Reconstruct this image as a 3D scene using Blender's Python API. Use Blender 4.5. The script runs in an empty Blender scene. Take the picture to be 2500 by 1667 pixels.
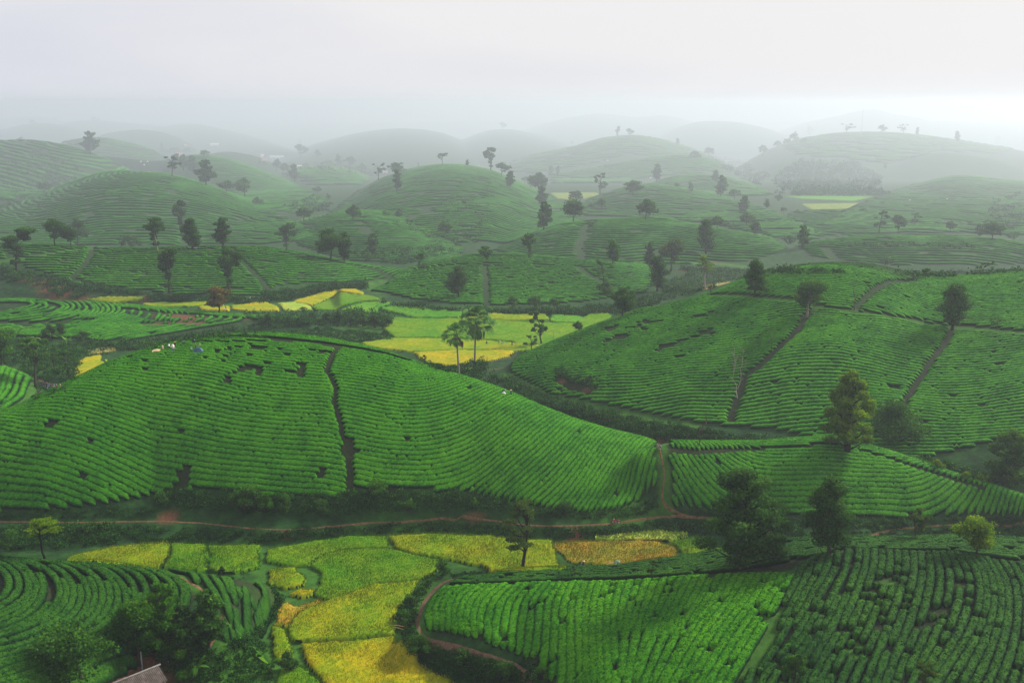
import bpy, math, random
import numpy as np
from mathutils import Matrix, Vector, Euler

# ---------------------------------------------------------------- camera, sky, sun, exposure
random.seed(7)
RNG = np.random.default_rng(7)
C = bpy.context.scene
COL = C.collection
F = 2680.0                      # focal length in photograph pixels (2500 wide)
CAMH = 88.0
PITCH = math.radians(12.3)
cam = bpy.data.cameras.new('camera')
cam_o = bpy.data.objects.new('camera', cam)
COL.objects.link(cam_o)
cam.sensor_width = 36.0
cam.lens = F * 36.0 / 2500.0
cam.clip_start = 1.0
cam.clip_end = 30000.0
cam_o.location = (0, 0, CAMH)
cam_o.rotation_euler = (math.pi / 2 - PITCH, 0, 0)
C.camera = cam_o
C.view_settings.view_transform = 'Standard'
C.view_settings.look = 'None'
C.view_settings.exposure = 0.53
C.view_settings.gamma = 1.0
C.cycles.max_bounces = 6
C.cycles.diffuse_bounces = 2
C.cycles.volume_bounces = 3
C.cycles.transparent_max_bounces = 6

SUN_EL, SUN_ROT = math.radians(36), math.radians(60)
world = bpy.data.worlds.new('World')
C.world = world
world.use_nodes = True
nt = world.node_tree
nt.nodes.clear()
def wn(t, **k):
    n = nt.nodes.new(t)
    for a, b in k.items(): setattr(n, a, b)
    return n
out = wn('ShaderNodeOutputWorld')
bg = wn('ShaderNodeBackground')
sky = wn('ShaderNodeTexSky', sky_type='NISHITA', sun_disc=False, sun_elevation=SUN_EL, sun_rotation=SUN_ROT)
sky.air_density = 1.0; sky.dust_density = 4.0
tc = wn('ShaderNodeTexCoord')
mp = wn('ShaderNodeMapping')
mp.inputs['Scale'].default_value = (1.0, 1.0, 4.5)
ns = wn('ShaderNodeTexNoise')
ns.inputs['Scale'].default_value = 1.5; ns.inputs['Detail'].default_value = 5.0; ns.inputs['Roughness'].default_value = 0.5
ns.inputs['Distortion'].default_value = 0.6
rp = wn('ShaderNodeValToRGB')
e = rp.color_ramp.elements
e[0].position = 0.26; e[0].color = (7.0, 7.2, 8.1, 1)
e[1].position = 0.58; e[1].color = (8.7, 8.6, 8.75, 1)
# thicker, greyer deck to the left and a thin bright break ahead, as a slow gradient of direction
sep = wn('ShaderNodeSeparateXYZ')
add = wn('ShaderNodeMath', operation='MULTIPLY_ADD'); add.inputs[1].default_value = 0.42; 
ab = wn('ShaderNodeMath', operation='ADD')
mix = wn('ShaderNodeMixRGB'); mix.inputs[0].default_value = 0.93
L = nt.links.new
L(tc.outputs['Generated'], mp.inputs[0]); L(mp.outputs[0], ns.inputs['Vector'])
L(tc.outputs['Generated'], sep.inputs[0]); L(sep.outputs[0], add.inputs[0]); L(ns.outputs[0], add.inputs[2])
L(add.outputs[0], rp.inputs[0])
L(sky.outputs[0], mix.inputs[1]); L(rp.outputs[0], mix.inputs[2])
L(mix.outputs[0], bg.inputs[0]); L(bg.outputs[0], out.inputs[0])
bg.inputs[1].default_value = 0.072

sun = bpy.data.lights.new('sun', 'SUN')
sun.energy = 5.0; sun.angle = math.radians(10); sun.color = (1.0, 0.95, 0.86)
sun_o = bpy.data.objects.new('sun', sun); COL.objects.link(sun_o)
# light comes from ahead (+Y) and a little right, from above
sd = Vector((math.sin(SUN_ROT) * math.cos(SUN_EL), math.cos(SUN_ROT) * math.cos(SUN_EL), math.sin(SUN_EL)))
sun_o.rotation_euler = sd.to_track_quat('Z', 'Y').to_euler()
sun_o.location = (0, 0, 200)

# ---------------------------------------------------------------- helpers
cP, sP = math.cos(PITCH), math.sin(PITCH)
def ray(px, py):
    """azimuth X/Y and downward slope of the sight line through a photograph pixel"""
    px = np.asarray(px, float); py = np.asarray(py, float)
    dx = (px - 1250) / F; dy = (833.5 - py) / F
    Y = cP + dy * sP; Z = -sP + dy * cP
    return dx / Y, -Z / Y
def proj(P):
    P = np.asarray(P, float)
    z = P[..., 2] - CAMH
    zc = P[..., 1] * cP - z * sP
    return 1250 + F * P[..., 0] / zc, 833.5 - F * (P[..., 1] * sP + z * cP) / zc, zc
def sm(x): x = np.clip(x, 0, 1); return x * x * (3 - 2 * x)

def hash2(ix, iy, s):
    v = np.sin(ix * 127.1 + iy * 311.7 + s * 74.7) * 43758.5453
    return v - np.floor(v)
def vnoise(x, y, s=0):
    ix, iy = np.floor(x), np.floor(y); fx, fy = x - ix, y - iy
    fx = fx * fx * (3 - 2 * fx); fy = fy * fy * (3 - 2 * fy)
    a = hash2(ix, iy, s); b = hash2(ix + 1, iy, s); c = hash2(ix, iy + 1, s); d = hash2(ix + 1, iy + 1, s)
    return (a + (b - a) * fx) * (1 - fy) + (c + (d - c) * fx) * fy
def fbm(x, y, s=0, o=3):
    r = 0; a = .5; t = 0
    for k in range(o):
        r = r + a * vnoise(x, y, s + k); t += a; a *= .5; x = x * 2.03 + 7; y = y * 2.03 + 3
    return r / t

# ---------------------------------------------------------------- terrain: hills described by skyline, foot and depth
NA, NY = 1000, 1250
A_ = np.linspace(-0.80, 0.80, NA)
LY = np.linspace(math.log(62.0), math.log(24000.0), NY)
YY = np.exp(LY)
AG, YG = np.meshgrid(A_, YY, indexing='ij')
def far_f(Y): return 1 + 2.4 * sm((np.asarray(Y, float) - 440) / 580) + 2.8 * sm((np.asarray(Y, float) - 1000) / 1200)   # stretches far hills away from the camera so the even haze fades them more
_yu = np.exp(np.linspace(math.log(50), math.log(16000), 4000))
def near_Y(Yw): return np.interp(Yw, _yu * far_f(_yu), _yu)
def smax(a, b, k):
    h = np.maximum(k - np.abs(a - b), 0)
    return np.maximum(a, b) + h * h / (4 * k)
def smooth1(v, n):
    k = np.hanning(2 * n + 3); k /= k.sum()
    return np.convolve(np.pad(v, n + 1, mode='edge'), k, mode='valid')
def hill(crest, front, back=60, p=1.6, zb=3.0, n=5):
    c = np.array(crest, float)
    ac, mc = ray(c[:, 0], c[:, 1])
    f = np.array(front, float)
    af, mf = ray(f[:, 0], f[:, 1]); yf = (CAMH - f[:, 2]) / mf
    Yc = smooth1(np.interp(A_, ac, c[:, 2]), n); M = smooth1(np.interp(A_, ac, mc), n)
    Yf = smooth1(np.interp(A_, af, yf), n); Zf = smooth1(np.interp(A_, af, f[:, 2]), n)
    fc, ff = far_f(Yc), far_f(Yf)
    Yc = Yc * fc; Yf = Yf * ff; Zf = CAMH - (CAMH - Zf) * ff; back = back * fc.mean(); zb = CAMH - (CAMH - zb) * float(far_f(Yc.mean() / fc.mean() + back / fc.mean()))
    Yf = np.minimum(Yf, Yc - 3)
    Lf = CAMH - M * Yf - Zf; Lf = np.maximum(Lf, 0.3)
    Lb = CAMH - M * (Yc + back) - zb; Lb = np.maximum(Lb, 0.5)
    Yc, M, Yf, Lf, Lb = [q[:, None] for q in (Yc, M, Yf, Lf, Lb)]
    t = (YG - Yf) / (Yc - Yf)
    s = np.maximum(YG - Yc, 0) / back
    Z = CAMH - M * YG - Lf * np.maximum(1 - t, 0) ** p - Lb * s ** 2
    Z = Z - (M + 0.6) * np.maximum(Yf - YG, 0)
    # ends: fade down outside the described skyline
    lo = np.maximum(ac[0] - AG, 0) * YG; hi = np.maximum(AG - ac[-1], 0) * YG
    return Z - 0.9 * (lo + hi)
def bench(curves, drop=0.5):
    """columns through foot lines given as (pixel line, height)"""
    ys = []; zs = []
    for line in curves:
        l = np.array(line, float); a, m = ray(l[:, 0], l[:, 1]); y = (CAMH - l[:, 2]) / m
        ys.append(np.interp(A_, a, y)); zs.append(np.interp(A_, a, l[:, 2]))
    Z = np.full(AG.shape, -50.0)
    Z = np.where(YG <= ys[0][:, None], zs[0][:, None] - 0.7 * (ys[0][:, None] - YG), Z)
    for i in range(len(ys) - 1):
        y0, y1 = ys[i][:, None], np.maximum(ys[i + 1], ys[i] + .5)[:, None]
        m_ = (YG > y0) & (YG <= y1)
        Z = np.where(m_, zs[i][:, None] + (zs[i + 1] - zs[i])[:, None] * (YG - y0) / (y1 - y0), Z)
    Z = np.where(YG > ys[-1][:, None], zs[-1][:, None] - drop * (YG - ys[-1][:, None]), Z)
    return Z

PATH_MAIN = [(-300,1268),(-80,1271),(0,1273),(100,1274),(200,1275),(300,1273),(400,1272),(500,1277),(560,1284),(620,1290),(689,1294),(760,1289),(813,1284),(896,1276),(993,1274),(1076,1263),(1159,1265),(1220,1272),(1256,1278),(1295,1283),(1378,1284),(1461,1281),(1516,1276),(1572,1266),(1613,1260),(1680,1262),(1737,1266),(1800,1278),(1853,1289),(1900,1305),(1950,1322)]
PATH_RIGHT = [(2085,1322),(2121,1309),(2150,1299),(2182,1291),(2265,1284),(2340,1281),(2403,1279),(2500,1277),(2650,1274)]
PATH_FORK = [(1700,1262),(1660,1255),(1640,1246),(1622,1232),(1614,1217),(1617,1196),(1623,1170),(1620,1140),(1613,1110),(1609,1094),(1606,1083)]

H = {}
H['A'] = hill([(-420,1235,222),(-200,1125,228),(-60,1040,234),(0,1008,237),(55,990,240),(110,961,243),(149,943,245),(193,922,248),(260,889,253),(323,867,256),(380,849,259),(442,834,262),(497,827,264),(570,819,267),(650,816,268),(703,818,268),(786,827,267),(869,842,265),(952,864,262),(1035,893,259),(1117,916,256),(1200,943,253),(1270,969,250),(1323,995,248),(1406,1027,246),(1489,1052,244),(1572,1071,242),(1607,1082,240),(1660,1130,236)],
              [(-420,1240,4.2),(0,1242,4.2),(100,1246,4.2),(250,1238,4.4),(384,1215,5.2),(480,1225,5),(620,1245,4.2),(800,1250,4.2),(1000,1245,4.2),(1150,1238,4.2),(1300,1248,4.0),(1440,1252,3.8),(1540,1235,4.6),(1600,1205,5.6),(1660,1190,6)], back=45, p=1.6, zb=4)
H['B'] = hill([(1560,1110,225),(1600,1090,229),(1632,1079,231),(1682,1080,232),(1740,1081,233),(1793,1080,234),(1850,1081,235),(1933,1073,236),(2000,1069,236),(2050,1070,236),(2099,1084,235),(2182,1107,232),(2265,1135,229),(2347,1165,225),(2430,1190,221),(2500,1212,218),(2620,1250,214)],
              [(1560,1215,5),(1640,1235,4.4),(1700,1243,4),(1850,1255,3.8),(2000,1262,3.6),(2154,1262,3.6),(2300,1258,3.6),(2458,1251,3.6),(2620,1255,3.6)], back=28, p=1.7, zb=4.5)
H['C'] = hill([(1195,925,341),(1240,892,345),(1268,873,346),(1309,853,348),(1378,824,349),(1461,792,350),(1544,762,352),(1599,745,353),(1655,726,354),(1746,700,354),(1807,682,352),(1878,665,349),(1947,650,346),(2030,644,345),(2071,645,345),(2154,654,346),(2237,672,348),(2265,676,349),(2320,676,350),(2403,671,350),(2500,662,348),(2700,640,346),(2950,660,340)],
              [(1195,930,4),(1240,915,4),(1337,965,4.5),(1450,998,5),(1516,1010,5.5),(1677,1040,6),(1765,1048,6),(1890,1060,6),(2050,1085,6),(2265,1130,6),(2500,1180,6),(2700,1190,6),(3000,1200,6)], back=70, p=1.5, zb=3)
H['E'] = hill([(1015,1545,162),(1032,1500,169),(1045,1465,173.5),(1087,1421,177),(1117,1412,178),(1180,1404,179),(1240,1397,179),(1350,1392,178),(1489,1383,177),(1599,1370,176),(1746,1345,175),(1800,1336,174),(1872,1326,173),(1933,1315,173),(2021,1309,172),(2130,1311,172),(2237,1311,171),(2334,1306,170),(2500,1315,168),(2700,1340,164),(3000,1385,158)],
              [(1000,1575,3),(1040,1560,3.4),(1080,1572,4.0),(1131,1585,4.5),(1200,1605,5),(1262,1627,5),(1330,1690,6),(1450,1850,8),(1700,1950,12),(2100,2000,14),(3000,2000,14)], back=26, p=1.5, zb=0)
H['F'] = hill([(-500,1400,180),(-200,1365,178),(0,1357,175),(111,1365,174),(235,1375,172),(376,1389,171),(428,1404,172),(470,1426,172),(517,1453,172),(545,1490,170),(560,1530,164)],
              [(-500,1850,12),(-200,1900,11),(0,1850,9),(120,1740,8),(200,1700,6),(300,1640,5),(380,1590,4.5),(460,1560,4.5),(520,1545,4.5),(560,1550,4)], back=24, p=1.5, zb=1)
H['G'] = hill([(300,1395,172),(381,1391,173),(470,1401,174),(580,1414,176),(650,1430,178),(686,1450,180),(705,1480,180)],
              [(300,1600,5),(450,1590,4.5),(560,1590,3),(620,1550,2),(660,1510,1.2),(705,1500,.3)], back=12, p=1.8, zb=0)
H['left4'] = hill([(-300,868,330),(-60,884,330),(0,895,328),(50,912,326),(85,932,322),(100,950,318)],
              [(-300,1090,5),(0,1000,5),(60,990,5),(110,960,5)], back=20, p=1.4, zb=4)
H['H1'] = hill([(-400,590,520),(-150,596,520),(0,600,520),(100,598,521),(200,604,522),(300,607,523),(400,606,524),(500,602,525),(560,603,525),(640,603,525),(700,612,524),(760,621,523),(800,630,522),(850,640,520),(900,649,518),(960,657,515),(1010,662,510),(1050,675,500)],
              [(-400,730,4),(0,712,5),(150,716,5),(300,728,4),(420,730,4),(560,733,4),(640,730,4),(700,716,5),(800,703,6),(900,695,6),(1050,690,5)], back=60, p=1.5, zb=5)
H['H2'] = hill([(880,735,470),(930,705,485),(965,678,500),(1000,655,512),(1050,640,522),(1100,630,530),(1150,623,535),(1190,620,537),(1250,621,537),(1320,628,535),(1406,637,530),(1490,642,525),(1572,648,518),(1620,672,500),(1650,710,480)],
              [(880,745,4),(930,735,4),(1000,745,4),(1100,752,4),(1200,755,4),(1320,752,4),(1420,748,4),(1500,738,4),(1580,725,4),(1650,720,4)], back=40, p=1.5, zb=5)
H['H3'] = hill([(-300,735,455),(-100,728,455),(0,727,452),(100,732,450),(170,738,448),(300,745,446),(420,757,442),(530,770,436),(640,775,432),(720,778,428),(760,790,420)],
              [(-300,830,2.5),(0,822,2.5),(120,828,2.5),(200,840,2.5),(330,835,2.5),(450,822,2.5),(560,808,2.5),(650,798,2.5),(760,795,2.5)], back=25, p=1.3, zb=2.5)
H['K1'] = hill([(-400,610,720),(-150,560,745),(0,521,760),(94,482,770),(166,452,775),(249,424,780),(332,419,780),(415,426,780),(497,448,775),(553,468,770),(600,488,765),(650,512,755),(700,535,740),(740,552,725),(800,590,700)],
              [(-400,620,8),(0,615,8),(300,618,8),(600,615,8),(800,622,8)], back=120, p=1.6, zb=8)
H['K2'] = hill([(640,580,640),(722,545,660),(791,526,668),(840,518,670),(877,516,670),(924,519,668),(979,535,660),(1020,550,655),(1062,568,650),(1100,590,640),(1140,612,625),(1180,640,600)],
              [(640,640,6),(850,650,6),(1000,655,6),(1100,650,6),(1180,645,6)], back=60, p=1.6, zb=6)
H['K3'] = hill([(740,560,820),(797,524,835),(840,494,845),(883,463,855),(924,438,862),(990,416,868),(1030,407,870),(1076,402,870),(1110,402,870),(1145,405,870),(1200,416,865),(1250,436,855),(1295,458,845),(1340,478,830),(1373,495,815),(1440,530,780),(1500,560,740)],
              [(740,620,8),(1000,620,8),(1200,625,8),(1350,600,8),(1500,590,8)], back=140, p=1.6, zb=8)
H['K4'] = hill([(1160,640,585),(1200,615,595),(1240,598,603),(1295,571,612),(1364,551,618),(1445,538,622),(1544,534,622),(1600,536,622),(1655,541,620),(1737,556,615),(1820,571,605),(1870,580,600),(1905,589,595),(1960,612,580)],
              [(1160,655,6),(1300,660,6),(1500,662,6),(1640,662,6),(1800,662,6),(1960,660,6)], back=70, p=1.6, zb=6)
H['K5'] = hill([(1880,625,560),(1940,602,570),(1977,593,575),(2043,584,580),(2100,580,582),(2140,578,582),(2265,579,582),(2375,581,582),(2440,586,580),(2500,596,578),(2650,620,570)],
              [(1880,655,6),(2000,660,6),(2200,668,6),(2350,668,6),(2500,660,6),(2650,655,6)], back=60, p=1.6, zb=6)
H['K5b'] = hill([(2080,580,620),(2140,572,626),(2182,565,630),(2230,561,630),(2265,560,630),(2310,564,628),(2347,571,625),(2400,582,620)],
              [(2080,600,10),(2400,600,10)], back=50, p=1.8, zb=6)
H['K6'] = hill([(1340,535,760),(1411,502,780),(1475,474,792),(1520,460,798),(1563,453,800),(1600,453,800),(1641,457,800),(1700,468,796),(1765,482,790),(1830,499,784),(1890,518,778),(1933,537,770),(1980,560,755),(2021,579,740),(2080,610,720)],
              [(1340,590,8),(1600,590,8),(1850,600,8),(2080,620,8)], back=110, p=1.6, zb=8)
H['K6b'] = hill([(1500,500,860),(1560,462,885),(1605,443,900),(1640,433,905),(1682,428,908),(1730,429,908),(1779,435,905),(1848,457,898),(1905,485,885),(1950,508,870),(2000,530,850)],
              [(1500,540,9),(1750,530,9),(2000,540,9)], back=90, p=1.7, zb=8)
H['K7'] = hill([(1880,540,690),(1933,519,700),(2000,516,702),(2060,517,702),(2126,522,700),(2200,528,698),(2292,540,692),(2375,557,684),(2450,575,672),(2500,590,660)],
              [(1880,590,7),(2100,600,7),(2300,600,7),(2500,600,7)], back=60, p=1.5, zb=7)
H['K8'] = hill([(2000,545,870),(2071,512,890),(2154,477,905),(2220,455,915),(2265,443,918),(2310,432,920),(2347,428,920),(2390,431,920),(2430,437,918),(2500,443,915),(2600,460,905),(2800,520,880)],
              [(2000,545,9),(2200,555,9),(2500,560,9),(2800,560,9)], back=120, p=1.6, zb=8)
H['L0'] = hill([(-400,400,900),(-150,355,940),(0,345,950),(55,344,950),(100,347,950),(138,353,950),(180,362,948),(221,373,945),(276,398,935),(323,420,925),(380,455,900)],
              [(-400,520,10),(0,520,10),(200,500,10),(380,480,10)], back=200, p=1.4, zb=10)
H['L0b'] = hill([(60,390,1250),(138,352,1290),(193,341,1300),(225,338,1300),(260,339,1300),(332,355,1290),(387,373,1280),(430,395,1260)],
              [(60,440,12),(430,430,12)], back=200, zb=10)
H['L0m'] = hill([(180,410,1040),(240,379,1060),(300,385,1055),(340,391,1050),(387,393,1050),(442,384,1050),(500,385,1050),(560,420,1000)],
              [(180,450,12),(560,450,12)], back=80, zb=10)
H['L0c'] = hill([(380,430,960),(420,393,985),(456,381,1000),(490,379,1003),(525,382,1003),(580,395,1000),(650,421,990),(703,441,980),(758,467,965),(790,482,955),(819,497,945),(870,530,915)],
              [(380,500,10),(600,530,9),(870,545,8)], back=140, zb=9)
H['L0d'] = hill([(470,400,1230),(511,375,1245),(545,371,1250),(567,371,1250),(608,377,1250),(650,389,1240),(690,415,1220)],
              [(470,430,12),(690,440,12)], back=150, zb=10)
H['L0e'] = hill([(640,455,1120),(689,428,1140),(731,413,1150),(786,409,1150),(841,413,1150),(880,425,1145),(910,441,1135),(950,465,1110)],
              [(640,500,10),(800,505,10),(950,490,10)], back=120, zb=9)
H['L1'] = hill([(1150,440,1340),(1240,400,1380),(1323,374,1400),(1406,358,1420),(1469,339,1430),(1522,333,1430),(1560,333,1430),(1599,338,1430),(1640,348,1425),(1682,361,1415),(1765,394,1390),(1850,430,1340)],
              [(1150,440,14),(1300,436,14),(1600,432,14),(1850,440,14)], back=300, zb=12)
H['L1b'] = hill([(1230,448,1060),(1334,429,1100),(1433,414,1125),(1510,400,1140),(1572,389,1150),(1620,383,1150),(1668,381,1150),(1700,383,1150),(1737,391,1145),(1793,416,1130),(1850,450,1100)],
              [(1230,462,10),(1400,470,10),(1600,475,10),(1850,480,10)], back=150, p=1.4, zb=11)
H['L2'] = hill([(680,385,1800),(775,348,1870),(869,325,1900),(930,316,1905),(979,313,1905),(1035,316,1900),(1080,324,1890),(1117,338,1880),(1160,355,1840)],
              [(680,415,16),(900,418,16),(1160,415,16)], back=350, zb=16)
H['L3'] = hill([(1080,360,1950),(1126,341,1990),(1173,323,2010),(1200,317,2010),(1228,315,2010),(1260,317,2010),(1295,323,2000),(1364,339,1990),(1430,360,1960)],
              [(1080,395,18),(1430,395,18)], back=350, zb=18)
H['L4'] = hill([(1240,330,2700),(1323,303,2850),(1378,289,2900),(1447,278,2930),(1480,278,2930),(1516,282,2920),(1558,288,2900),(1613,281,2900),(1655,287,2880),(1760,320,2750)],
              [(1240,345,25),(1760,345,25)], back=500, zb=25)
H['L4b'] = hill([(1590,345,1900),(1650,312,1990),(1700,297,2010),(1740,295,2010),(1800,298,2005),(1860,310,1990),(1950,340,1940)],
              [(1590,372,18),(1950,372,18)], back=300, zb=18)
H['L5'] = hill([(1780,420,1310),(1878,363,1370),(1960,339,1400),(2000,332,1410),(2043,327,1415),(2100,325,1415),(2154,325,1415),(2210,328,1412),(2265,334,1405),(2330,342,1400),(2375,349,1395),(2450,360,1385),(2500,369,1375),(2650,400,1330)],
              [(1780,470,12),(1900,478,11),(2050,475,11),(2200,470,11),(2650,470,11)], back=300, p=1.4, zb=14)
H['L5b'] = hill([(1820,455,1090),(1855,420,1120),(1900,397,1140),(1950,388,1150),(2000,386,1150),(2060,392,1148),(2120,410,1135),(2180,440,1100)],
              [(1820,475,10),(2000,478,10),(2180,475,10)], back=80, p=1.5, zb=11)
H['L5c'] = hill([(2140,440,1120),(2180,408,1140),(2230,380,1160),(2300,372,1170),(2360,378,1170),(2430,390,1160),(2520,420,1140)],
              [(2140,470,10),(2520,470,10)], back=120, p=1.5, zb=11)
H['L6'] = hill([(1880,330,2450),(1960,300,2560),(2043,284,2600),(2099,270,2620),(2140,266,2620),(2182,280,2600),(2237,286,2590),(2265,295,2580),(2320,296,2570),(2400,299,2560),(2500,305,2550),(2650,320,2500)],
              [(1880,352,22),(2650,352,22)], back=500, zb=25)
H['M1'] = hill([(-80,330,1900),(0,318,1960),(55,304,2000),(111,300,2010),(166,308,2000),(221,325,1970),(280,345,1900)],[(-80,372,18),(280,372,18)], back=300, zb=18)
H['M2'] = hill([(60,330,2350),(120,308,2430),(180,296,2480),(240,294,2500),(304,300,2490),(387,307,2460),(440,320,2420),(500,340,2350)],[(60,352,22),(500,352,22)], back=400, zb=22)
H['M3'] = hill([(200,350,1620),(260,325,1680),(332,316,1700),(387,320,1700),(430,333,1680),(480,360,1620)],[(200,392,15),(480,392,15)], back=250, zb=15)
H['M4'] = hill([(330,335,2150),(387,312,2230),(440,303,2270),(490,303,2280),(525,311,2270),(590,326,2240),(650,342,2200),(720,365,2100)],[(330,360,20),(720,372,20)], back=350, zb=20)
H['M5'] = hill([(-100,300,3000),(0,292,3100),(55,284,3150),(111,286,3150),(160,297,3100),(240,310,3000)],[(-100,325,25),(240,330,25)], back=500, zb=25)

def softmax_all():
    YU = near_Y(YG); far = sm((YU - 500) / 2500)
    Z0 = 2.0 * sm((YU - 300) / 80) + 2.5 * sm((YU - 470) / 100) + 5 * sm((YU - 850) / 800) + 12 * sm((YU - 1500) / 3000)
    Z0 = Z0 + 14 * far * (fbm(AG * YU / 260., YU / 420., 5) - .45)
    Z0 = CAMH - (CAMH - Z0) * (YG / YU)
    bn = bench([[(-500,1352,0),(0,1345,0),(150,1342,0),(200,1338,0),(330,1327,0),(450,1334,0),(640,1334,0),(700,1330,0),(820,1318,0),(950,1308,0),(1100,1306,0),(1200,1312,0),(1350,1322,0),(1450,1318,0),(1560,1304,0),(1660,1300,0),(1760,1318,0),(1900,1330,0),(2200,1330,0),(2700,1340,0)],
                [(x, y + 3, 2.2) for x, y in PATH_MAIN] + [(2010,1325,2.1)] + [(x, y + 3, 2.0) for x, y in PATH_RIGHT],
                [(x, y - 2, 2.3) for x, y in PATH_MAIN] + [(2010,1320,2.2)] + [(x, y - 2, 2.1) for x, y in PATH_RIGHT],
                [(-420,1240,4.2),(0,1243,4.2),(100,1247,4.2),(384,1217,5.2),(500,1228,5),(620,1247,4.2),(1000,1247,4.2),(1300,1250,4),(1440,1254,3.8),(1540,1240,4.5),(1600,1230,4.5),(1640,1238,4.2),(1850,1257,3.8),(2154,1264,3.6),(2458,1253,3.6),(2700,1255,3.6)]], drop=0.12)
    bn = np.where(YG > 245, bn - 0.3 * (YG - 245), bn)
    # low bank between the middle rice and the oval hill
    b2 = bench([[(850,762,2),(930,768,2),(1000,776,2),(1100,786,2),(1240,792,2),(1400,788,2),(1500,775,2),(1700,765,2),(1900,760,2)],
                [(850,740,3.5),(930,737,4),(1000,747,4.2),(1100,754,4.4),(1200,757,4.4),(1320,754,4.4),(1420,750,4.4),(1500,740,4.4),(1700,728,4.4),(1900,725,4.4)]], drop=0.0)
    a0 = ray(830, 760)[0]
    b2 = b2 - 1.2 * np.maximum(a0 - AG, 0) * YG
    b2 = b2 - 0.4 * np.maximum(YG - 500, 0)
    # bank and terrace between knoll and the right hill
    vc = bench([[(1150,940,2.2),(1300,985,3),(1450,1030,3.5),(1600,1066,4),(1800,1085,4),(2200,1140,4),(2700,1200,4)],
                [(1150,920,3.4),(1240,925,3.6),(1337,975,4.2),(1450,1008,5),(1677,1048,6),(1890,1066,6),(2265,1135,6),(2700,1195,6)]], drop=0.0)
    vc = vc - 0.05 * np.maximum(YG - 330, 0)
    Z = Z0
    for b in (bn, b2, vc):
        Z = smax(Z, b, 0.6)
    for k, h in H.items():
        kk = np.clip(YG * 0.004, 0.6, 6)
        Z = smax(Z, h, kk)
    return Z
ZG = softmax_all()
def blur(Z, n, ax):
    k = np.hanning(2 * n + 3); k /= k.sum()
    o = np.zeros_like(Z); m = len(k) // 2
    P = np.pad(Z, [(m, m) if i == ax else (0, 0) for i in (0, 1)], mode='edge')
    for i, w in enumerate(k):
        o += w * (P[i:i + Z.shape[0]] if ax == 0 else P[:, i:i + Z.shape[1]])
    return o
ZG = blur(blur(ZG, 2, 0), 1, 1)
ZG += (fbm(AG * YG / 9., YG / 9., 11) - .5) * 0.10 * sm((ZG - .6) / 2) * (1 - .8 * ((YG > 330) & (ZG < 4)))
DA = A_[1] - A_[0]; DL = LY[1] - LY[0]
def ter(X, Y):
    X = np.asarray(X, float); Y = np.maximum(np.asarray(Y, float), 62.1)
    u = np.clip((X / Y - A_[0]) / DA, 0, NA - 1.001); v = np.clip((np.log(Y) - LY[0]) / DL, 0, NY - 1.001)
    i = u.astype(int); j = v.astype(int); fu = u - i; fv = v - j
    return (ZG[i, j] * (1 - fu) + ZG[i + 1, j] * fu) * (1 - fv) + (ZG[i, j + 1] * (1 - fu) + ZG[i + 1, j + 1] * fu) * fv
TS = np.exp(np.linspace(math.log(63), math.log(23500), 3000))
def hit(px, py, ymin=0):
    """first point of the terrain seen through a photograph pixel"""
    a, m = ray(px, py)
    z = CAMH - m * TS; g = ter(a * TS, TS)
    k = np.nonzero((z <= g + 0.02) & (TS > ymin))[0]
    if len(k) == 0: Y = 5000.
    else:
        k = k[0]
        if k == 0: Y = TS[0]
        else:
            d0 = z[k - 1] - g[k - 1]; d1 = z[k] - g[k]
            Y = TS[k - 1] + (TS[k] - TS[k - 1]) * np.clip(d0 / (d0 - d1 + 1e-9), 0, 1)
    return np.array([a * Y, Y, float(ter(a * Y, Y))])
def onY(px, Y, py=800):
    a, m = ray(px, py); return np.array([a * Y, Y, float(ter(a * Y, Y))])

# ---------------------------------------------------------------- mesh + object helpers
def mesh(name, V, faces, attrs=None, smooth=True):
    """V (n,3); faces: list of (k,m) int arrays, each of one polygon size; attrs: name -> (n,) floats on points"""
    me = bpy.data.meshes.new(name)
    V = np.asarray(V, np.float32)
    me.vertices.add(len(V)); me.vertices.foreach_set('co', V.ravel())
    fl = [np.asarray(f, np.int32) for f in faces if len(f)]
    tot = np.concatenate([np.full(len(f), f.shape[1], np.int32) for f in fl])
    st = np.concatenate([[0], np.cumsum(tot)[:-1]]).astype(np.int32)
    idx = np.concatenate([f.ravel() for f in fl]).astype(np.int32)
    me.loops.add(len(idx)); me.loops.foreach_set('vertex_index', idx)
    me.polygons.add(len(tot)); me.polygons.foreach_set('loop_start', st)
    me.polygons.foreach_set('loop_total', tot)
    me.polygons.foreach_set('use_smooth', np.full(len(tot), smooth))
    if attrs:
        for k, v in attrs.items():
            v = np.asarray(v, np.float32)
            if v.ndim == 2:
                at = me.attributes.new(k, 'FLOAT_COLOR', 'POINT')
                at.data.foreach_set('color', np.concatenate([v, np.ones((len(v), 1), np.float32)], 1).ravel())
            else:
                at = me.attributes.new(k, 'FLOAT', 'POINT'); at.data.foreach_set('value', v)
    me.update(calc_edges=True)
    return me
def obj(name, me, mat=None, parent=None, loc=None, **p):
    o = bpy.data.objects.new(name, me); COL.objects.link(o)
    if mat is not None and me is not None and len(me.materials) == 0:
        for m in (mat if isinstance(mat, (list, tuple)) else [mat]): me.materials.append(m)
    if parent: o.parent = parent
    if loc is not None: o.location = loc
    for k, v in p.items():
        if v is not None: o[k] = v
    return o
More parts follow.
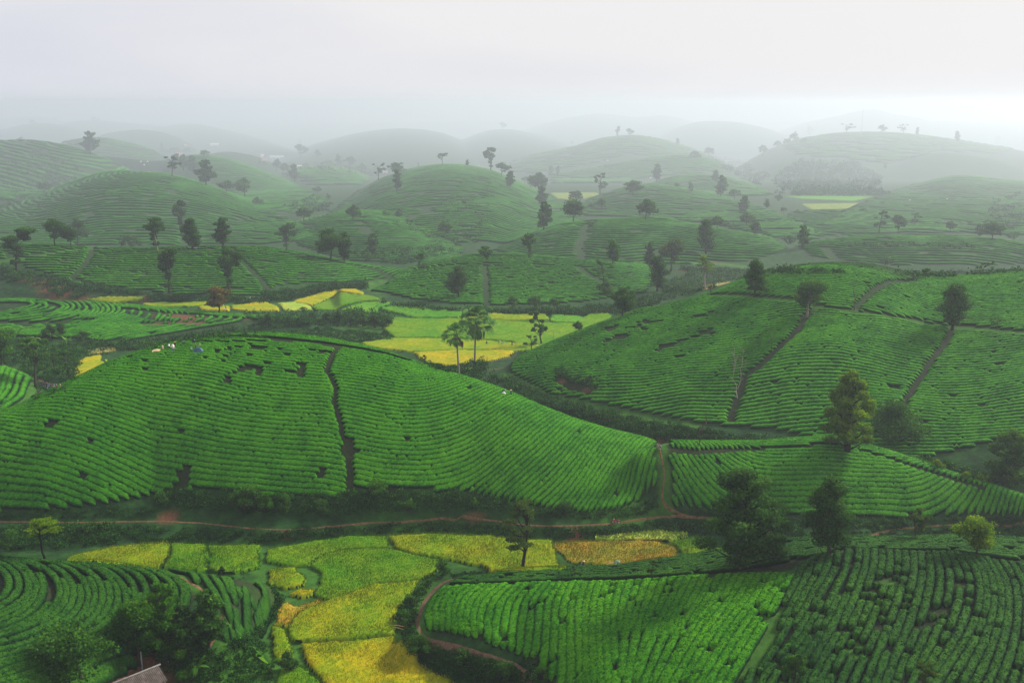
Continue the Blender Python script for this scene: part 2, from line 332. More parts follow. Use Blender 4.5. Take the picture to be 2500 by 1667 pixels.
def join(parts):
    """parts: list of (V, faces list, attrs) -> one"""
    V = []; FF = {}; AT = {}; n = 0
    for v, fs, at in parts:
        v = np.asarray(v, float)
        for f in fs:
            if len(f): FF.setdefault(np.asarray(f).shape[1], []).append(np.asarray(f) + n)
        for k, a in (at or {}).items(): AT.setdefault(k, []).append(a)
        V.append(v); n += len(v)
    return np.concatenate(V), [np.concatenate(f) for f in FF.values()], {k: np.concatenate(a) for k, a in AT.items()}

# ---------------------------------------------------------------- materials
def material(name, rough=0.8, spec=0.25):
    m = bpy.data.materials.new(name); m.use_nodes = True
    b = m.node_tree.nodes['Principled BSDF']
    b.inputs['Roughness'].default_value = rough
    b.inputs['Specular IOR Level'].default_value = spec
    return m, m.node_tree, b
def ramp(t, stops):
    r = t.nodes.new('ShaderNodeValToRGB'); el = r.color_ramp.elements
    while len(el) < len(stops): el.new(0.5)
    for e_, (p, c) in zip(el, stops): e_.position = p; e_.color = (*c, 1)
    return r
def noise(t, scale, detail=3, rough=.55, coord='Object', stretch=None):
    c = t.nodes.new('ShaderNodeTexCoord'); n = t.nodes.new('ShaderNodeTexNoise')
    n.inputs['Scale'].default_value = scale; n.inputs['Detail'].default_value = detail; n.inputs['Roughness'].default_value = rough
    if stretch:
        mpn = t.nodes.new('ShaderNodeMapping'); mpn.inputs['Scale'].default_value = stretch
        t.links.new(c.outputs[coord], mpn.inputs[0]); t.links.new(mpn.outputs[0], n.inputs['Vector'])
    else: t.links.new(c.outputs[coord], n.inputs['Vector'])
    return n
def attr(t, name):
    a = t.nodes.new('ShaderNodeAttribute'); a.attribute_name = name; return a
def mixc(t, a, b, fac, mode='MIX'):
    m = t.nodes.new('ShaderNodeMixRGB'); m.blend_type = mode
    for s, v in ((1, a), (2, b), (0, fac)):
        if hasattr(v, 'links'): t.links.new(v, m.inputs[s])
        elif s == 0: m.inputs[0].default_value = v
        else: m.inputs[s].default_value = (*v, 1)
    return m.outputs[0]
def bump(t, b, h, strength=.5, dist=.1):
    n = t.nodes.new('ShaderNodeBump'); n.inputs['Strength'].default_value = strength; n.inputs['Distance'].default_value = dist
    t.links.new(h, n.inputs['Height']); t.links.new(n.outputs[0], b.inputs['Normal'])
def plain(name, col, rough=.7, var=.35, scale=3., spec=.3, metal=0):
    m, t, b = material(name, rough, spec)
    n = noise(t, scale, 4)
    r = ramp(t, [(.3, tuple(c * (1 - var) for c in col)), (.7, tuple(min(1, c * (1 + var)) for c in col))])
    t.links.new(n.outputs[0], r.inputs[0]); t.links.new(r.outputs[0], b.inputs['Base Color'])
    b.inputs['Metallic'].default_value = metal
    return m
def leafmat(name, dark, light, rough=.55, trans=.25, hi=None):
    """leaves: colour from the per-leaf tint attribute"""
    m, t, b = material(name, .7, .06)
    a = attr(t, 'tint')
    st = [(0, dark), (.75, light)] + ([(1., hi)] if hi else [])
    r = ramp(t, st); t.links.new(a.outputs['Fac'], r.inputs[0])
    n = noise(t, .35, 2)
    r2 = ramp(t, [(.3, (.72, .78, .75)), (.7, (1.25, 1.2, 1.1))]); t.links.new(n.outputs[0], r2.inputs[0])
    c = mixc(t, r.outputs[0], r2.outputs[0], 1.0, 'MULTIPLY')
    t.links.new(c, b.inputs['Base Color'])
    tr = t.nodes.new('ShaderNodeBsdfTranslucent'); t.links.new(c, tr.inputs[0])
    mx = t.nodes.new('ShaderNodeMixShader'); mx.inputs[0].default_value = trans
    o = t.nodes['Material Output']
    t.links.new(b.outputs[0], mx.inputs[1]); t.links.new(tr.outputs[0], mx.inputs[2]); t.links.new(mx.outputs[0], o.inputs[0])
    return m

# ---------------------------------------------------------------- ground sheet
def inpoly(px, py, poly):
    poly = np.asarray(poly, float); x, y = np.asarray(px), np.asarray(py)
    ins = np.zeros(x.shape, bool); n = len(poly)
    for i in range(n):
        x0, y0 = poly[i]; x1, y1 = poly[(i + 1) % n]
        if y0 == y1: continue
        c = ((y0 > y) != (y1 > y)) & (x < (x1 - x0) * (y - y0) / (y1 - y0) + x0)
        ins ^= c
    return ins
# ---------------------------------------------------------------- tea plots
CREST = {}
CUT = {  # foot paths and ditches through the tea: (photo line, half width in metres)
 'A': [([(475,838),(560,838),(620,836),(730,839),(790,846),(825,853)], .35), ([(825,853),(811,867),(802,892),(797,910),(813,933),(819,952),(816,983),(822,1005),(830,1033),(834,1058),(841,1077),(850,1095)], .32),
       ([(850,1085),(858,1097),(852,1127),(855,1163),(856,1210)], .55)],
 'B': [([(1632,1098),(1700,1106),(1800,1100),(1880,1097),(1960,1093),(2040,1086)], .5), ([(2090,1098),(2190,1128),(2290,1160),(2400,1192)], .35)],
 'C': [([(2325,803),(2303,847),(2270,886),(2237,941),(2204,990),(2190,1020)], .45),
       ([(1994,753),(1969,773),(1947,809),(1905,847),(1878,872),(1858,894),(1820,919),(1801,975),(1793,994),(1784,1030)], .55),
       ([(1740,722),(1850,728),(1999,751),(2071,762),(2126,770),(2209,781),(2292,795),(2403,806),(2520,817)], .9),
       ([(2209,687),(2168,690),(2126,715),(2099,740),(2090,755)], .5), ([(1365,925),(1400,945),(1440,955)], 1.4)],
 'H1': [([(228,605),(222,622),(205,650),(185,672),(175,682)], .9), ([(560,606),(590,640),(620,668),(645,695),(650,712)], .9), ([(175,682),(230,697),(290,706),(350,711)], .9),
        ([(215,609),(300,612),(400,613),(500,611),(560,611),(640,612),(700,621),(800,638),(900,655),(1010,667)], 1.0), ([(20,625),(100,624),(190,611)], 1.2)],
 'H2': [([(1182,650),(1184,680),(1186,715),(1186,745)], .8), ([(1406,650),(1440,675),(1490,700)], .9), ([(1010,660),(1120,648),(1200,645),(1330,650),(1440,655)], .8)],
 'H3': [([(0,790),(120,790),(230,783)], 1.2), ([(300,755),(420,768),(560,773)], 1.4)],
 'K1': [([(94,486),(250,487),(330,486),(440,484),(530,478),(570,474)], 1.0), ([(395,446),(415,465),(432,480)], 1.3), ([(448,545),(456,600)], .9)],
 'K2': [([(840,523),(870,540),(905,575)], 1.0)],
 'K3': [([(895,465),(940,468),(1000,475),(1090,478),(1180,482),(1270,480)], 1.1), ([(1130,425),(1105,455),(1088,478),(1060,505),(1020,525),(985,540)], 1.1)],
 'K4': [([(1445,540),(1425,565),(1418,600),(1414,640)], 1.3)],
 'K5': [([(2010,605),(2030,625),(2045,640)], 1.2)],
 'K6': [([(1475,478),(1550,482),(1650,490),(1780,494)], 1.2)],
}
BARE = {
 'A': [(600,905,4,3,.3),(650,860,9,4,.22),(700,880,9,5,.2),(740,905,5,4,.3),(560,865,8,4,.2),(590,930,8,3,.15),(690,935,7,3,.15),(445,1172,1.7,2.2,.8),(120,1042,2.0,1.0,.6),(250,1052,1.2,.8,.4),(855,1100,2.2,2.2,.7),(785,1160,1.6,1.2,.5),(790,860,6,1.6,.3)],
 'C': [(1724,814,3,2,.6),(1690,830,3,1.5,.4),(1599,833,3,1.5,.4),(1489,806,4,3,.7),(1640,845,5,2,.6),(1710,775,4,2,.6),(1500,830,6,3,.4),(1560,800,8,5,.25),(2180,948,1.6,1.2,.9),(2440,893,1.6,1,.7),(1430,935,4,1.6,.8)],
 'E1': [(1880,1440,2.0,3,.35),(1870,1500,2,4,.3),(1660,1436,1.4,1.4,.3)],
 'E2': [(2170,1425,2.2,2.2,.6),(2150,1450,2,2.6,.35),(2100,1460,2.2,4,.2),(2140,1520,2.2,4,.2),(2290,1490,1.8,2.4,.3),(2080,1590,2,2.2,.5),(2340,1430,1.6,2,.5),(2080,1545,2.2,3,.4),(2010,1480,1.2,3,.35),(1990,1500,2,4,.3)],
 'ES': [(2110,1330,3,1.0,.5)],
 'H3': [(440,775,10,5,.6),(390,790,8,5,.55),(470,790,8,4,.5),(100,795,12,3,.4)],
}
GAPS = []
HEDGES = 0
NOTCH = .022
def profile_pts(n):
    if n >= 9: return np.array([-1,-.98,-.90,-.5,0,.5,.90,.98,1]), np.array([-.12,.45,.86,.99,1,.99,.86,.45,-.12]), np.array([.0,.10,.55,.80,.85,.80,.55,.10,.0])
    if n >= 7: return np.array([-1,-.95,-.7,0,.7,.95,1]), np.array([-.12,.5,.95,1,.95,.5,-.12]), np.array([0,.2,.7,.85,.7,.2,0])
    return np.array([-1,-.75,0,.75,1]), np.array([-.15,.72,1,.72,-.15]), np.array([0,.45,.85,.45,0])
def hedge_piece(P, w, h, n, jit, leaves, lsize, seed):
    """P (k,2) centre line on the ground -> vertices, faces, tint"""
    k = len(P)
    T = np.gradient(P, axis=0); T /= np.linalg.norm(T, axis=1)[:, None] + 1e-9
    N = np.stack([-T[:, 1], T[:, 0]], 1)
    u, zz, tt = profile_pts(n)
    e = np.minimum(np.arange(k), np.arange(k)[::-1])
    es = np.where(e == 0, .35, np.where(e == 1, .86, 1.0)); ez = np.where(e == 0, .15, np.where(e == 1, .85, 1.0))
    bulge = 1 + .16 * (vnoise(P[:, 0] * .9 + 3, P[:, 1] * .9, 4) - .5) + .10 * (vnoise(P[:, 0] * 2.7, P[:, 1] * 2.7, 9) - .5)
    hh = h * (1 + .14 * (vnoise(P[:, 0] * .7, P[:, 1] * .7, 14) - .5)) * ez
    W2 = (w / 2 * bulge * es)[:, None] * u[None, :]
    X = P[:, 0:1] + N[:, 0:1] * W2; Y = P[:, 1:2] + N[:, 1:2] * W2
    Z = hh[:, None] * zz[None, :]
    nt_ = np.where(RNG.random(k) < NOTCH, RNG.uniform(.35, .7, k), 1.)
    hh = hh * nt_; Z = hh[:, None] * zz[None, :]; X = P[:, 0:1] + (X - P[:, 0:1]) * (.4 + .6 * nt_[:, None]); Y = P[:, 1:2] + (Y - P[:, 1:2]) * (.4 + .6 * nt_[:, None])
    if jit > 0:
        r = RNG.normal(0, 1, (3, k, n)) * jit; r[:, :, [0, -1]] *= .3
        X = X + r[0]; Y = Y + r[1]; Z = Z + r[2] * .8
    G = ter(X, Y)
    V = np.stack([X, Y, Z + G], -1).reshape(-1, 3)
    i, j = np.meshgrid(np.arange(k - 1), np.arange(n - 1), indexing='ij')
    q = (i * n + j).ravel(); f = np.stack([q, q + n, q + n + 1, q + 1], 1)
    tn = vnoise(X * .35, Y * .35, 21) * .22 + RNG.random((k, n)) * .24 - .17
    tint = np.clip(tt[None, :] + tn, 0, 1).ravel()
    out = [(V, [f], {'tint': tint})]
    if leaves > 0 and k > 3:
        L_ = np.linalg.norm(np.diff(P, axis=0), axis=1).sum()
        m = int(L_ * w * leaves)
        if m > 0:
            s = RNG.random(m) * (k - 1.01); ii = s.astype(int); fr = (s - ii)[:, None]
            uu = RNG.uniform(-.97, .97, m)
            zf = np.interp(uu, u, zz)
            Pc = P[ii] * (1 - fr) + P[ii + 1] * fr; Nc = N[ii]
            wd = (w / 2 * bulge * es)[ii]; hz = hh[ii]
            x = Pc[:, 0] + Nc[:, 0] * wd * uu; y = Pc[:, 1] + Nc[:, 1] * wd * uu
            z = ter(x, y) + hz * zf + RNG.uniform(-.03, .07, m)
            c = np.stack([x, y, z], 1)
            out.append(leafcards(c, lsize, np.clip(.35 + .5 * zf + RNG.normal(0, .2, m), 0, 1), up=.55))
    return join(out) if len(out) > 1 else out[0]
def leafcards(c, size, tint, up=.3, aspect=.6, tri=True):
    """small pointed leaf tufts: one triangle pair (or one triangle) at each centre"""
    m = len(c)
    d = RNG.normal(0, 1, (m, 3)); d[:, 2] += up; d /= np.linalg.norm(d, axis=1)[:, None]
    r = RNG.normal(0, 1, (m, 3)); t = np.cross(d, r); t /= np.linalg.norm(t, axis=1)[:, None] + 1e-9
    b = np.cross(d, t)
    s = (size * RNG.uniform(.6, 1.4, m))[:, None] if np.ndim(size) == 0 else (size * RNG.uniform(.6, 1.4, m))[:, None]
    if tri:
        V = np.stack([c - t * s * .5, c + t * s * .5 + b * s * .1, c + b * s * aspect + d * s * .2], 1).reshape(-1, 3)
        f = np.arange(3 * m).reshape(m, 3)
        return V, [f], {'tint': np.repeat(tint, 3)}
    V = np.stack([c - t * s * .5, c + b * s * aspect * .5, c + t * s * .5 + d * s * .15, c - b * s * aspect * .5], 1).reshape(-1, 3)
    f = np.arange(4 * m).reshape(m, 4)
    return V, [f], {'tint': np.repeat(tint, 4)}

def ring(P0, P1, r, step):
    """closed line at distance r round the segment P0-P1"""
    P0 = np.array(P0, float); P1 = np.array(P1, float)
    d = P1 - P0; Ls = np.linalg.norm(d); d = d / Ls; n = np.array([-d[1], d[0]])
    a = np.arange(0, math.pi, step / r)
    arc1 = P1 + r * (np.cos(a)[:, None] * -n + np.sin(a)[:, None] * d)
    arc0 = P0 + r * (np.cos(a)[:, None] * n - np.sin(a)[:, None] * d)
    s = np.arange(0, Ls, step)[:, None]
    h = len(s) // 2; back = P1 + n * r - d * s
    return np.concatenate([back[h:], arc0, P0 - n * r + d * s, arc1, back[:h + 1]])
def warp(P, amp, L=28.):
    x, y = P[:, 0], P[:, 1]
    return P + np.stack([fbm(x / L, y / L, 31, 2) - .5, fbm(x / L, y / L, 37, 2) - .5], 1) * 2 * amp
def polyline_world(line):
    return np.array([hit(x, y)[:2] for x, y in line])
def dist_line(P, Lw):
    d = np.full(len(P), 1e9)
    for a, b in zip(Lw[:-1], Lw[1:]):
        ab = b - a; t = np.clip(((P - a) @ ab) / (ab @ ab + 1e-9), 0, 1)
        d = np.minimum(d, np.linalg.norm(P - a - t[:, None] * ab, axis=1))
    return d
_cutw = {}
def keep_mask(P, plot, hk, mask, yr, gap):
    Z = ter(P[:, 0], P[:, 1]) + .3
    px, py, _ = proj(np.stack([P[:, 0], P[:, 1], Z], 1))
    ok = inpoly(px, py, mask) & (P[:, 1] > yr[0]) & (P[:, 1] < yr[1])
    if hk not in _cutw: _cutw[hk] = [(polyline_world(l), w) for l, w in CUT.get(hk, [])]
    if ok.any():
        for Lw, w in _cutw[hk]:
            ok &= dist_line(P, Lw) > w * (1 + .5 * (vnoise(P[:, 0], P[:, 1], 3) - .5))
        for (bx, by, rx, ry, pr) in BARE.get(plot, []):
            key = ('b', plot, bx, by)
            if key not in _cutw: _cutw[key] = hit(bx, by)
            c = _cutw[key]
            q = ((P[:, 0] - c[0]) / rx) ** 2 + ((P[:, 1] - c[1]) / ry) ** 2
            cell = vnoise(P[:, 0] * .9, P[:, 1] * .9, 55)
            ok &= ~((q < 1) & (cell < .05 + .9 * pr * (1.15 - q)))
    if gap > 0 and len(P) > 10:
        st = np.linalg.norm(P[1] - P[0])
        n = RNG.poisson(gap * len(P) * st)
        for g in RNG.integers(0, len(P), n):
            ok[g:g + max(1, int(RNG.uniform(.15, .8) / st + .5))] = False
    return ok
def runs(ok, mn=4):
    r = []; s = None
    for i, v in enumerate(ok):
        if v and s is None: s = i
        if not v and s is not None:
            if i - s >= mn: r.append((s, i))
            s = None
    if s is not None and len(ok) - s >= mn: r.append((s, len(ok)))
    return r
def build_rows(lines, plot, hk, mask, yr, w, h, n=9, jit=.05, gap=.02, leaves=0, lsize=.16):
    """one joined shape per row: list of (V,F,attrs)"""
    res = []
    for P in lines:
        k0 = None
        if isinstance(P, tuple): P, k0 = P
        if len(P) < 4: continue
        ok = keep_mask(P, plot, hk, mask, yr, gap)
        if k0 is not None: ok &= k0
        parts = [hedge_piece(P[a:b], w, h, n, jit, leaves, lsize, 0) for a, b in runs(ok)]
        if parts: res.append(join(parts))
    return res
def resample(P, step):
    P = np.asarray(P, float); s = np.concatenate([[0], np.cumsum(np.linalg.norm(np.diff(P, axis=0), axis=1))])
    m = max(4, int(s[-1] / step)); t = np.linspace(0, s[-1], m)
    return np.stack([np.interp(t, s, P[:, k]) for k in range(P.shape[1])], 1)
def smoothline(P, k=3):
    for _ in range(k):
        Q = P.copy(); Q[1:-1] = (P[:-2] + 2 * P[1:-1] + P[2:]) / 4; P = Q
    return P
def loft(keys, counts, step, sp=1.5):
    """rows interpolated between key rows drawn on the photograph"""
    W = []
    for k in keys:
        p = polyline_world(k); s = np.concatenate([[0], np.cumsum(np.linalg.norm(np.diff(p, axis=0), axis=1))]); t = np.linspace(0, s[-1], 40)
        W.append(smoothline(np.stack([np.interp(t, s, p[:, 0]), np.interp(t, s, p[:, 1])], 1), 12))
    out_ = []
    for a, b, c in zip(W[:-1], W[1:], counts):
        # perpendicular distance between the key rows along their length
        g = dist_line(a, b)
        c = max(1, int(math.ceil(np.percentile(g, 97) / sp)))
        k = np.clip(np.floor(np.log2(np.maximum(sp / (g / c + 1e-6), 1e-6)) + .3), 0, 5)
        for i in range(c):
            kp = (i % (2 ** k)) == 0
            P = resample(np.concatenate([a + (b - a) * i / c, kp[:, None]], 1), step)
            out_.append((P[:, :2], P[:, 2] > .5))
    P = resample(W[-1], step); out_.append((P, np.ones(len(P), bool)))
    return out_
def make_tea_mat(name, stops, lo, hi):
    m, t, b = material(name, .8, .05)
    a = attr(t, 'tint')
    r = ramp(t, stops)
    n1 = noise(t, 3.2, 4, .75)
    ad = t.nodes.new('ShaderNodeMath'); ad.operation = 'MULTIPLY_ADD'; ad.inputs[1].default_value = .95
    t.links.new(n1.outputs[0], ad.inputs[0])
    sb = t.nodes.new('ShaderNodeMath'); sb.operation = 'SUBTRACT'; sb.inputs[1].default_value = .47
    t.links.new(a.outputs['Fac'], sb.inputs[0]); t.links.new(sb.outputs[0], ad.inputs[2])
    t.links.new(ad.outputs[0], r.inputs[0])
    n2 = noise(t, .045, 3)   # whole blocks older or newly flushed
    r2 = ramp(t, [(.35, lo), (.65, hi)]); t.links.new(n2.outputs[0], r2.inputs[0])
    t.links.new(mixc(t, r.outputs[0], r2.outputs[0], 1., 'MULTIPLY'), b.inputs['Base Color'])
    bump(t, b, n1.outputs[0], .8, .12)
    return m
TEA = {
 'new': make_tea_mat('tea_new_flush', [(0, (.001, .008, .002)), (.35, (.004, .030, .003)), (.72, (.012, .105, .002)), (1, (.058, .225, .003))], (.85, .92, 1.0), (1.4, 1.12, .8)),
 'mid': make_tea_mat('tea_leaves', [(0, (.001, .007, .002)), (.35, (.003, .025, .003)), (.72, (.009, .088, .002)), (1, (.048, .200, .003))], (.90, .95, 1.02), (1.2, 1.06, .9)),
 'old_shaded': make_tea_mat('tea_old_and_shaded', [(0, (.001, .006, .002)), (.35, (.003, .020, .004)), (.72, (.006, .041, .004)), (1, (.026, .094, .006))], (.82, .9, 1.05), (1.25, 1.1, .9)),  # old leaf; on hills C and D its darkness also paints in slope shade
}
MA = [(-330,1192),(-130,1088),(-60,1036),(0,1002),(55,984),(110,955),(149,936),(193,915),(260,883),(323,861),(380,843),(442,828),(497,821),(570,813),(650,810),(703,812),(786,821),(869,836),(952,858),(1035,887),(1117,910),(1200,937),(1270,963),(1323,989),(1406,1021),(1489,1046),(1572,1066),(1600,1078),(1602,1110),(1606,1160),(1590,1195),(1550,1222),(1500,1243),(1420,1247),(1340,1240),(1290,1228),(1200,1212),(1120,1196),(1000,1192),(870,1190),(850,1212),(700,1214),(600,1206),(500,1190),(384,1203),(276,1224),(166,1238),(0,1246),(-330,1240)]
MB = [(1636,1074),(1682,1075),(1793,1074),(1850,1075),(1933,1067),(2000,1063),(2050,1064),(2099,1078),(2182,1101),(2265,1129),(2347,1159),(2430,1184),(2500,1206),(2640,1250),(2640,1262),(2500,1262),(2400,1252),(2300,1254),(2154,1263),(2000,1256),(1850,1248),(1720,1240),(1650,1232),(1636,1215),(1640,1190),(1640,1150),(1630,1110)]
MC = [(1248,886),(1268,866),(1309,846),(1378,817),(1461,785),(1544,757),(1620,745),(1700,724),(1760,704),(1807,677),(1878,660),(1947,645),(2030,639),(2071,640),(2154,649),(2237,668),(2232,684),(2168,690),(2126,715),(2099,740),(2079,759),(2126,764),(2292,789),(2520,809),(2640,820),(2950,835),(2950,1200),(2640,1190),(2500,1172),(2265,1126),(2050,1082),(1890,1047),(1765,1036),(1677,1025),(1516,994),(1430,975),(1337,958),(1240,903)]
MD = [(2240,670),(2320,672),(2403,664),(2500,655),(2640,640),(2950,650),(2950,833),(2640,818),(2500,807),(2292,786),(2126,762),(2082,757),(2103,742),(2130,717),(2170,693),(2235,686)]
MH1 = [(-200,592),(0,594),(200,598),(400,600),(500,596),(640,597),(700,606),(800,624),(900,643),(1010,656),(1015,668),(1000,682),(930,684),(850,690),(760,690),(680,696),(640,722),(520,722),(420,716),(350,712),(240,696),(170,690),(120,668),(60,652),(40,630),(-200,625)]
MH2 = [(905,708),(965,674),(1000,650),(1100,624),(1190,614),(1250,615),(1406,631),(1572,642),(1605,672),(1580,712),(1500,726),(1420,736),(1320,742),(1200,744),(1100,740),(1000,728),(930,712)]
rows = {}
def rs(P0, P1, r0, r1, sp, step, amp=1.2):
    return [warp(ring(P0, P1, r, step), amp) for r in np.arange(r0, r1, sp)]
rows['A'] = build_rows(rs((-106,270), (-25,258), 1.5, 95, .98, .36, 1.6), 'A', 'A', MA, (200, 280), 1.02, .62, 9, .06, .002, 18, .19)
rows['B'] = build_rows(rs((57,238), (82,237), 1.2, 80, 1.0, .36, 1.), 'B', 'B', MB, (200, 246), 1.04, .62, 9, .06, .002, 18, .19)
rows['C'] = build_rows(rs((95,425), (215,393), 20, 230, 1.2, .55, 3.2), 'C', 'C', MC, (245, 362), 1.06, .68, 7, .05, .002, 8, .2)
rows['D'] = build_rows(rs((185,430), (262,405), 20, 215, 1.3, .55, 2.5), 'C', 'C', MD, (280, 365), 1.15, .68, 7, .05, .002, 8, .2)
E1K = [[(1092,1433),(1060,1465),(1045,1500),(1052,1538)],[(1240,1426),(1185,1470),(1168,1520),(1178,1562)],[(1358,1423),(1318,1475),(1314,1540),(1306,1605)],[(1432,1421),(1412,1480),(1412,1560),(1420,1740)],[(1520,1420),(1500,1480),(1496,1560),(1505,1740)],[(1663,1411),(1640,1470),(1600,1540),(1530,1740)],[(1800,1405),(1765,1470),(1700,1545),(1590,1740)],[(1935,1402),(1893,1480),(1845,1560),(1740,1740)]]
ME1 = [(1086,1430),(1240,1422),(1350,1419),(1516,1418),(1613,1409),(1700,1401),(1790,1400),(1850,1398),(1930,1398),(1943,1405),(1918,1466),(1899,1502),(1880,1535),(1850,1600),(1806,1667),(1770,1760),(1300,1760),(1320,1667),(1298,1612),(1262,1592),(1173,1562),(1062,1547),(1038,1525),(1030,1500),(1040,1476),(1060,1453)]
rows['E1'] = build_rows(loft(E1K, [4,5,4,3,4,4,5], .3, 1.4), 'E1', 'E', ME1, (100, 182), 1.5, .75, 9, .075, .03, 26, .2)
E2K = [[(2009,1361),(1969,1371),(1947,1414),(1914,1486),(1878,1555),(1850,1607),(1800,1740)],[(2045,1347),(2038,1403),(1988,1480),(1955,1541),(1919,1596),(1867,1646),(1830,1740)],[(2096,1345),(2093,1392),(2057,1486),(2016,1569),(1974,1638),(1930,1740)],[(2151,1346),(2154,1392),(2126,1472),(2093,1555),(2043,1624),(1995,1740)],[(2209,1349),(2212,1403),(2190,1472),(2162,1555),(2132,1624),(2090,1740)],[(2265,1352),(2273,1417),(2256,1500),(2209,1610),(2165,1740)],[(2350,1353),(2392,1417),(2392,1486),(2361,1569),(2292,1662),(2250,1740)],[(2417,1363),(2458,1425),(2464,1500),(2444,1596),(2417,1667),(2380,1740)],[(2486,1378),(2519,1430),(2530,1500),(2524,1596),(2480,1740)],[(2560,1390),(2600,1450),(2620,1520),(2600,1620),(2570,1740)],[(2660,1405),(2710,1460),(2730,1530),(2715,1630),(2690,1740)],[(2780,1425),(2830,1480),(2850,1550),(2840,1640),(2820,1740)]]
ME2 = [(2015,1355),(2066,1340),(2126,1341),(2209,1346),(2306,1347),(2375,1354),(2458,1370),(2520,1375),(2640,1380),(2950,1420),(2950,1760),(1780,1760),(1818,1667),(1855,1605),(1885,1540),(1910,1490),(1935,1425),(1955,1372)]
rows['E2'] = build_rows(loft(E2K, [2,3,2,3,3,5,3,2,3,4,4], .3, 1.42), 'E2', 'E', ME2, (100, 182), 1.12, .8, 9, .075, .05, 30, .2)
ESK = [[(1120,1416),(1240,1401),(1350,1396),(1489,1387),(1599,1374),(1746,1349),(1872,1330),(2021,1313),(2237,1315),(2334,1310),(2500,1319),(2620,1336),(2900,1376)],
       [(1096,1427),(1240,1419),(1350,1416),(1516,1412),(1613,1405),(1700,1400),(1850,1396),(1950,1372),(2060,1340),(2209,1343),(2306,1345),(2458,1368),(2620,1380),(2900,1415)]]
MES = [(1090,1412),(1240,1390),(1489,1376),(1746,1338),(1872,1319),(2021,1303),(2237,1305),(2334,1300),(2640,1315),(2950,1365),(2950,1415),(2640,1380),(2458,1366),(2306,1342),(2209,1341),(2060,1336),(1950,1370),(1925,1399),(1700,1404),(1613,1408),(1516,1414),(1240,1420),(1090,1429)]
rows['ES'] = build_rows(loft(ESK, [7], .35, 1.25), 'ES', 'E', MES, (150, 190), 1.35, .65, 9, .06, .05, 14, .2)
FK = [[(-250,1384),(-90,1372),(5,1392),(28,1425),(25,1458),(0,1480),(-90,1500),(-250,1524)],[(-250,1378),(-90,1366),(17,1367),(80,1408),(97,1447),(69,1486),(0,1522),(-90,1545),(-250,1569)],[(0,1367),(69,1372),(138,1414),(158,1453),(124,1508),(55,1547),(0,1563),(-90,1590),(-250,1614)],[(85,1373),(133,1378),(207,1417),(229,1480),(193,1527),(83,1574),(0,1599),(-90,1625),(-250,1649)],[(180,1380),(235,1386),(312,1436),(323,1500),(249,1555),(111,1605),(0,1635),(-90,1665),(-250,1689)],[(300,1389),(345,1395),(400,1425),(398,1480),(345,1538),(193,1596),(0,1667),(-80,1690),(-200,1720)],[(350,1393),(385,1401),(440,1432),(432,1500),(373,1555),(249,1610),(83,1667),(0,1690),(-150,1730)],[(395,1399),(470,1441),(446,1515),(395,1575),(290,1628),(150,1700)]]
MF = [(-330,1372),(-140,1348),(0,1352),(111,1360),(235,1370),(376,1384),(425,1398),(468,1430),(478,1452),(462,1490),(430,1540),(380,1585),(330,1612),(260,1655),(200,1720),(-330,1760)]
rows['F'] = build_rows(loft(FK, [2,2,3,3,4,1,2], .3, 1.3), 'F', 'F', MF, (100, 182), 1.24, .8, 9, .07, .006, 26, .2)
GK = [[(392,1392),(470,1403),(490,1450),(530,1500),(555,1570)],[(470,1401),(560,1420),(572,1460),(580,1510),(585,1568)],[(560,1412),(640,1435),(655,1470),(640,1510),(625,1550)]]
MG = [(388,1388),(470,1400),(580,1413),(650,1429),(684,1455),(675,1490),(650,1515),(610,1560),(560,1582),(535,1560),(535,1510),(520,1450),(470,1415),(420,1398)]
rows['G'] = build_rows(loft(GK, [4,3], .35), 'G', 'G', MG, (155, 184), 1.4, .8, 9, .05, .03, 12, .17)
M4 = [(-100,880),(0,892),(50,905),(84,930),(80,950),(60,980),(20,1000),(0,1008),(-100,1040)]
rows['L4'] = build_rows(loft([[(-80,895),(-60,960),(-50,1010)],[(0,897),(-20,940),(-40,990)],[(50,908),(20,960),(-30,1010)],[(80,930),(50,975),(0,1005)]], [3,3,3], .6, 2.2), 'L4', 'x', M4, (240, 340), 1.9, .9, 7, .05, .01, 4, .2)
H3K = [[(-80,742),(0,740),(55,738),(88,742),(80,752),(0,768),(-80,780)],[(60,732),(133,738),(172,749),(160,765),(83,776),(0,784),(-80,790)],[(180,738),(221,743),(250,760),(228,781),(138,795),(0,806),(-80,812)],[(240,741),(293,746),(314,760),(286,782),(193,798),(83,809),(-20,819)],[(320,748),(359,752),(410,771),(373,798),(276,814),(180,826)],[(430,758),(470,763),(506,779),(442,799),(345,817),(249,834)],[(540,768),(553,771),(604,782),(497,799),(415,814),(300,834)]]
MH3 = [(-100,734),(0,728),(133,735),(221,739),(300,742),(420,754),(530,766),(640,772),(720,776),(640,790),(540,802),(450,818),(330,832),(200,836),(120,824),(0,818),(-100,818)]
rows['H3'] = build_rows(loft(H3K, [4,5,3,4,3,3], .8, 2.4), 'H3', 'H3', MH3, (380, 462), 1.9, 1.0, 7, .06, .01, 2.5, .28)
rows['H3b'] = build_rows(loft([[(260,748),(420,757),(530,768),(660,774),(740,778)],[(280,752),(420,762),(530,773),(640,781),(700,784)]], [2], .8), 'x', 'x', [(200,740),(430,750),(760,770),(760,790),(430,775),(250,756)], (380, 470), 1.9, 1.0, 7, .06, .01, 2.5, .28)
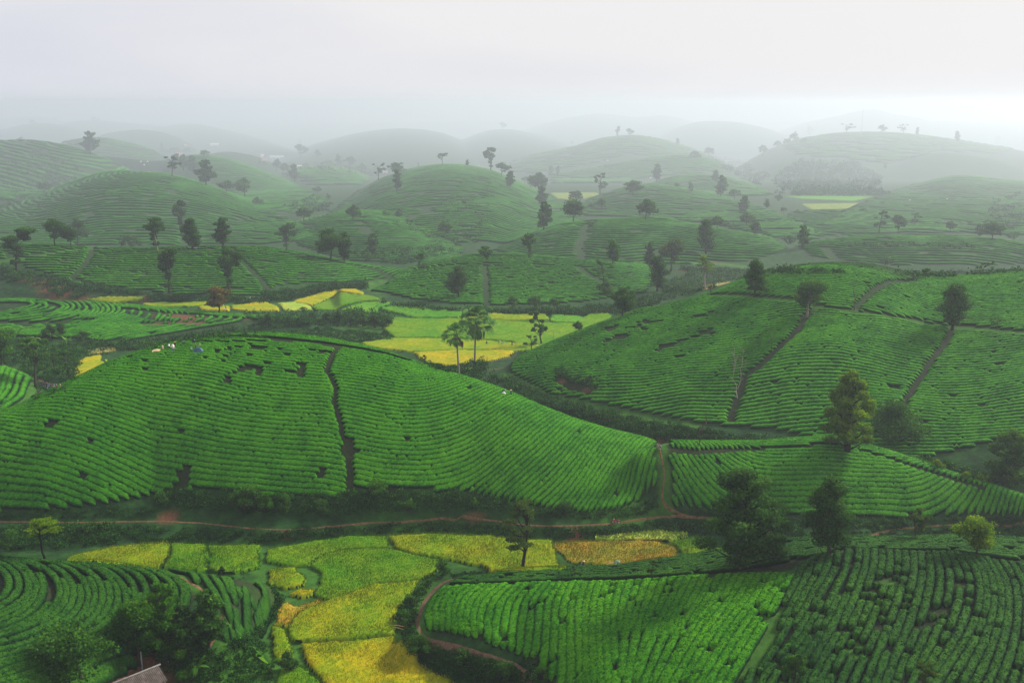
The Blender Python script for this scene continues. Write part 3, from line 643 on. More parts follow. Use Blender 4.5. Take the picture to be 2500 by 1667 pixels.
def far_rows(k, P0, P1, r0, r1, sp, st, mk, yr, w, h, n, jit, gap, leaves=0, ls=.3, amp=4.):
    fm = float(far_f(.5 * (yr[0] + yr[1])))
    lines = [P * far_f(P[:, 1:2]) for P in rs(P0, P1, r0, r1, sp, st, amp)]
    return build_rows(lines, k, k, mk, (yr[0] * float(far_f(yr[0])), yr[1] * float(far_f(yr[1]))), w * fm, h * fm, n, jit, gap, leaves, ls)
rows['H1'] = far_rows('H1', (-280,610), (-120,602), 60, 150, 1.9, .8, MH1, (455, 536), 1.65, .8, 7, .06, .008, 1.6, .3, 2.)
rows['H2'] = far_rows('H2', (-25,528), (45,526), 2, 120, 2.1, .8, MH2, (440, 548), 1.75, .9, 7, .06, .008, 1.6, .3, 2.)
def crestmask(hk, cr, top=6, foot=None):
    return [(x, y - top) for x, y in cr] + foot
MK = {
 'K1': ([(-60,535),(0,513),(94,474),(166,444),(249,416),(332,411),(415,418),(497,440),(553,460),(650,504),(740,545),(800,590)], [(780,600),(600,604),(450,604),(300,606),(150,604),(0,606),(-60,606)]),
 'K2': ([(722,541),(791,520),(877,511),(924,513),(979,529),(1062,562),(1140,608)], [(1120,640),(1000,640),(850,640),(720,600)]),
 'K3': ([(760,545),(797,519),(883,457),(924,432),(990,410),(1076,396),(1145,399),(1200,410),(1295,454),(1373,489),(1440,530)], [(1380,590),(1240,606),(1150,610),(1000,560),(880,540),(800,545)]),
 'K4': ([(1200,610),(1240,592),(1295,566),(1364,546),(1445,532),(1544,529),(1655,535),(1737,550),(1820,566),(1890,578)], [(1930,606),(1850,636),(1700,644),(1600,646),(1400,640),(1250,628)]),
 'K5': ([(1940,600),(1977,588),(2043,577),(2140,572),(2265,572),(2375,575),(2500,590),(2600,610)], [(2600,645),(2300,650),(2100,645),(1980,628)]),
 'K6': ([(1390,505),(1411,497),(1475,469),(1563,448),(1641,452),(1765,477),(1890,513),(2021,574)], [(2000,585),(1900,585),(1700,545),(1500,530),(1420,530)]),
 'K6b': ([(1560,455),(1605,438),(1682,423),(1779,430),(1848,452),(1905,480),(1985,520)], [(1930,532),(1800,492),(1600,455)]),
 'K7': ([(1905,530),(1933,514),(2000,511),(2126,517),(2292,535),(2375,552)], [(2350,575),(2200,568),(2040,575),(1960,590),(1930,560)]),
 'K8': ([(2000,548),(2030,530),(2071,507),(2154,472),(2265,438),(2347,423),(2430,432),(2540,440)], [(2640,575),(2400,572),(2200,560),(2040,552)]),
 'L0': ([(-60,340),(55,339),(138,348),(221,368),(276,393),(323,415)], [(330,425),(250,440),(150,470),(60,490),(-60,520)]),
 'L0c': ([(440,382),(490,374),(580,390),(650,416),(703,436),(758,462),(819,492)], [(760,530),(680,540),(600,500),(500,440),(440,400)]),
 'L0e': ([(689,422),(731,408),(786,404),(841,408),(910,436)], [(870,470),(820,485),(760,460),(700,430)]),
 'L1b': ([(1334,424),(1433,409),(1572,383),(1668,376),(1737,386),(1793,411)], [(1750,425),(1600,430),(1480,470),(1350,462)]),
 'L1': ([(1240,394),(1323,369),(1406,353),(1469,334),(1522,328),(1599,333),(1682,356),(1765,389)], [(1700,380),(1550,380),(1400,410),(1300,425),(1240,420)]),
 'L0b': ([(138,347),(193,336),(260,334),(332,350),(387,368)], [(380,395),(300,385),(200,370)]),
 'L5': ([(1900,352),(1960,334),(2043,322),(2154,320),(2265,329),(2375,344),(2480,360)], [(2450,380),(2300,370),(2180,400),(2000,385),(1920,380)]),
}
# long hedges on the farther hills: spine, spacing and window of each
FARROWS = [
 ('K1', (-245,765), (-150,765), 2, 260, 3.9, 2.2, (600, 800), 3.4, 1.0), ('K2', (-100,664), (-70,662), 2, 130, 2.8, 2., (540, 685), 2.4, .9),
 ('K3', (-75,860), (-15,860), 2, 300, 3.5, 2.6, (600, 890), 3.1, .9), ('K4', (25,622), (130,618), 1, 140, 3.0, 2., (530, 640), 2.5, 1.),
 ('K5', (190,620), (300,618), 1, 120, 2.3, 2., (535, 630), 1.95, .9), ('K6', (90,800), (150,798), 2, 230, 4.4, 2.6, (600, 815), 3.6, 1.3),
 ('K6b', (130,915), (190,912), 2, 230, 4.6, 3., (780, 925), 3.9, 1.2), ('K7', (205,715), (260,712), 2, 200, 3.6, 2.4, (580, 720), 2.9, 1.),
 ('K8', (330,930), (420,930), 2, 400, 4.4, 3., (600, 940), 3.9, .9), ('L0', (-430,1000), (-380,960), 2, 420, 7.5, 3.5, (760, 975), 6.2, 1.7),
 ('L0c', (-300,1010), (-250,1005), 2, 330, 4.8, 3.4, (640, 1020), 4.3, 1.), ('L0e', (-205,1160), (-180,1160), 2, 260, 6.5, 4., (900, 1180), 4.8, 1.7),
 ('L1b', (150,1160), (210,1160), 2, 360, 6.5, 4., (930, 1180), 5.0, 1.5), ('L1', (110,1440), (160,1440), 2, 420, 8.5, 5., (1130, 1460), 6.5, 1.9),
 ('L0b', (-500,1310), (-470,1310), 2, 320, 8., 5., (1050, 1330), 6., 1.9), ('L5', (420,1430), (520,1430), 2, 420, 9., 5., (1100, 1440), 7., 2.0)]
for k, P0, P1, r0, r1, sp, st, yr, w, h in FARROWS:
    mk = MK[k][0] + MK[k][1]
    rows[k] = far_rows(k, P0, P1, r0, r1, sp, st, mk, yr, w, h, 5, .08, .004)

ONES = ['', 'first', 'second', 'third', 'fourth', 'fifth', 'sixth', 'seventh', 'eighth', 'ninth', 'tenth', 'eleventh', 'twelfth', 'thirteenth', 'fourteenth', 'fifteenth', 'sixteenth', 'seventeenth', 'eighteenth', 'nineteenth']
TENS = {2: 'twent', 3: 'thirt', 4: 'fort', 5: 'fift', 6: 'sixt', 7: 'sevent', 8: 'eight', 9: 'ninet'}
def ordinal(n):
    if n < 20: return ONES[n]
    t, o = divmod(n, 10)
    return TENS[t] + ('ieth' if o == 0 else 'y ' + ONES[o])
TEA_LABEL = {
 'E1': ('bright right foreground tea hedge running downhill, %s row from the red path', 'bright foreground tea hedges'),
 'E2': ('gappy right foreground tea hedge, %s row right of the grassy strip', 'gappy foreground tea hedges'),
 'ES': ('low tea hedge on the right foreground rim, %s row from its skyline', 'tea hedges along the foreground rim'),
 'F': ('arched tea hedge on the left foreground hill, %s row out from its middle', 'arched tea hedges on the left foreground hill'),
 'G': ('tea hedge in the small left plot by the rice, %s row from the path', 'tea hedges of the small left plot'),
 'A': ('tea hedge curving round the big central hill, %s row below its summit', 'tea hedges on the big central hill'),
 'B': ('tea hedge on the low knoll by the fork, %s row below its top', 'tea hedges on the low knoll'),
 'C': ('long tea hedge on the dark right hill, %s row below its skyline', 'tea hedges on the dark right hill'),
 'D': ('tea hedge above the upper right grass terrace, %s row from the skyline', 'tea hedges above the grass terrace'),
}
spare = []
left = 300
for k in TEA_LABEL:
    n_ = 0
    for (V, f, at) in rows[k]:
        if len(V) > 120: n_ += 1
        if left > 0 and len(V) > 120:
            obj('tea_hedge', mesh('tea_hedge', V, f, at), TEA[{'E1': 'new', 'A': 'mid', 'B': 'mid'}.get(k, 'old_shaded')], label=TEA_LABEL[k][0] % ordinal(n_), category='hedge', group=TEA_LABEL[k][1]); left -= 1
        else: spare.append((V, f, at))

for k in rows:
    if k not in TEA_LABEL: spare += rows[k]
V, f, at = join(spare)
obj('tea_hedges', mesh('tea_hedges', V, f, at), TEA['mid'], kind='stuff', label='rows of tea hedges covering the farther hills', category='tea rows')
print('hedge rows', {k: len(v) for k, v in rows.items()}, 'left', left, 'verts', sum(len(v[0]) for r in rows.values() for v in r))
# ---------------------------------------------------------------- ground with soil, grass and dirt
XG = AG * YG
def blob(lst):
    m = np.zeros(AG.shape)
    for (x, y, rx, ry) in lst:
        c = hit(x, y); q = np.sqrt(((XG - c[0]) / rx) ** 2 + ((YG - c[1]) / ry) ** 2)
        m = np.maximum(m, np.clip(1.6 - 1.3 * q, 0, 1))
    return m
def line_field(lines):
    m = np.zeros(AG.shape)
    for l, w in lines:
        Lw = polyline_world(l)
        x0, x1, y0, y1 = Lw[:, 0].min() - 6, Lw[:, 0].max() + 6, Lw[:, 1].min() - 6, Lw[:, 1].max() + 6
        s = (XG > x0) & (XG < x1) & (YG > y0) & (YG < y1)
        d = dist_line(np.stack([XG[s], YG[s]], 1), Lw)
        m[s] = np.maximum(m[s], np.clip(1.5 - d / w, 0, 1))
    return m
def ground():
    V = np.stack([XG, YG, ZG], -1).reshape(-1, 3)
    i, j = np.meshgrid(np.arange(NA - 1), np.arange(NY - 1), indexing='ij')
    q = (i * NY + j).ravel()
    f = np.stack([q, q + NY, q + NY + 1, q + 1], 1)
    px, py, _ = proj(V)
    px = px.reshape(AG.shape); py = py.reshape(AG.shape)
    soil = np.zeros(AG.shape)
    for mk, yr in [(m_, (y_[0] * float(far_f(y_[0])), y_[1] * float(far_f(y_[1])))) for m_, y_ in ((MA, (200, 282)), (MB, (200, 246)), (MC, (245, 362)), (MD, (280, 365)), (ME1, (100, 182)), (ME2, (100, 182)), (MES, (150, 190)), (MF, (100, 182)), (MG, (155, 184)), (MH1, (455, 536)), (MH2, (440, 548)), (MH3, (380, 462)), (M4, (240, 340)))]:
        soil[inpoly(px, py, mk) & (YG > yr[0]) & (YG < yr[1])] = 1 if yr[0] < 370 else .45
    for k, _, _, _, _, _, _, yr, _, _ in FARROWS:
        soil[inpoly(px, py, MK[k][0] + MK[k][1]) & (YG > yr[0] * far_f(yr[0])) & (YG < yr[1] * far_f(yr[1]))] = .35
    dirt = blob([(410,1264,2.6,2.0),(330,1610,7,6),(300,1640,6,6),(360,1600,5,4),(1440,948,3.5,1.5),(1370,932,2,1.2),(110,690,7,5),(130,705,8,5),(150,720,8,4),(185,735,8,4),(60,682,6,3),(990,635,5,4),(1000,628,4,4),(1690,662,12,3),(1750,672,10,3),(1735,640,8,3),(1430,765,6,2),(1460,760,6,2),(1555,1077,6,2.5),(1600,1072,5,2),(1405,1305,2.5,1.5),(1395,1318,1.5,2),(1160,1265,3,.7),(700,1305,1.6,.7),(1290,435,8,8),(1275,455,8,8),(2330,735,6,2),(440,775,12,6),(390,795,8,4),(545,772,9,3),(600,778,9,2),(470,790,9,4),(2450,663,8,2),(570,720,4,2),(2240,892,1,1),(350,730,6,3)])
    grass = line_field([([(1999,751),(2071,762),(2126,770),(2209,781),(2292,795),(2403,806),(2520,817)], 1.8), ([(1740,722),(1850,728),(1999,751)], 1.2),
        ([(434,1408),(470,1425),(517,1453)], 1.6), ([(1054,1447),(1032,1477),(1020,1513),(1022,1545)], 1.5), ([(1930,1403),(1905,1466),(1885,1510),(1860,1570),(1830,1640)], 1.8), ([(1618,1085),(1614,1110),(1622,1150),(1620,1200),(1632,1240)], 1.3),
        ([(0,985),(40,975),(70,960),(92,945)], 3), ([(1240,915),(1300,945),(1370,975),(1500,1008),(1700,1045)], 1.6), ([(150,612),(230,607)], 3), ([(0,640),(100,625),(190,613)], 2.5), ([(2260,683),(2330,681)], 2.5), ([(1950,1400),(1990,1380),(2050,1352),(2130,1350),(2250,1352),(2370,1358)], 1.0),
        ([(940,690),(900,700),(930,712)], 4), ([(1640,640),(1760,645),(1850,655)], 5)]) + blob([(2175,1430,2.2,2.2),(2090,1595,2,2),(2080,1580,2,2),(1870,1590,2.2,3),(1860,1640,2.2,3),(1020,560,50,40),(1170,500,40,40),(940,555,14,26),(1000,580,14,20),(1060,600,14,12),(600,745,30,8),(1560,1250,6,3),(1500,1262,8,3),(1760,600,6,4),(620,1600,8,5),(580,1640,7,6),(650,1640,6,6),(120,900,14,10),(180,905,12,8),(1500,640,30,6),(850,1400,22,16),(850,1550,16,14),(700,1600,6,10),(1200,1350,14,8),(1000,1330,14,8),(600,1370,14,8),(1500,1340,16,6),(1200,800,40,30),(950,790,24,20),(800,745,24,14)])
    grass = np.clip(grass, 0, 1)
    m, t, b = material('ground_mat', .95, .1)
    n = noise(t, .35, 6, .68); nb = noise(t, .03, 5, .6); nf = noise(t, 2.2, 4, .7)
    base = ramp(t, [(.28, (.004, .016, .005)), (.5, (.010, .040, .009)), (.66, (.020, .070, .011)), (.8, (.040, .105, .016))]); t.links.new(n.outputs[0], base.inputs[0])
    bigr = ramp(t, [(.3, (.75, .85, .9)), (.7, (1.3, 1.2, 1.0))]); t.links.new(nb.outputs[0], bigr.inputs[0])
    col = mixc(t, base.outputs[0], bigr.outputs[0], 1, 'MULTIPLY')
    so = ramp(t, [(.3, (.006, .010, .004)), (.5, (.014, .026, .008)), (.62, (.028, .026, .012)), (.8, (.060, .038, .022))]); t.links.new(nf.outputs[0], so.inputs[0])
    col = mixc(t, col, so.outputs[0], attr(t, 'soil').outputs['Fac'])
    gr = ramp(t, [(.3, (.018, .070, .008)), (.6, (.045, .13, .012)), (.8, (.09, .17, .02))]); t.links.new(n.outputs[0], gr.inputs[0])
    gm = t.nodes.new('ShaderNodeMath'); gm.operation = 'MULTIPLY'; gm.inputs[1].default_value = .85; t.links.new(attr(t, 'grass').outputs['Fac'], gm.inputs[0])
    col = mixc(t, col, gr.outputs[0], gm.outputs[0])
    dr = ramp(t, [(.3, (.055, .022, .012)), (.6, (.13, .055, .028)), (.8, (.21, .11, .06))]); t.links.new(nf.outputs[0], dr.inputs[0])
    # ragged edge for the bare earth
    dm = t.nodes.new('ShaderNodeMath'); dm.operation = 'MULTIPLY_ADD'; dm.inputs[1].default_value = 1.2; dm.inputs[2].default_value = -.62
    t.links.new(n.outputs[0], dm.inputs[0])
    dm2 = t.nodes.new('ShaderNodeMath'); dm2.operation = 'ADD'; dm2.use_clamp = True; t.links.new(attr(t, 'dirt').outputs['Fac'], dm2.inputs[0]); t.links.new(dm.outputs[0], dm2.inputs[1])
    dm3 = t.nodes.new('ShaderNodeMath'); dm3.operation = 'SMOOTH_MIN'; dm3.inputs[2].default_value = .1; t.links.new(dm2.outputs[0], dm3.inputs[0]); t.links.new(attr(t, 'dirt').outputs['Fac'], dm3.inputs[1])
    col = mixc(t, col, dr.outputs[0], dm3.outputs[0])
    t.links.new(col, b.inputs['Base Color'])
    bump(t, b, n.outputs[0], .9, .5)
    obj('ground', mesh('ground', V, [f], {'soil': soil.ravel(), 'grass': grass.ravel(), 'dirt': np.clip(dirt, 0, 1).ravel()}), m, kind='structure')
ground()

# ---------------------------------------------------------------- dirt paths
path_mat = plain('path_earth', (.12, .068, .032), .9, .45, 1.6, .1)
path_red = plain('path_red_earth', (.12, .070, .044), .9, .35, 1.6, .1)
def ribbon(name, line, w, mat, lift=.05, step=.5, label=None):
    P = smoothline(resample(polyline_world(line), step), 3)
    T = np.gradient(P, axis=0); T /= np.linalg.norm(T, axis=1)[:, None] + 1e-9
    N = np.stack([-T[:, 1], T[:, 0]], 1)
    ww = w * (1 + .5 * (vnoise(P[:, 0] * .6, P[:, 1] * .6, 8) - .5))
    us = np.linspace(-.5, .5, 4)
    X = P[:, :1] + N[:, :1] * ww[:, None] * us; Y = P[:, 1:] + N[:, 1:] * ww[:, None] * us
    Z = ter(X, Y) + lift + np.array([-.06, .02, .02, -.06])
    V = np.stack([X, Y, Z], -1).reshape(-1, 3); k = len(P)
    i, j = np.meshgrid(np.arange(k - 1), np.arange(3), indexing='ij'); q = (i * 4 + j).ravel()
    return obj(name, mesh(name, V, [np.stack([q, q + 4, q + 5, q + 1], 1)]), mat, kind='structure')
ribbon('dirt_path', PATH_MAIN, .42, path_mat)
ribbon('dirt_path', PATH_RIGHT, .5, path_mat)
ribbon('dirt_path', PATH_FORK, .42, path_mat)
ribbon('dirt_path', [(1112,1411),(1087,1419),(1068,1432),(1054,1447),(1041,1462),(1032,1477),(1025,1495),(1021,1513),(1021,1530),(1025,1545),(1037,1558),(1053,1567),(1076,1573),(1131,1585),(1165,1595),(1200,1605),(1235,1615),(1262,1627),(1280,1645),(1292,1665),(1300,1700)], .8, path_red)
ribbon('dirt_path', [(420,1400),(434,1408),(452,1415),(470,1425),(490,1437),(517,1453),(530,1475)], .6, path_mat)
ribbon('dirt_path', [(545,1500),(538,1524),(528,1548),(515,1572),(505,1590)], .5, path_mat)
ribbon('dirt_path', [(0,905),(45,912),(80,922),(105,932),(130,940),(160,946)], .8, path_mat)
ribbon('dirt_path', [(1240,892),(1215,900),(1170,908),(1120,906),(1080,902)], .8, path_mat)
ribbon('dirt_path', [(1260,880),(1300,862),(1330,848)], .6, path_mat)

# ---------------------------------------------------------------- rice
def rice_mat(name, lo, mid, hi, sc=1.5):
    m, t, b = material(name, .85, .04)
    n = noise(t, sc, 5, .75, stretch=(1, .6, 1)); n2 = noise(t, .11, 3); a = attr(t, 'tint')
    r = ramp(t, [(.25, lo), (.5, mid), (.72, hi)])
    mx = t.nodes.new('ShaderNodeMath'); mx.operation = 'MULTIPLY_ADD'; mx.inputs[1].default_value = .55
    s_ = t.nodes.new('ShaderNodeMath'); s_.operation = 'MULTIPLY_ADD'; s_.inputs[1].default_value = .45; s_.inputs[2].default_value = 0
    t.links.new(a.outputs['Fac'], s_.inputs[0]); t.links.new(n.outputs[0], mx.inputs[0]); t.links.new(s_.outputs[0], mx.inputs[2])
    t.links.new(mx.outputs[0], r.inputs[0])
    r2 = ramp(t, [(.35, (.72, .95, .9)), (.65, (1.28, 1.05, 1.))]); t.links.new(n2.outputs[0], r2.inputs[0])
    t.links.new(mixc(t, r.outputs[0], r2.outputs[0], 1., 'MULTIPLY'), b.inputs['Base Color'])
    bump(t, b, n.outputs[0], .25, .15)
    return m
R_GOLD = rice_mat('rice_gold', (.13, .16, .003), (.205, .215, .004), (.31, .275, .006))
R_MIX = rice_mat('rice_ripening', (.075, .14, .003), (.135, .20, .004), (.22, .245, .006))
R_GREEN = rice_mat('rice_green', (.035, .11, .003), (.070, .165, .004), (.125, .21, .006))
R_DEEP = rice_mat('rice_deep_green', (.03, .13, .008), (.06, .19, .012), (.11, .24, .015))
R_PALE = rice_mat('rice_pale', (.13, .20, .02), (.22, .29, .035), (.32, .36, .06))
R_BROWN = rice_mat('rice_stubble', (.08, .11, .006), (.19, .17, .009), (.33, .19, .03), 2.2)
R_TAN = rice_mat('dry_straw', (.10, .11, .025), (.19, .16, .045), (.28, .21, .08))
R_FAR = rice_mat('rice_far', (.07, .12, .02), (.13, .18, .035), (.20, .23, .06))
def paddy(poly, mat, h=.75, res=.5, blades=0, label='', lab2='rice paddy', edge=True, bl=(.42, .07)):
    W = polyline_world([(np.clip(x, -200, 2700), y) for x, y in poly])
    x0, y0 = W.min(0) - res; x1, y1 = W.max(0) + res
    nx = int((x1 - x0) / res) + 2; ny = int((y1 - y0) / res) + 2
    gx, gy = np.meshgrid(x0 + np.arange(nx) * res, y0 + np.arange(ny) * res, indexing='ij')
    wob = (fbm(gx / 3, gy / 3, 71, 2) - .5) * 1.2 * min(1, res * 1.5)
    ins = inpoly(gx + wob, gy + wob, W)
    if ins.sum() < 6: return
    er = ins.copy()
    er[1:-1, 1:-1] = ins[1:-1, 1:-1] & ins[:-2, 1:-1] & ins[2:, 1:-1] & ins[1:-1, :-2] & ins[1:-1, 2:]
    gxx = gx + RNG.uniform(-.3, .3, gx.shape) * res; gyy = gy + RNG.uniform(-.3, .3, gx.shape) * res
    er = ins; d_ = ins.copy()
    d_[1:-1, 1:-1] = ins[1:-1, 1:-1] | ins[:-2, 1:-1] | ins[2:, 1:-1] | ins[1:-1, :-2] | ins[1:-1, 2:]
    ins = d_
    hh = np.where(er, h * (.9 + .06 * RNG.random(gx.shape) + .5 * (fbm(gx / 5, gy / 5, 61) - .5)), -.05)
    z = ter(gxx, gyy) + hh
    V = np.stack([gxx, gyy, z], -1).reshape(-1, 3)
    i, j = np.meshgrid(np.arange(nx - 1), np.arange(ny - 1), indexing='ij')
    keep = ins[:-1, :-1] & ins[1:, :-1] & ins[:-1, 1:] & ins[1:, 1:]
    q = (i * ny + j)[keep]; f = np.stack([q, q + ny, q + ny + 1, q + 1], 1)
    used, inv = np.unique(f, return_inverse=True)
    tint = np.where(er, RNG.random(gx.shape) * .9 + .1, .0).ravel()
    parts = [(V[used], [inv.reshape(f.shape)], {'tint': tint[used]})]
    if blades:
        m = int(er.sum() * res * res * blades); src = np.argwhere(er)
        s = src[RNG.integers(0, len(src), m)]
        x = x0 + (s[:, 0] + RNG.random(m)) * res; y = y0 + (s[:, 1] + RNG.random(m)) * res
        g = ter(x, y); a = RNG.uniform(0, math.pi, m); wv = bl[1] * RNG.uniform(.6, 1.4, m); hb = bl[0] * RNG.uniform(.7, 1.3, m)
        lean = RNG.normal(0, .14, (m, 2))
        b0 = np.stack([x - np.cos(a) * wv, y - np.sin(a) * wv * .5, g + h * .6], 1); b1 = np.stack([x + np.cos(a) * wv, y + np.sin(a) * wv * .5, g + h * .6], 1)
        tp = np.stack([x + lean[:, 0], y + lean[:, 1], g + h * .75 + hb], 1)
        Vb = np.stack([b0, b1, tp], 1).reshape(-1, 3)
        tb = np.clip(RNG.random(m)[:, None] * .6 + np.array([.05, .05, .35]), 0, 1.2).ravel()
        parts.append((Vb, [np.arange(3 * m).reshape(m, 3)], {'tint': tb}))
    V, f, at = join(parts)
    obj('rice_paddy', mesh('rice_paddy', V, f, at), mat, kind='stuff', label=label, category=lab2)
BL = 30
paddy([(733,1578),(845,1572),(960,1560),(979,1585),(1021,1624),(1090,1667),(1150,1710),(830,1710),(786,1667),(753,1624)], R_GOLD, .8, .45, BL, 'ripe golden rice field at the bottom centre')
paddy([(703,1538),(731,1500),(775,1480),(855,1453),(910,1431),(1021,1423),(1015,1447),(974,1486),(958,1553),(841,1563),(731,1571),(711,1567)], R_MIX, .75, .45, BL, 'yellow green rice field above the bottom golden one')
paddy([(758,1386),(797,1356),(841,1346),(952,1343),(1007,1359),(1068,1370),(1062,1403),(1021,1420),(910,1428),(855,1450),(808,1472),(763,1457),(786,1425),(783,1403)], R_GREEN, .7, .45, BL, 'largest bright green rice field in the middle of the near valley')
paddy([(656,1393),(717,1391),(750,1417),(736,1435),(692,1442),(659,1428)], R_MIX, .7, .45, BL, 'small rounded rice field left of the ditch bend')
paddy([(650,1348),(786,1323),(855,1312),(943,1312),(950,1338),(836,1344),(791,1355),(753,1384),(714,1386),(650,1375)], R_GREEN, .7, .45, BL, 'green rice field under the path bank')
paddy([(951,1312),(1090,1308),(1200,1315),(1270,1324),(1345,1323),(1358,1355),(1385,1397),(1270,1402),(1187,1389),(1104,1368),(1078,1366),(1009,1356),(971,1340)], R_MIX, .75, .45, BL, 'golden green rice field beside the tiered tree')
paddy([(695,1473),(775,1470),(784,1476),(731,1499),(701,1530),(668,1533),(684,1494)], R_BROWN, .7, .45, BL, 'small orange brown ripe rice patch')
paddy([(702,1455),(736,1444),(764,1446),(759,1457),(745,1463)], R_GOLD, .7, .45, BL, 'tiny golden rice patch beside the ditch bend')
paddy([(666,1536),(695,1539),(706,1582),(709,1612),(681,1622),(662,1590)], R_MIX, .7, .45, BL, 'narrow rice strip left of the ditch')
paddy([(703,1620),(731,1630),(775,1667),(810,1710),(670,1710),(680,1650)], R_GREEN, .7, .45, BL, 'green rice patch at the bottom left of the ditch')
paddy([(166,1364),(276,1340),(345,1332),(418,1328),(413,1356),(393,1383),(235,1375)], R_MIX, .7, .5, BL, 'yellowing rice strip behind the left foreground hill')
paddy([(424,1329),(507,1335),(504,1356),(504,1399),(396,1387),(417,1359)], R_GREEN, .7, .5, BL, 'green rice field behind the small left tea plot')
paddy([(513,1336),(639,1335),(631,1348),(631,1391),(573,1402),(513,1399)], R_GREEN, .7, .5, BL, 'square green rice field in the left of the near valley')
paddy([(1351,1326),(1447,1324),(1599,1321),(1653,1342),(1647,1358),(1599,1370),(1489,1378),(1395,1373),(1364,1348)], R_BROWN, .45, .45, BL, 'partly harvested orange brown rice field')
paddy([(1447,1316),(1613,1302),(1682,1309),(1641,1324),(1489,1323)], R_PALE, .8, .45, 22, 'patch of pale broad leaved crop behind the harvested rice', 'crop', bl=(.4, .3))
paddy([(1643,1327),(1696,1315),(1744,1331),(1755,1345),(1663,1352)], R_GREEN, .75, .45, BL, 'bright green rice corner left of the big dark tree')
paddy([(722,734),(775,718),(827,710),(888,715),(885,721),(800,730),(761,747),(717,740)], R_GOLD, .7, .7, 0, 'curved yellow rice field below the long left slope')
paddy([(564,749),(620,740),(650,739),(678,752),(682,760),(600,761),(566,756)], R_GOLD, .7, .7, 0, 'yellow rice field right of the orange tree')
paddy([(485,749),(520,747),(557,751),(560,760),(490,757)], R_GOLD, .7, .7, 0, 'yellow rice field behind the orange tree')
paddy([(680,743),(717,740),(756,749),(762,758),(692,759)], R_PALE, .7, .7, 0, 'pale rice field beside the curved yellow one')
paddy([(764,751),(803,733),(891,723),(925,730),(922,734),(863,742),(822,757),(771,759)], R_GREEN, .7, .7, 0, 'green curved rice field below the yellow crescent')
paddy([(835,758),(865,745),(938,737),(969,744),(921,752),(922,765),(869,763)], R_DEEP, .7, .7, 0, 'deep green rice field in the middle valley')
paddy([(924,754),(974,746),(1140,766),(1118,777),(1010,777),(977,769)], R_DEEP, .7, .7, 0, 'dull green rice field under the oval tea hill')
paddy([(1150,767),(1240,770),(1330,768),(1340,782),(1240,784),(1140,780)], R_MIX, .7, .7, 0, 'yellowish rice strip under the oval hill bank')
paddy([(1345,770),(1400,771),(1430,780),(1400,790),(1345,786)], R_DEEP, .7, .7, 0, 'pale green rice square in the middle valley')
paddy([(1440,768),(1489,763),(1544,764),(1500,785),(1440,800),(1410,786)], R_GREEN, .7, .7, 0, 'green rice corner against the dark right hill')
paddy([(932,803),(963,779),(1131,779),(1240,786),(1400,792),(1435,800),(1400,822),(1340,840),(1250,835),(1200,832),(1046,825),(963,827)], R_GREEN, .7, .7, 0, 'widest bright rice field behind the palms')
paddy([(878,840),(957,829),(1046,828),(1187,834),(1330,843),(1300,856),(1145,855),(1021,861),(924,853)], R_MIX, .7, .7, 0, 'yellow rice strip crossing behind the palm trunks')
paddy([(1007,862),(1145,857),(1256,859),(1242,872),(1173,889),(1090,894),(1035,886)], R_GOLD, .7, .7, 0, 'golden rice field at the foot of the palms')
paddy([(205,876),(249,868),(243,881),(260,889),(235,903),(202,920),(182,908),(193,886)], R_GOLD, .7, .6, 0, 'golden rice patch left of the central hill')
paddy([(210,731),(304,726),(354,729),(337,737),(263,740)], R_MIX, .7, .7, 0, 'yellow green rice strip at the left')
paddy([(351,742),(506,738),(509,742),(464,750),(359,748)], R_MIX, .7, .7, 0, 'narrow green rice strip left of the orange tree')
paddy([(207,858),(240,850),(276,849),(285,857),(240,864),(215,868)], R_TAN, .4, .6, 0, 'dry tan grass strip', 'grass', bl=(.4,.3))
paddy([(256,873),(351,861),(320,872),(266,886)], R_PALE, .4, .6, 0, 'pale dry grass beside the golden patch', 'grass', bl=(.4,.3))
paddy([(1345,472),(1455,471),(1466,475),(1433,485),(1395,489),(1359,485)], R_FAR, .9, 2.5, 0, 'far pale rice field between the hazy hills')
paddy([(1916,480),(2132,481),(2085,492),(1960,486)], R_DEEP, .9, 2.5, 0, 'far upper rice strip before the wooded slope')
paddy([(1960,499),(2096,497),(2071,510),(1988,514)], R_FAR, .9, 2.5, 0, 'far straw coloured field before the wooded slope')
paddy([(1707,699),(1751,691),(1782,688),(1746,702)], R_TAN, .5, .7, 0, 'dry straw patch behind the dark right hill', 'grass')
# ---------------------------------------------------------------- vectorised sight lines
def hits(px, py):
    px = np.asarray(px, float); py = np.asarray(py, float); o = np.zeros((len(px), 3))
    T2 = TS[::2]
    for s in range(0, len(px), 1500):
        a, m = ray(px[s:s + 1500], py[s:s + 1500])
        z = CAMH - m[:, None] * T2[None]; g = ter(a[:, None] * T2[None], np.broadcast_to(T2[None], z.shape))
        k = np.argmax(z <= g + .02, axis=1); k = np.maximum(k, 1); r = np.arange(len(a))
        d0 = z[r, k - 1] - g[r, k - 1]; d1 = z[r, k] - g[r, k]
        Y = T2[k - 1] + (T2[k] - T2[k - 1]) * np.clip(d0 / (d0 - d1 + 1e-9), 0, 1)
        o[s:s + 1500] = np.stack([a * Y, Y, ter(a * Y, Y)], 1)
    return o
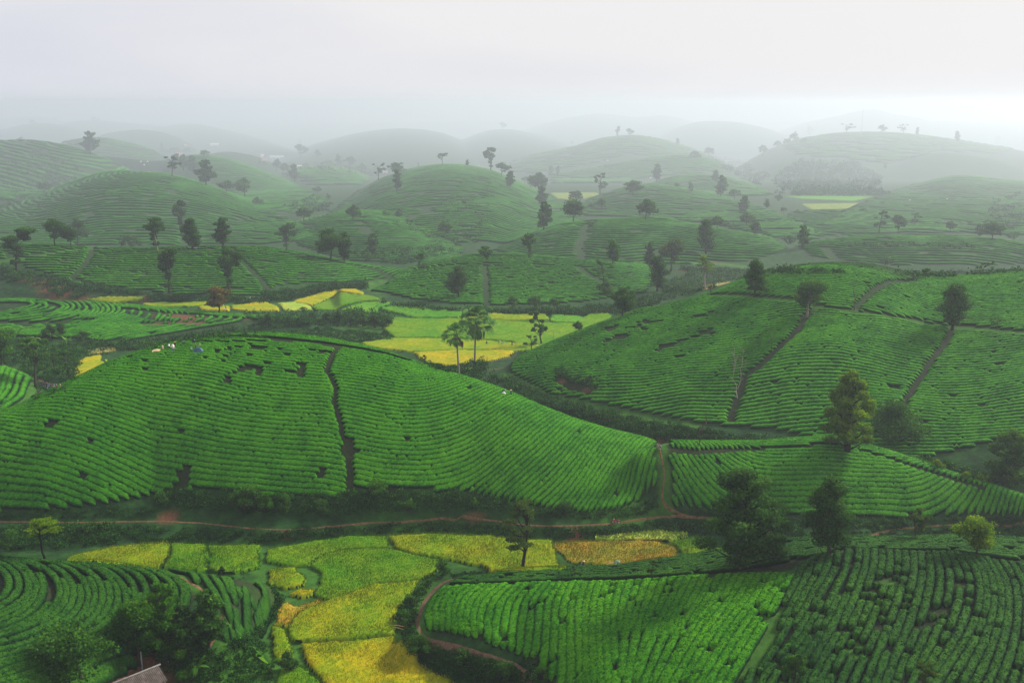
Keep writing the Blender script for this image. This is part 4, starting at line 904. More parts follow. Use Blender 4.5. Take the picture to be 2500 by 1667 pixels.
# ---------------------------------------------------------------- leaves and wood
LM = {
 'dark': leafmat('leaf_dark', (.008, .036, .009), (.050, .140, .018), trans=.45, hi=(.11, .24, .035)),
 'mid': leafmat('leaf_mid', (.010, .045, .008), (.055, .165, .014), trans=.42, hi=(.13, .28, .025)),
 'fresh': leafmat('leaf_fresh', (.014, .060, .008), (.080, .190, .016), trans=.45, hi=(.20, .32, .025)),
 'bright': leafmat('leaf_bright', (.012, .055, .005), (.060, .200, .008), trans=.42, hi=(.18, .34, .012)),
 'olive': leafmat('leaf_olive', (.014, .042, .008), (.065, .125, .014), trans=.45, hi=(.15, .19, .025)),
 'lime': leafmat('leaf_lime', (.030, .080, .004), (.15, .27, .006), trans=.45, hi=(.30, .40, .01)),
 'orange': leafmat('leaf_orange', (.035, .045, .008), (.18, .12, .015), trans=.35, hi=(.42, .18, .03)),
 'brown': leafmat('leaf_brown', (.03, .020, .012), (.10, .055, .03), trans=.1),
}
BARK = plain('bark', (.045, .036, .028), .95, .4, 2.5, .1)
BARK_PALE = plain('bark_pale', (.20, .17, .14), .9, .35, 2.5, .1)
BARK_DARK = plain('bark_dark', (.014, .013, .012), .95, .3, 2.5, .05)
def tube(P, R, n=6):
    P = np.asarray(P, float); R = np.asarray(R, float); k = len(P)
    T = np.gradient(P, axis=0); T /= np.linalg.norm(T, axis=1)[:, None] + 1e-9
    ref = np.where(np.abs(T[:, 2:3]) > .9, np.array([[1., 0, 0]]), np.array([[0, 0, 1.]]))
    A = np.cross(T, ref); A /= np.linalg.norm(A, axis=1)[:, None] + 1e-9; B = np.cross(T, A)
    th = np.linspace(0, 2 * math.pi, n, endpoint=False)
    V = P[:, None] + R[:, None, None] * (np.cos(th)[None, :, None] * A[:, None] + np.sin(th)[None, :, None] * B[:, None])
    V = V.reshape(-1, 3)
    i, j = np.meshgrid(np.arange(k - 1), np.arange(n), indexing='ij'); a = (i * n + j).ravel(); b = (i * n + (j + 1) % n).ravel()
    F_ = [np.stack([a, b, b + n, a + n], 1)]
    V = np.concatenate([V, P[:1], P[-1:]]); c0 = len(V) - 2; c1 = c0 + 1
    jj = np.arange(n); F_.append(np.stack([np.full(n, c0), (jj + 1) % n, jj], 1)); o = (k - 1) * n
    F_.append(np.stack([np.full(n, c1), o + jj, o + (jj + 1) % n], 1))
    return V, F_, {}
def limb(a, b, r0, r1, bend=.1, n=5, k=6):
    a = np.asarray(a, float); b = np.asarray(b, float); t = np.linspace(0, 1, k)[:, None]
    P = a + (b - a) * t; Ln = np.linalg.norm(b - a)
    P = P + np.sin(t * math.pi) * RNG.normal(0, bend * Ln, 3) + RNG.normal(0, .02 * Ln, P.shape) * np.sin(t * math.pi)
    return tube(P, r0 + (r1 - r0) * t[:, 0], n)
def lobes_of(kind, rg, w):
    """crown lobes (centre, radii) in units of the tree height"""
    L_ = []
    if kind == 'round':
        for i in range(11):
            a = rg.uniform(0, 6.28); q = rg.uniform(.1, 1) ** .5; z = rg.uniform(.38, .88)
            rr = w * .5 * math.sin(math.pi * min(1, max(.12, (z - .22) / .78))) ** .6
            s = rg.uniform(.10, .16)
            L_.append(((math.cos(a) * q * rr * .8, math.sin(a) * q * rr * .8, z), (s * 1.15 * (w / .7 + .3) , s * 1.15 * (w / .7 + .3), s)))
        L_.append(((0, 0, .9), (w * .2, w * .2, .1)))
    elif kind == 'tall':
        for i in range(13):
            z = .22 + .74 * (i + rg.uniform(0, .6)) / 13; a = rg.uniform(0, 6.28)
            rr = w * .5 * (1.05 - abs(z - .5) * 1.1)
            L_.append(((math.cos(a) * rr * .55, math.sin(a) * rr * .55, z), (rr * rg.uniform(.4, .65), rr * rg.uniform(.4, .65), rg.uniform(.05, .09))))
            L_.append(((rg.normal(0, .02), rg.normal(0, .02), z), (rr * .62, rr * .62, .07)))
        L_.append(((0, 0, .93), (w * .14, w * .14, .07)))
    elif kind == 'tier':
        for i in range(8):
            a = rg.uniform(0, 6.28); z = rg.uniform(.58, .93)
            L_.append(((math.cos(a) * w * .27, math.sin(a) * w * .27, z), (w * rg.uniform(.16, .26), w * rg.uniform(.16, .26), rg.uniform(.06, .10))))
        for z in (.22, .38, .48): L_.append(((rg.uniform(-.04, .04), rg.uniform(-.04, .04), z), (w * .14, w * .14, .06)))
    elif kind == 'umbrella':
        for i in range(16):
            a = rg.uniform(0, 6.28); z = rg.choice([.62, .74, .86, .94]); q = rg.uniform(.15, 1) * (1.12 - .75 * abs(z - .7) * 2)
            L_.append(((math.cos(a) * w * .42 * q, math.sin(a) * w * .42 * q, z + rg.uniform(-.03, .03)), (w * .17, w * .17, .028)))
    elif kind == 'layers':
        for i in range(24):
            z = rg.choice([.42, .52, .66, .75, .86, .95]); a = rg.uniform(0, 6.28); q = rg.uniform(.1, 1)
            rr = w * (.46 if z < .8 else .30)
            L_.append(((math.cos(a) * rr * q, math.sin(a) * rr * q, z + rg.uniform(-.02, .02)), (w * .17, w * .17, .022)))
    elif kind == 'sparse':
        for i in range(11):
            a = rg.uniform(0, 6.28); z = rg.uniform(.4, .97); q = rg.uniform(.25, 1)
            rr = w * .48 * (1.1 - abs(z - .62) * 1.2)
            L_.append(((math.cos(a) * rr * q, math.sin(a) * rr * q, z), (w * rg.uniform(.08, .15), w * rg.uniform(.08, .15), rg.uniform(.035, .06))))
    elif kind == 'dome':
        for i in range(12):
            a = rg.uniform(0, 6.28); q = rg.uniform(0, 1) ** .6; 
            L_.append(((math.cos(a) * w * .38 * q, math.sin(a) * w * .38 * q, .28 + .5 * (1 - q * q) * rg.uniform(.6, 1.1)), (w * .2, w * .2, .2)))
    elif kind == 'broad':   # great old tree with several heads
        for i in range(26):
            z = .14 + .76 * (i + rg.uniform(0, 1)) / 26; a = i * 2.4 + rg.uniform(-.5, .5)
            rr = w * .5 * min(1, .55 + z * 1.6) * (1.0 - max(0, z - .45) ** 1.25 * 1.45)
            q = rg.uniform(.45, 1)
            L_.append(((math.cos(a) * rr * q * .85, math.sin(a) * rr * q * .85, z), (w * rg.uniform(.11, .18), w * rg.uniform(.11, .18), rg.uniform(.05, .085))))
            if i % 3 == 0: L_.append(((rg.normal(0, .03), rg.normal(0, .03), z), (rr * .5, rr * .5, .075)))
        L_.append(((.02, 0, .93), (w * .14, w * .14, .06)))
    return L_
PROTO = {}
def proto(kind, wr, nleaf, lsize, seed, trunk_h=None, lean=0):
    """crown and trunk meshes one unit high"""
    key = (kind, round(wr, 2), nleaf, round(lsize, 4), seed, lean)
    if key in PROTO: return PROTO[key]
    rg = np.random.default_rng(seed)
    LB = lobes_of(kind, rg, wr)
    if lean: LB = [((c[0] + lean * c[2] ** 1.3, c[1], c[2]), r) for c, r in LB]
    gr = {'broad': 1.0, 'tall': 1.3, 'round': 1.25, 'tier': 1.25, 'dome': 1.1, 'sparse': 1.25}.get(kind, 1.1)
    LB = [(c, tuple(q * gr for q in r)) for c, r in LB]
    vol = np.array([r[0] * r[1] * r[2] for _, r in LB]) ** .7; vol /= vol.sum()
    cs, ts = [], []
    for (c, r), v in zip(LB, vol):
        n = max(6, int(nleaf * v)); d = rg.normal(0, 1, (n, 3)); d /= np.linalg.norm(d, axis=1)[:, None]
        rad = rg.uniform(.35, 1.08, n) ** .6
        # twig clumps: pull leaves towards a few twig ends
        k = max(3, n // 26); tw = rg.normal(0, 1, (k, 3)); tw /= np.linalg.norm(tw, axis=1)[:, None]; tw *= rg.uniform(.6, 1.12, (k, 1))
        pick = rg.integers(0, k, n); f = rg.uniform(.25, .8, n)[:, None]
        p = d * rad[:, None] * (1 - f) + (tw[pick] + rg.normal(0, .12, (n, 3))) * f
        cs.append(np.array(c) + p * np.array(r)); 
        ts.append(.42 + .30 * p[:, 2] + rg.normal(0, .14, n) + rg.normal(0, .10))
    c = np.concatenate(cs); tint = np.clip(np.concatenate(ts), 0, 1)
    c[:, 2] = np.maximum(c[:, 2], .01)
    V, f_, at = leafcards(c, lsize, tint, up=.5, aspect=.9, tri=False)
    cm = mesh('crown', V, f_, at, smooth=False)
    top = max(l[0][2] for l in LB)
    parts = []
    if kind != 'dome':
        z = np.linspace(0, top * .92, 9); bx = np.cumsum(rg.normal(0, .012, 9)) + lean * (z ** 1.3); by = np.cumsum(rg.normal(0, .012, 9)); bx -= bx[0]; by -= by[0]
        r0 = .020 + .010 * wr
        if kind == 'broad': r0 = .03
        P = np.stack([bx, by, z], 1); parts.append(tube(P, np.linspace(r0, r0 * .25, 9) + np.array([r0 * .5] + [0] * 8), 7))
        for (c_, r_) in LB:
            zb = max(.08, c_[2] - rg.uniform(.10, .24)); i = min(7, int(zb / (top * .92) * 8)); b0 = P[i] + (P[i + 1] - P[i]) * .5
            if np.linalg.norm(np.array(c_) - b0) > .04: parts.append(limb(b0, c_, r0 * .42, r0 * .10, .07, 4, 5))
    else:
        for (c_, r_) in LB[:7]: parts.append(limb((0, 0, 0), c_, .022, .006, .06, 4, 4))
    V, f_, at = join(parts)
    tm = mesh('trunk', V, f_)
    PROTO[key] = (cm, tm)
    return PROTO[key]
TREES = []
def tree(px, pyb, hpx, wpx, kind='round', mat='dark', label=None, Y=None, name='tree', cat='tree', lean=0, seed=None, bark=None, group=None, sink=.2):
    """px,pyb: foot of the tree in the photograph; hpx, wpx: its size there"""
    P = onY(px, Y, pyb) if Y else hit(px, pyb)
    zc = P[1] * cP - (P[2] - CAMH) * sP
    H_ = hpx / F * zc / math.cos(math.atan2(CAMH - P[2], P[1])) * 1.02
    wr = max(.12, wpx / hpx)
    wr = round(wr * 5) / 5 if wpx < 60 else round(wr * 20) / 20
    wr = max(wr, .2)
    px_out = hpx * .41
    if px_out > 60: n, ls = 13000, .027
    elif px_out > 32: n, ls = 5500, .042
    elif px_out > 16: n, ls = 2200, .065
    else: n, ls = 700, .10
    if kind in ('sparse', 'umbrella', 'layers'): n = int(n * .55); ls *= .85
    if kind == 'broad': n = int(n * 1.25); ls *= .9
    nm = 3 if wpx < 60 else 1000
    sd = seed if seed is not None else (int(px) % nm)
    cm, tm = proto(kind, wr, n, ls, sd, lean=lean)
    if len(cm.materials) == 0: cm.materials.append(None); 
    if len(tm.materials) == 0: tm.materials.append(None)
    root = bpy.data.objects.new(name, None); COL.objects.link(root)
    root.empty_display_size = .5
    root.location = (P[0], P[1], P[2] - sink); root.scale = (H_ * 1.0,) * 3
    root.rotation_euler = (0, 0, 0 if lean else RNG.uniform(0, 6.28))
    root['label'] = label or 'tree'; root['category'] = cat
    if group: root['group'] = group
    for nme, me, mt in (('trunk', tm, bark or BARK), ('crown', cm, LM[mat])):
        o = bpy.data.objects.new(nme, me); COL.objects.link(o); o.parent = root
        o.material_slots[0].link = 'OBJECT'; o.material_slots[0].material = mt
    TREES.append(root)
    return root
# ---------------------------------------------------------------- trees: foot x, foot y, height, width, kind, leaf colour, label
NEAR = [
 (1812,1388,238,212,'broad','dark','great dark tree with a broad ragged crown left on the right foreground hill',0,BARK_DARK),
 (2021,1360,186,112,'tall','dark','tall dark tree with ivy round its foot, right of the great dark tree',0,BARK),
 (2383,1357,96,84,'round','lime','bright yellow green tree leaning on the rim of the right foreground hill',-.12,BARK),
 (2233,1319,76,78,'sparse','olive','thin sparse tree on the rim, left of the bright yellow green tree',0,BARK),
 (1276,1394,162,86,'layers','olive','slender tree with flat leaf tiers standing in the golden rice',0,BARK_DARK),
 (110,1367,97,104,'umbrella','lime','yellow green umbrella shaped tree behind the left foreground hill',0,BARK_DARK),
 (2067,1104,196,140,'broad','lime','large yellow green tree on top of the low knoll',0,BARK_DARK),
 (2466,1200,150,136,'broad','fresh','big green tree at the right edge beyond the knoll',0,BARK_DARK),
 (2180,1082,112,150,'dome','mid','wide bushy tree hanging with creepers right behind the knoll tree',0,BARK),
 (401,1618,186,124,'broad','bright','tallest leafy tree of the clump above the hut roof',0,BARK),
 (508,1584,138,78,'tall','mid','slim tree at the right of the clump, beside the short dirt track',0,BARK),
 (340,1622,150,100,'round','bright','tree with yellow tips at the left of the clump above the hut',0,BARK),
 (199,1668,128,172,'round','mid','dark spreading tree left of the hut roof at the bottom',0,BARK),
 (455,1600,120,70,'tall','dark','dark tree in the middle of the clump by the hut',0,BARK),
 (1936,1690,90,48,'tier','mid','small tree poking up from the bottom edge among the gappy hedges',0,BARK),
 (2258,1700,80,60,'sparse','olive','thin tree rising from the bottom edge at the right',0,BARK),
 (1403,1410,32,44,'sparse','mid','small low tree where the foreground rim meets the rice',0,BARK),
 (1592,1410,46,30,'sparse','olive','thin bare looking sapling on the foreground rim',0,BARK),
 (1081,1406,38,44,'tall','mid','upright leafy shrub at the start of the curved red path',0,BARK),
 (1843,725,90,72,'tall','dark','dense dark tree at the left shoulder of the dark right hill',0,BARK),
 (1520,775,78,68,'round','dark','round dark tree on the skyline beside the bright rice',0,BARK),
 (1475,722,44,48,'dome','mid','bushy tree left of the round dark one under the oval hill',0,BARK),
 (1322,842,86,50,'sparse','dark','open branched tree on the nose of the dark right hill, right of the palms',-.15,BARK),
 (1297,858,40,40,'sparse','dark','small leafy tree right at the foot of the open branched one',0,BARK),
 (1411,812,28,20,'round','dark','tiny tree beside a stake at the rice edge',0,BARK),
 (1970,775,92,82,'round','mid','loose green tree on the grass terrace of the dark right hill',.06,BARK_PALE),
 (2324,805,112,86,'tall','mid','tall full tree on the terrace, at the top of the right earth track',0,BARK_DARK),
 (2433,806,30,40,'umbrella','mid','low feathery tree on the terrace near the right edge',0,BARK),
 (2258,684,30,26,'round','mid','small tree in the dip of the right skyline',.1,BARK),
 (2393,672,36,38,'sparse','dark','windswept tree on the right skyline',.5,BARK),
 (2162,655,30,26,'round','bright','bright green bush tree on the valley floor behind the right hill',0,BARK),
 (88,945,124,80,'umbrella','mid','tall thin tree with pale trunk beside the parked motorbikes',0,BARK),
 (169,922,72,58,'sparse','mid','sparse tree left of the small golden patch',0,BARK),
 (135,910,56,40,'sparse','mid','spindly tree between the two larger ones left of the golden patch',0,BARK),
 (4,895,95,76,'round','bright','green tree cut by the left edge above the motorbikes',0,BARK),
 (205,830,28,36,'dome','mid','dark bush at the foot of the curved left tea field',0,BARK),
 (120,826,40,32,'dome','mid','leafy bush between the banana plants and the curved tea field',0,BARK),
 (150,820,36,30,'tall','mid','upright bush right of the banana plants',0,BARK),
 (536,769,68,60,'round','orange','orange topped round tree in front of the yellow rice',0,BARK_DARK),
 (1720,706,82,42,'umbrella','lime','thin yellowish tree with a bare stem on the saddle left of the right hill',0,BARK_PALE),
 (414,718,111,54,'tier','dark','tall tree with leaf tufts down its trunk in the middle of the long left slope',0,BARK),
 (558,706,100,60,'tier','mid','leaning loose tree above the orange tree',.1,BARK),
 (1120,728,80,60,'tall','dark','dark bushy tree on the left half of the oval tea hill',0,BARK),
 (1475,695,60,44,'sparse','mid','faint tree at the right end of the oval tea hill',-.1,BARK),
 (41,662,106,72,'tier','dark','dark tree with a crooked bare trunk at the far left',.12,BARK),
 (135,603,66,50,'round','dark','left tree of the dark pair on the long left ridge',0,BARK),
 (190,600,66,46,'round','dark','right tree of the dark pair on the long left ridge',0,BARK),
 (173,604,48,30,'round','dark','smaller tree squeezed between the dark pair on the left ridge',0,BARK),
 (320,603,36,56,'dome','dark','low dome shaped bush tree on the left ridge',0,BARK),
 (384,613,86,62,'tier','dark','tree with a slanting bare trunk on the left ridge',-.15,BARK_PALE),
 (470,612,80,48,'tall','dark','dense dark tree beside the small parked tractor',0,BARK),
 (544,604,72,46,'tall','dark','hazy full tree on the left ridge right of the tractor tree',0,BARK),
 (442,572,82,38,'tier','dark','faint tree standing on the slope of the big left hill',0,BARK),
 (700,611,66,52,'tier','dark','long stemmed tree on the bright ridge band',0,BARK),
 (808,637,80,58,'round','dark','larger tree of the dense pair on the right of the bright ridge band',0,BARK),
 (841,640,72,38,'tall','dark','narrower tree of the dense pair on the bright ridge band',0,BARK),
 (910,628,58,36,'tall','mid','hazy tree in the bushes behind the bright ridge band',0,BARK),
 (1025,657,40,24,'tier','mid','slim tree where the ridge band meets the oval hill',0,BARK),
 (1187,647,46,34,'tier','mid','small crowned tree on top of the oval hill',0,BARK),
 (1292,633,62,36,'tier','mid','tree with a bright leafy foot on top of the oval hill',0,BARK),
 (1360,638,13,9,'dome','mid','tiny bush on the crest of the oval hill',0,BARK),
 (1497,647,62,36,'tall','bright','light green tree behind the right half of the oval hill',0,BARK),
 (1585,655,64,32,'tall','dark','narrow dark tree right of the oval hill',0,BARK),
 (1605,711,86,48,'tall','dark','dark tree with its foot in the scrub at the oval hill right end',0,BARK),
 (1638,661,72,54,'round','olive','brownish hazy tree behind the dark scrub tree',0,BARK),
 (1724,619,84,46,'tall','mid','tall hazy tree on the patchy tea hill',0,BARK),
 (1960,606,56,38,'tall','bright','light green tree in the notch between two patchy tea hills',0,BARK),
 (1925,596,28,38,'dome','dark','dark bush beside the light green notch tree',0,BARK),
 (1977,648,10,16,'dome','dark','tiny dark bush behind the right hill skyline',0,BARK),
]
FARB = [
 (742,540,36,34,'round','dark','dark tree leaning at the right foot of the big left hill'),
 (862,542,42,34,'round','dark','hazy tree on the crest of the small middle hill'),
 (942,528,17,22,'dome','bright','pale green bush right of the small middle hill crest'),
 (974,531,22,22,'tall','mid','faint upright tree behind the small middle hill'),
 (924,440,44,38,'sparse','dark','dark open tree on the left shoulder of the central far hill'),
 (965,430,34,36,'round','dark','rounded tree just above the shoulder tree of the central far hill'),
 (970,468,54,26,'tall','mid','faint narrow tree below the rounded one on the central far hill'),
 (1021,408,12,10,'tall','mid','tiny tree on the left crest of the central far hill'),
 (1080,403,30,32,'umbrella','dark','umbrella shaped tree on top of the central far hill'),
 (1141,405,16,10,'tall','dark','small upright tree between the umbrella tree and the tall crest tree'),
 (1198,416,56,34,'tier','dark','tall crest tree with a long stem on the central far hill'),
 (1224,429,32,38,'round','dark','round tree right of the tall crest tree'),
 (1245,459,42,24,'tall','mid','hazy tree down the right side of the central far hill'),
 (1132,500,16,14,'dome','mid','small bush in the middle of the central far hill'),
 (1087,577,40,36,'round','mid','faint tree at the foot of the central far hill'),
 (1281,447,16,20,'round','dark','small tree above the double tree of the central far hill'),
 (1315,473,52,44,'round','dark','upper tree of the column right of the central far hill'),
 (1322,505,50,30,'tall','dark','middle tree of the column right of the central far hill'),
 (1328,564,70,38,'tall','dark','lowest and largest tree of the column right of the central far hill'),
 (1400,545,58,48,'round','dark','dark full tree on the left end of the patchy tea hill'),
 (1406,501,36,38,'round','dark','tree beside the far pale rice field'),
 (1465,477,54,42,'sparse','dark','leaning open tree at the top of the striped hill'),
 (1544,481,40,38,'round','mid','pale hazy tree on the striped hill crest'),
 (1467,517,34,28,'round','mid','faint tree on the slope of the striped hill'),
 (1443,515,20,14,'round','mid','small faint tree left on the slope of the striped hill'),
 (1576,538,54,48,'round','dark','round dark tree on the crest of the patchy tea hill'),
 (1603,445,44,26,'tall','dark','narrow tree on the second hazy ridge'),
 (1652,459,14,12,'round','dark','small round bush tree on the hazy ridge'),
 (1686,468,24,15,'tall','mid','slim hazy tree on the second ridge'),
 (1746,446,32,22,'tall','mid','upper narrow tree of the pair on the hazy ridge'),
 (1760,481,52,34,'tall','dark','taller tree of the pair on the hazy ridge'),
 (1793,487,26,26,'round','mid','left tree of the hazy clump on the striped hill side'),
 (1815,523,46,30,'tall','mid','right tree of the hazy clump on the striped hill side'),
 (1843,575,38,34,'round','dark','small dark tree behind the patchy hill crest'),
 (1822,556,40,30,'round','mid','faint brownish tree behind the patchy hill'),
 (1776,559,26,38,'dome','mid','hazy bush clump behind the patchy hill'),
 (1750,560,34,24,'round','mid','hazy small tree left of the bush clump behind the patchy hill'),
 (1872,509,25,16,'tall','mid','slim faint tree above the low far field'),
 (1900,490,19,21,'dome','dark','dark bush by the far field corner'),
 (1913,520,15,14,'round','mid','tiny bush below the far field corner'),
 (1950,520,10,26,'dome','mid','low shrubs along the far straw field'),
 (2060,520,12,16,'dome','mid','small shrub right of the far straw field'),
 (2105,518,14,22,'dome','dark','wider shrub right of the far straw field'),
 (2147,571,56,42,'sparse','dark','left tree of the three on the low misty hill'),
 (2193,570,44,36,'round','dark','middle tree of the three on the low misty hill'),
 (2234,553,34,28,'sparse','dark','right tree of the three on the low misty hill'),
 (2320,566,28,23,'round','mid','faint tree on the back ridge at the right'),
 (2390,579,34,20,'tall','dark','slim tree beside the wide one at the right'),
 (2422,586,46,52,'round','dark','wide dark tree at the right edge ridge'),
 (2475,590,24,34,'round','mid','hazy tree at the right edge'),
 (109,473,32,35,'round','dark','round tree at the left foot of the big left hill'),
 (420,431,52,40,'sparse','dark','open branched tree on the top right of the big left hill'),
 (503,454,62,44,'tall','dark','dense dark tree on the right shoulder of the big left hill'),
 (553,470,31,36,'round','dark','round tree down the right shoulder of the big left hill'),
 (597,484,47,42,'round','mid','hazy wide tree below the round shoulder tree'),
 (630,501,24,32,'dome','mid','bush tree at the low end of the right shoulder'),
 (221,376,54,40,'tall','dark','tall dense tree behind the upper left hill'),
 (192,362,17,15,'round','dark','small tree left of the tall dense one'),
 (52,346,12,20,'sparse','dark','tiny open tree on the far left hill crest'),
 (500,386,20,24,'round','mid','tree on the crest left of the twin hazy hills'),
 (470,420,40,30,'tall','mid','left tree of the grove behind the big left hill'),
 (448,415,38,26,'tall','mid','second tree of the grove behind the big left hill'),
 (430,405,30,24,'tall','mid','farther tree of the grove behind the big left hill'),
 (775,472,18,20,'round','mid','small tree on the slope of the hazy striped hill'),
 (802,486,15,16,'dome','mid','bush under the small tree on the hazy striped hill'),
 (719,443,42,26,'tall','dark','tallest tree in the dip between the hazy hills'),
 (675,418,28,19,'round','dark','left tree in the dip between the hazy hills'),
 (695,426,28,22,'round','dark','middle tree in the dip between the hazy hills'),
 (735,385,32,30,'round','mid','large hazy tree by the village'),
 (775,385,20,18,'round','mid','small hazy tree right of the village'),
 (826,404,27,17,'tall','mid','pointed hazy tree in the tree belt'),
 (802,407,20,40,'dome','mid','wide clump in the tree belt'),
 (852,409,26,32,'round','mid','round clump at the right of the tree belt'),
 (882,418,22,32,'dome','mid','last clump of the tree belt'),
 (733,354,15,12,'round','mid','lone hazy tree on the slope behind the village'),
 (400,376,16,28,'dome','dark','left clump beside the red roofed house'),
 (425,374,20,30,'dome','dark','clump above the red roofed house'),
 (461,378,18,28,'round','dark','right clump beside the red roofed house'),
 (395,364,16,8,'tall','dark','thin tree standing up behind the red roofed house'),
 (1227,317,18,18,'round','mid','lone tree on the far twin hill crest'),
 (1362,430,26,11,'tall','dark','pillar shaped tree by the far pale rice'),
 (1345,429,25,14,'tall','mid','hazier pillar tree left of the other'),
 (1310,428,16,30,'dome','mid','hazy clump left of the pillar trees'),
 (1507,334,26,18,'tier','dark','left crest tree of the pair on the high hazy hill'),
 (1536,334,20,20,'round','dark','right crest tree of the pair on the high hazy hill'),
 (1396,358,13,14,'umbrella','dark','small flat tree on the left slope of the high hazy hill'),
 (1387,366,8,10,'dome','mid','bush just below the small flat tree'),
 (1654,354,17,9,'tall','mid','slim tree on the right slope of the high hazy hill'),
 (1697,387,24,30,'dome','dark','dark domed tree on the lower hazy hill'),
 (1730,385,26,24,'round','mid','hazy tree right of the dark domed one'),
 (1898,358,19,19,'dome','mid','round hazy tree on the left side of the big misty hill'),
 (1936,348,27,32,'dome','mid','large round hazy tree on the big misty hill'),
 (1922,352,18,20,'dome','mid','hazy tree leaning against the large round one'),
 (1976,332,24,17,'tall','mid','slim hazy tree on the big misty hill'),
 (1962,352,15,17,'round','mid','small hazy tree below the slim one on the misty hill'),
 (2067,327,27,31,'sparse','mid','wide hazy tree on the top of the big misty hill'),
 (2151,327,22,24,'round','mid','round hazy tree right on the top of the big misty hill'),
 (2205,328,26,24,'sparse','mid','open hazy tree right of the mast'),
 (2239,331,21,9,'tall','mid','thin hazy tree at the right of the misty hill top'),
 (2336,346,26,14,'tall','mid','slim hazy tree on the right slope of the misty hill'),
 (2436,354,22,13,'tall','mid','faint tree near the right edge on the misty hill'),
 (2161,412,14,9,'tall','dark','small dark tree on the misty slope'),
 (1862,380,26,22,'round','mid','hazy tree left foot of the big misty hill'),
 (80,302,13,12,'dome','mid','tiny round tree on the farthest left ridge'),
 (135,300,15,12,'tall','mid','tiny pointed tree on the farthest left ridge'),
 (231,296,13,28,'dome','mid','tiny tree clump on the farthest ridge'),
 (375,303,7,14,'dome','mid','faint clump on the farthest ridge right of the others'),
 (1440,560,20,14,'round','mid','small bush at the left of the patchy hill'),
]
for i, (x, y, h, w, k, m, lab, ln, bk) in enumerate(NEAR):
    tree(x, y, h, w, k, m, lab, lean=ln, seed=(100 + i) if w > 60 or ln else None, bark=bk)
for (x, y, h, w, k, m, lab) in FARB:
    tree(x, y + 1, h, w, k, m, lab, group='trees scattered over the hazy hills')

# ---------------------------------------------------------------- bare dead trees
def dead_tree(px, py, hpx, stems, label, mat, seed):
    rg = np.random.default_rng(seed)
    P = hit(px, py); zc = P[1] * cP - (P[2] - CAMH) * sP; Hh = hpx / F * zc * 1.03; s = zc / F
    parts = []
    for (x0, y0, x1, y1) in stems:
        a = np.array([x0 * s, 0, y0 * Hh]); b = np.array([x1 * s, rg.normal(0, .6), y1 * Hh])
        parts.append(limb(a, b, .20 if y0 < .1 else .10, .03, .05, 6, 8))
        n = int(Hh * abs(y1 - y0) * 1.7)
        for q in range(n):
            t = rg.uniform(.25, 1); c = a + (b - a) * t; L_ = Hh * rg.uniform(.08, .2) * (1.1 - .5 * t)
            d = np.array([rg.normal(0, 1), rg.normal(0, .8), rg.uniform(.5, 1.3)]); d /= np.linalg.norm(d)
            parts.append(limb(c, c + d * L_, .03, .010, .08, 3, 4))
            for w_ in range(3):
                d2 = d + rg.normal(0, .45, 3); d2 /= np.linalg.norm(d2)
                e_ = c + d * L_ * rg.uniform(.4, .9); parts.append(limb(e_, e_ + d2 * L_ * .5, .013, .006, .08, 3, 3))
    V, f, at = join(parts)
    obj('dead_tree', mesh('dead_tree', V, f), mat, loc=tuple(P - [0, 0, .2]), label=label, category='dead tree')
GREY = plain('dead_wood', (.24, .20, .17), .9, .25, 3, .1)
DBR = plain('dead_bark', (.07, .045, .035), .9, .3, 3, .1)
dead_tree(1801, 972, 126, [(0, 0, -2, .22), (-2, .2, -14, .40), (-14, .4, -13, .98), (-2, .2, 6, .42), (6, .42, 10, .92), (-13, .45, -6, .85)], 'pale leafless tree with two tall stems on the dark right hill', GREY, 3)
dead_tree(1703, 1092, 84, [(0, 0, 3, .38), (3, .38, 22, .80), (22, .8, 16, 1.0), (20, .7, 24, .82), (3, .35, 8, .6)], 'crooked bare tree on the low knoll above the fork', DBR, 4)
dead_tree(1883, 860, 52, [(0, 0, -2, .55), (-2, .55, -10, 1.0)], 'short bare stump tree beside the earth track', DBR, 5)
dead_tree(2085, 757, 70, [(0, 0, 1, .4), (1, .4, -2, 1.0), (1, .4, 5, .75)], 'bare brownish tree by the terrace', DBR, 6)
dead_tree(1736, 716, 30, [(0, 0, -3, 1.0)], 'dark bare pole like tree on the saddle', DBR, 7)

# ---------------------------------------------------------------- undergrowth: too many plants to count
def scrub_zone(poly, n, size, hgt, tintb=0., leaf=.3, per=46, seed=1):
    rg = np.random.default_rng(seed); poly = np.array(poly, float); pts = []
    x0, y0 = poly.min(0); x1, y1 = poly.max(0)
    while len(pts) < n:
        x = rg.uniform(x0, x1, n * 3); y = rg.uniform(y0, y1, n * 3); k = inpoly(x, y, poly)
        pts += list(zip(x[k], y[k]))
    pts = np.array(pts[:n]); P = hits(pts[:, 0], pts[:, 1])
    s = size * rg.uniform(.5, 1.35, n) * (.6 + .8 * vnoise(P[:, 0] / 7, P[:, 1] / 7, 77)); hz = hgt * rg.uniform(.5, 1.3, n) * (.5 + 1.0 * vnoise(P[:, 0] / 6, P[:, 1] / 6, 78))
    fk = far_f(near_Y(P[:, 1])); s = s * fk; hz = hz * fk
    d = rg.normal(0, 1, (n, per, 3)); d /= np.linalg.norm(d, axis=2)[..., None]; d *= rg.uniform(.3, 1.05, (n, per, 1)) ** .6
    d[..., 2] = np.abs(d[..., 2])
    c = P[:, None, :] + d * np.stack([s, s, hz], 1)[:, None, :]
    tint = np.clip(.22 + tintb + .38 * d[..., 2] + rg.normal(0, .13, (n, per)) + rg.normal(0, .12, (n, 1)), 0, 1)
    return leafcards(c.reshape(-1, 3), np.repeat(leaf * fk, per), tint.ravel(), up=.5, aspect=.9, tri=False)
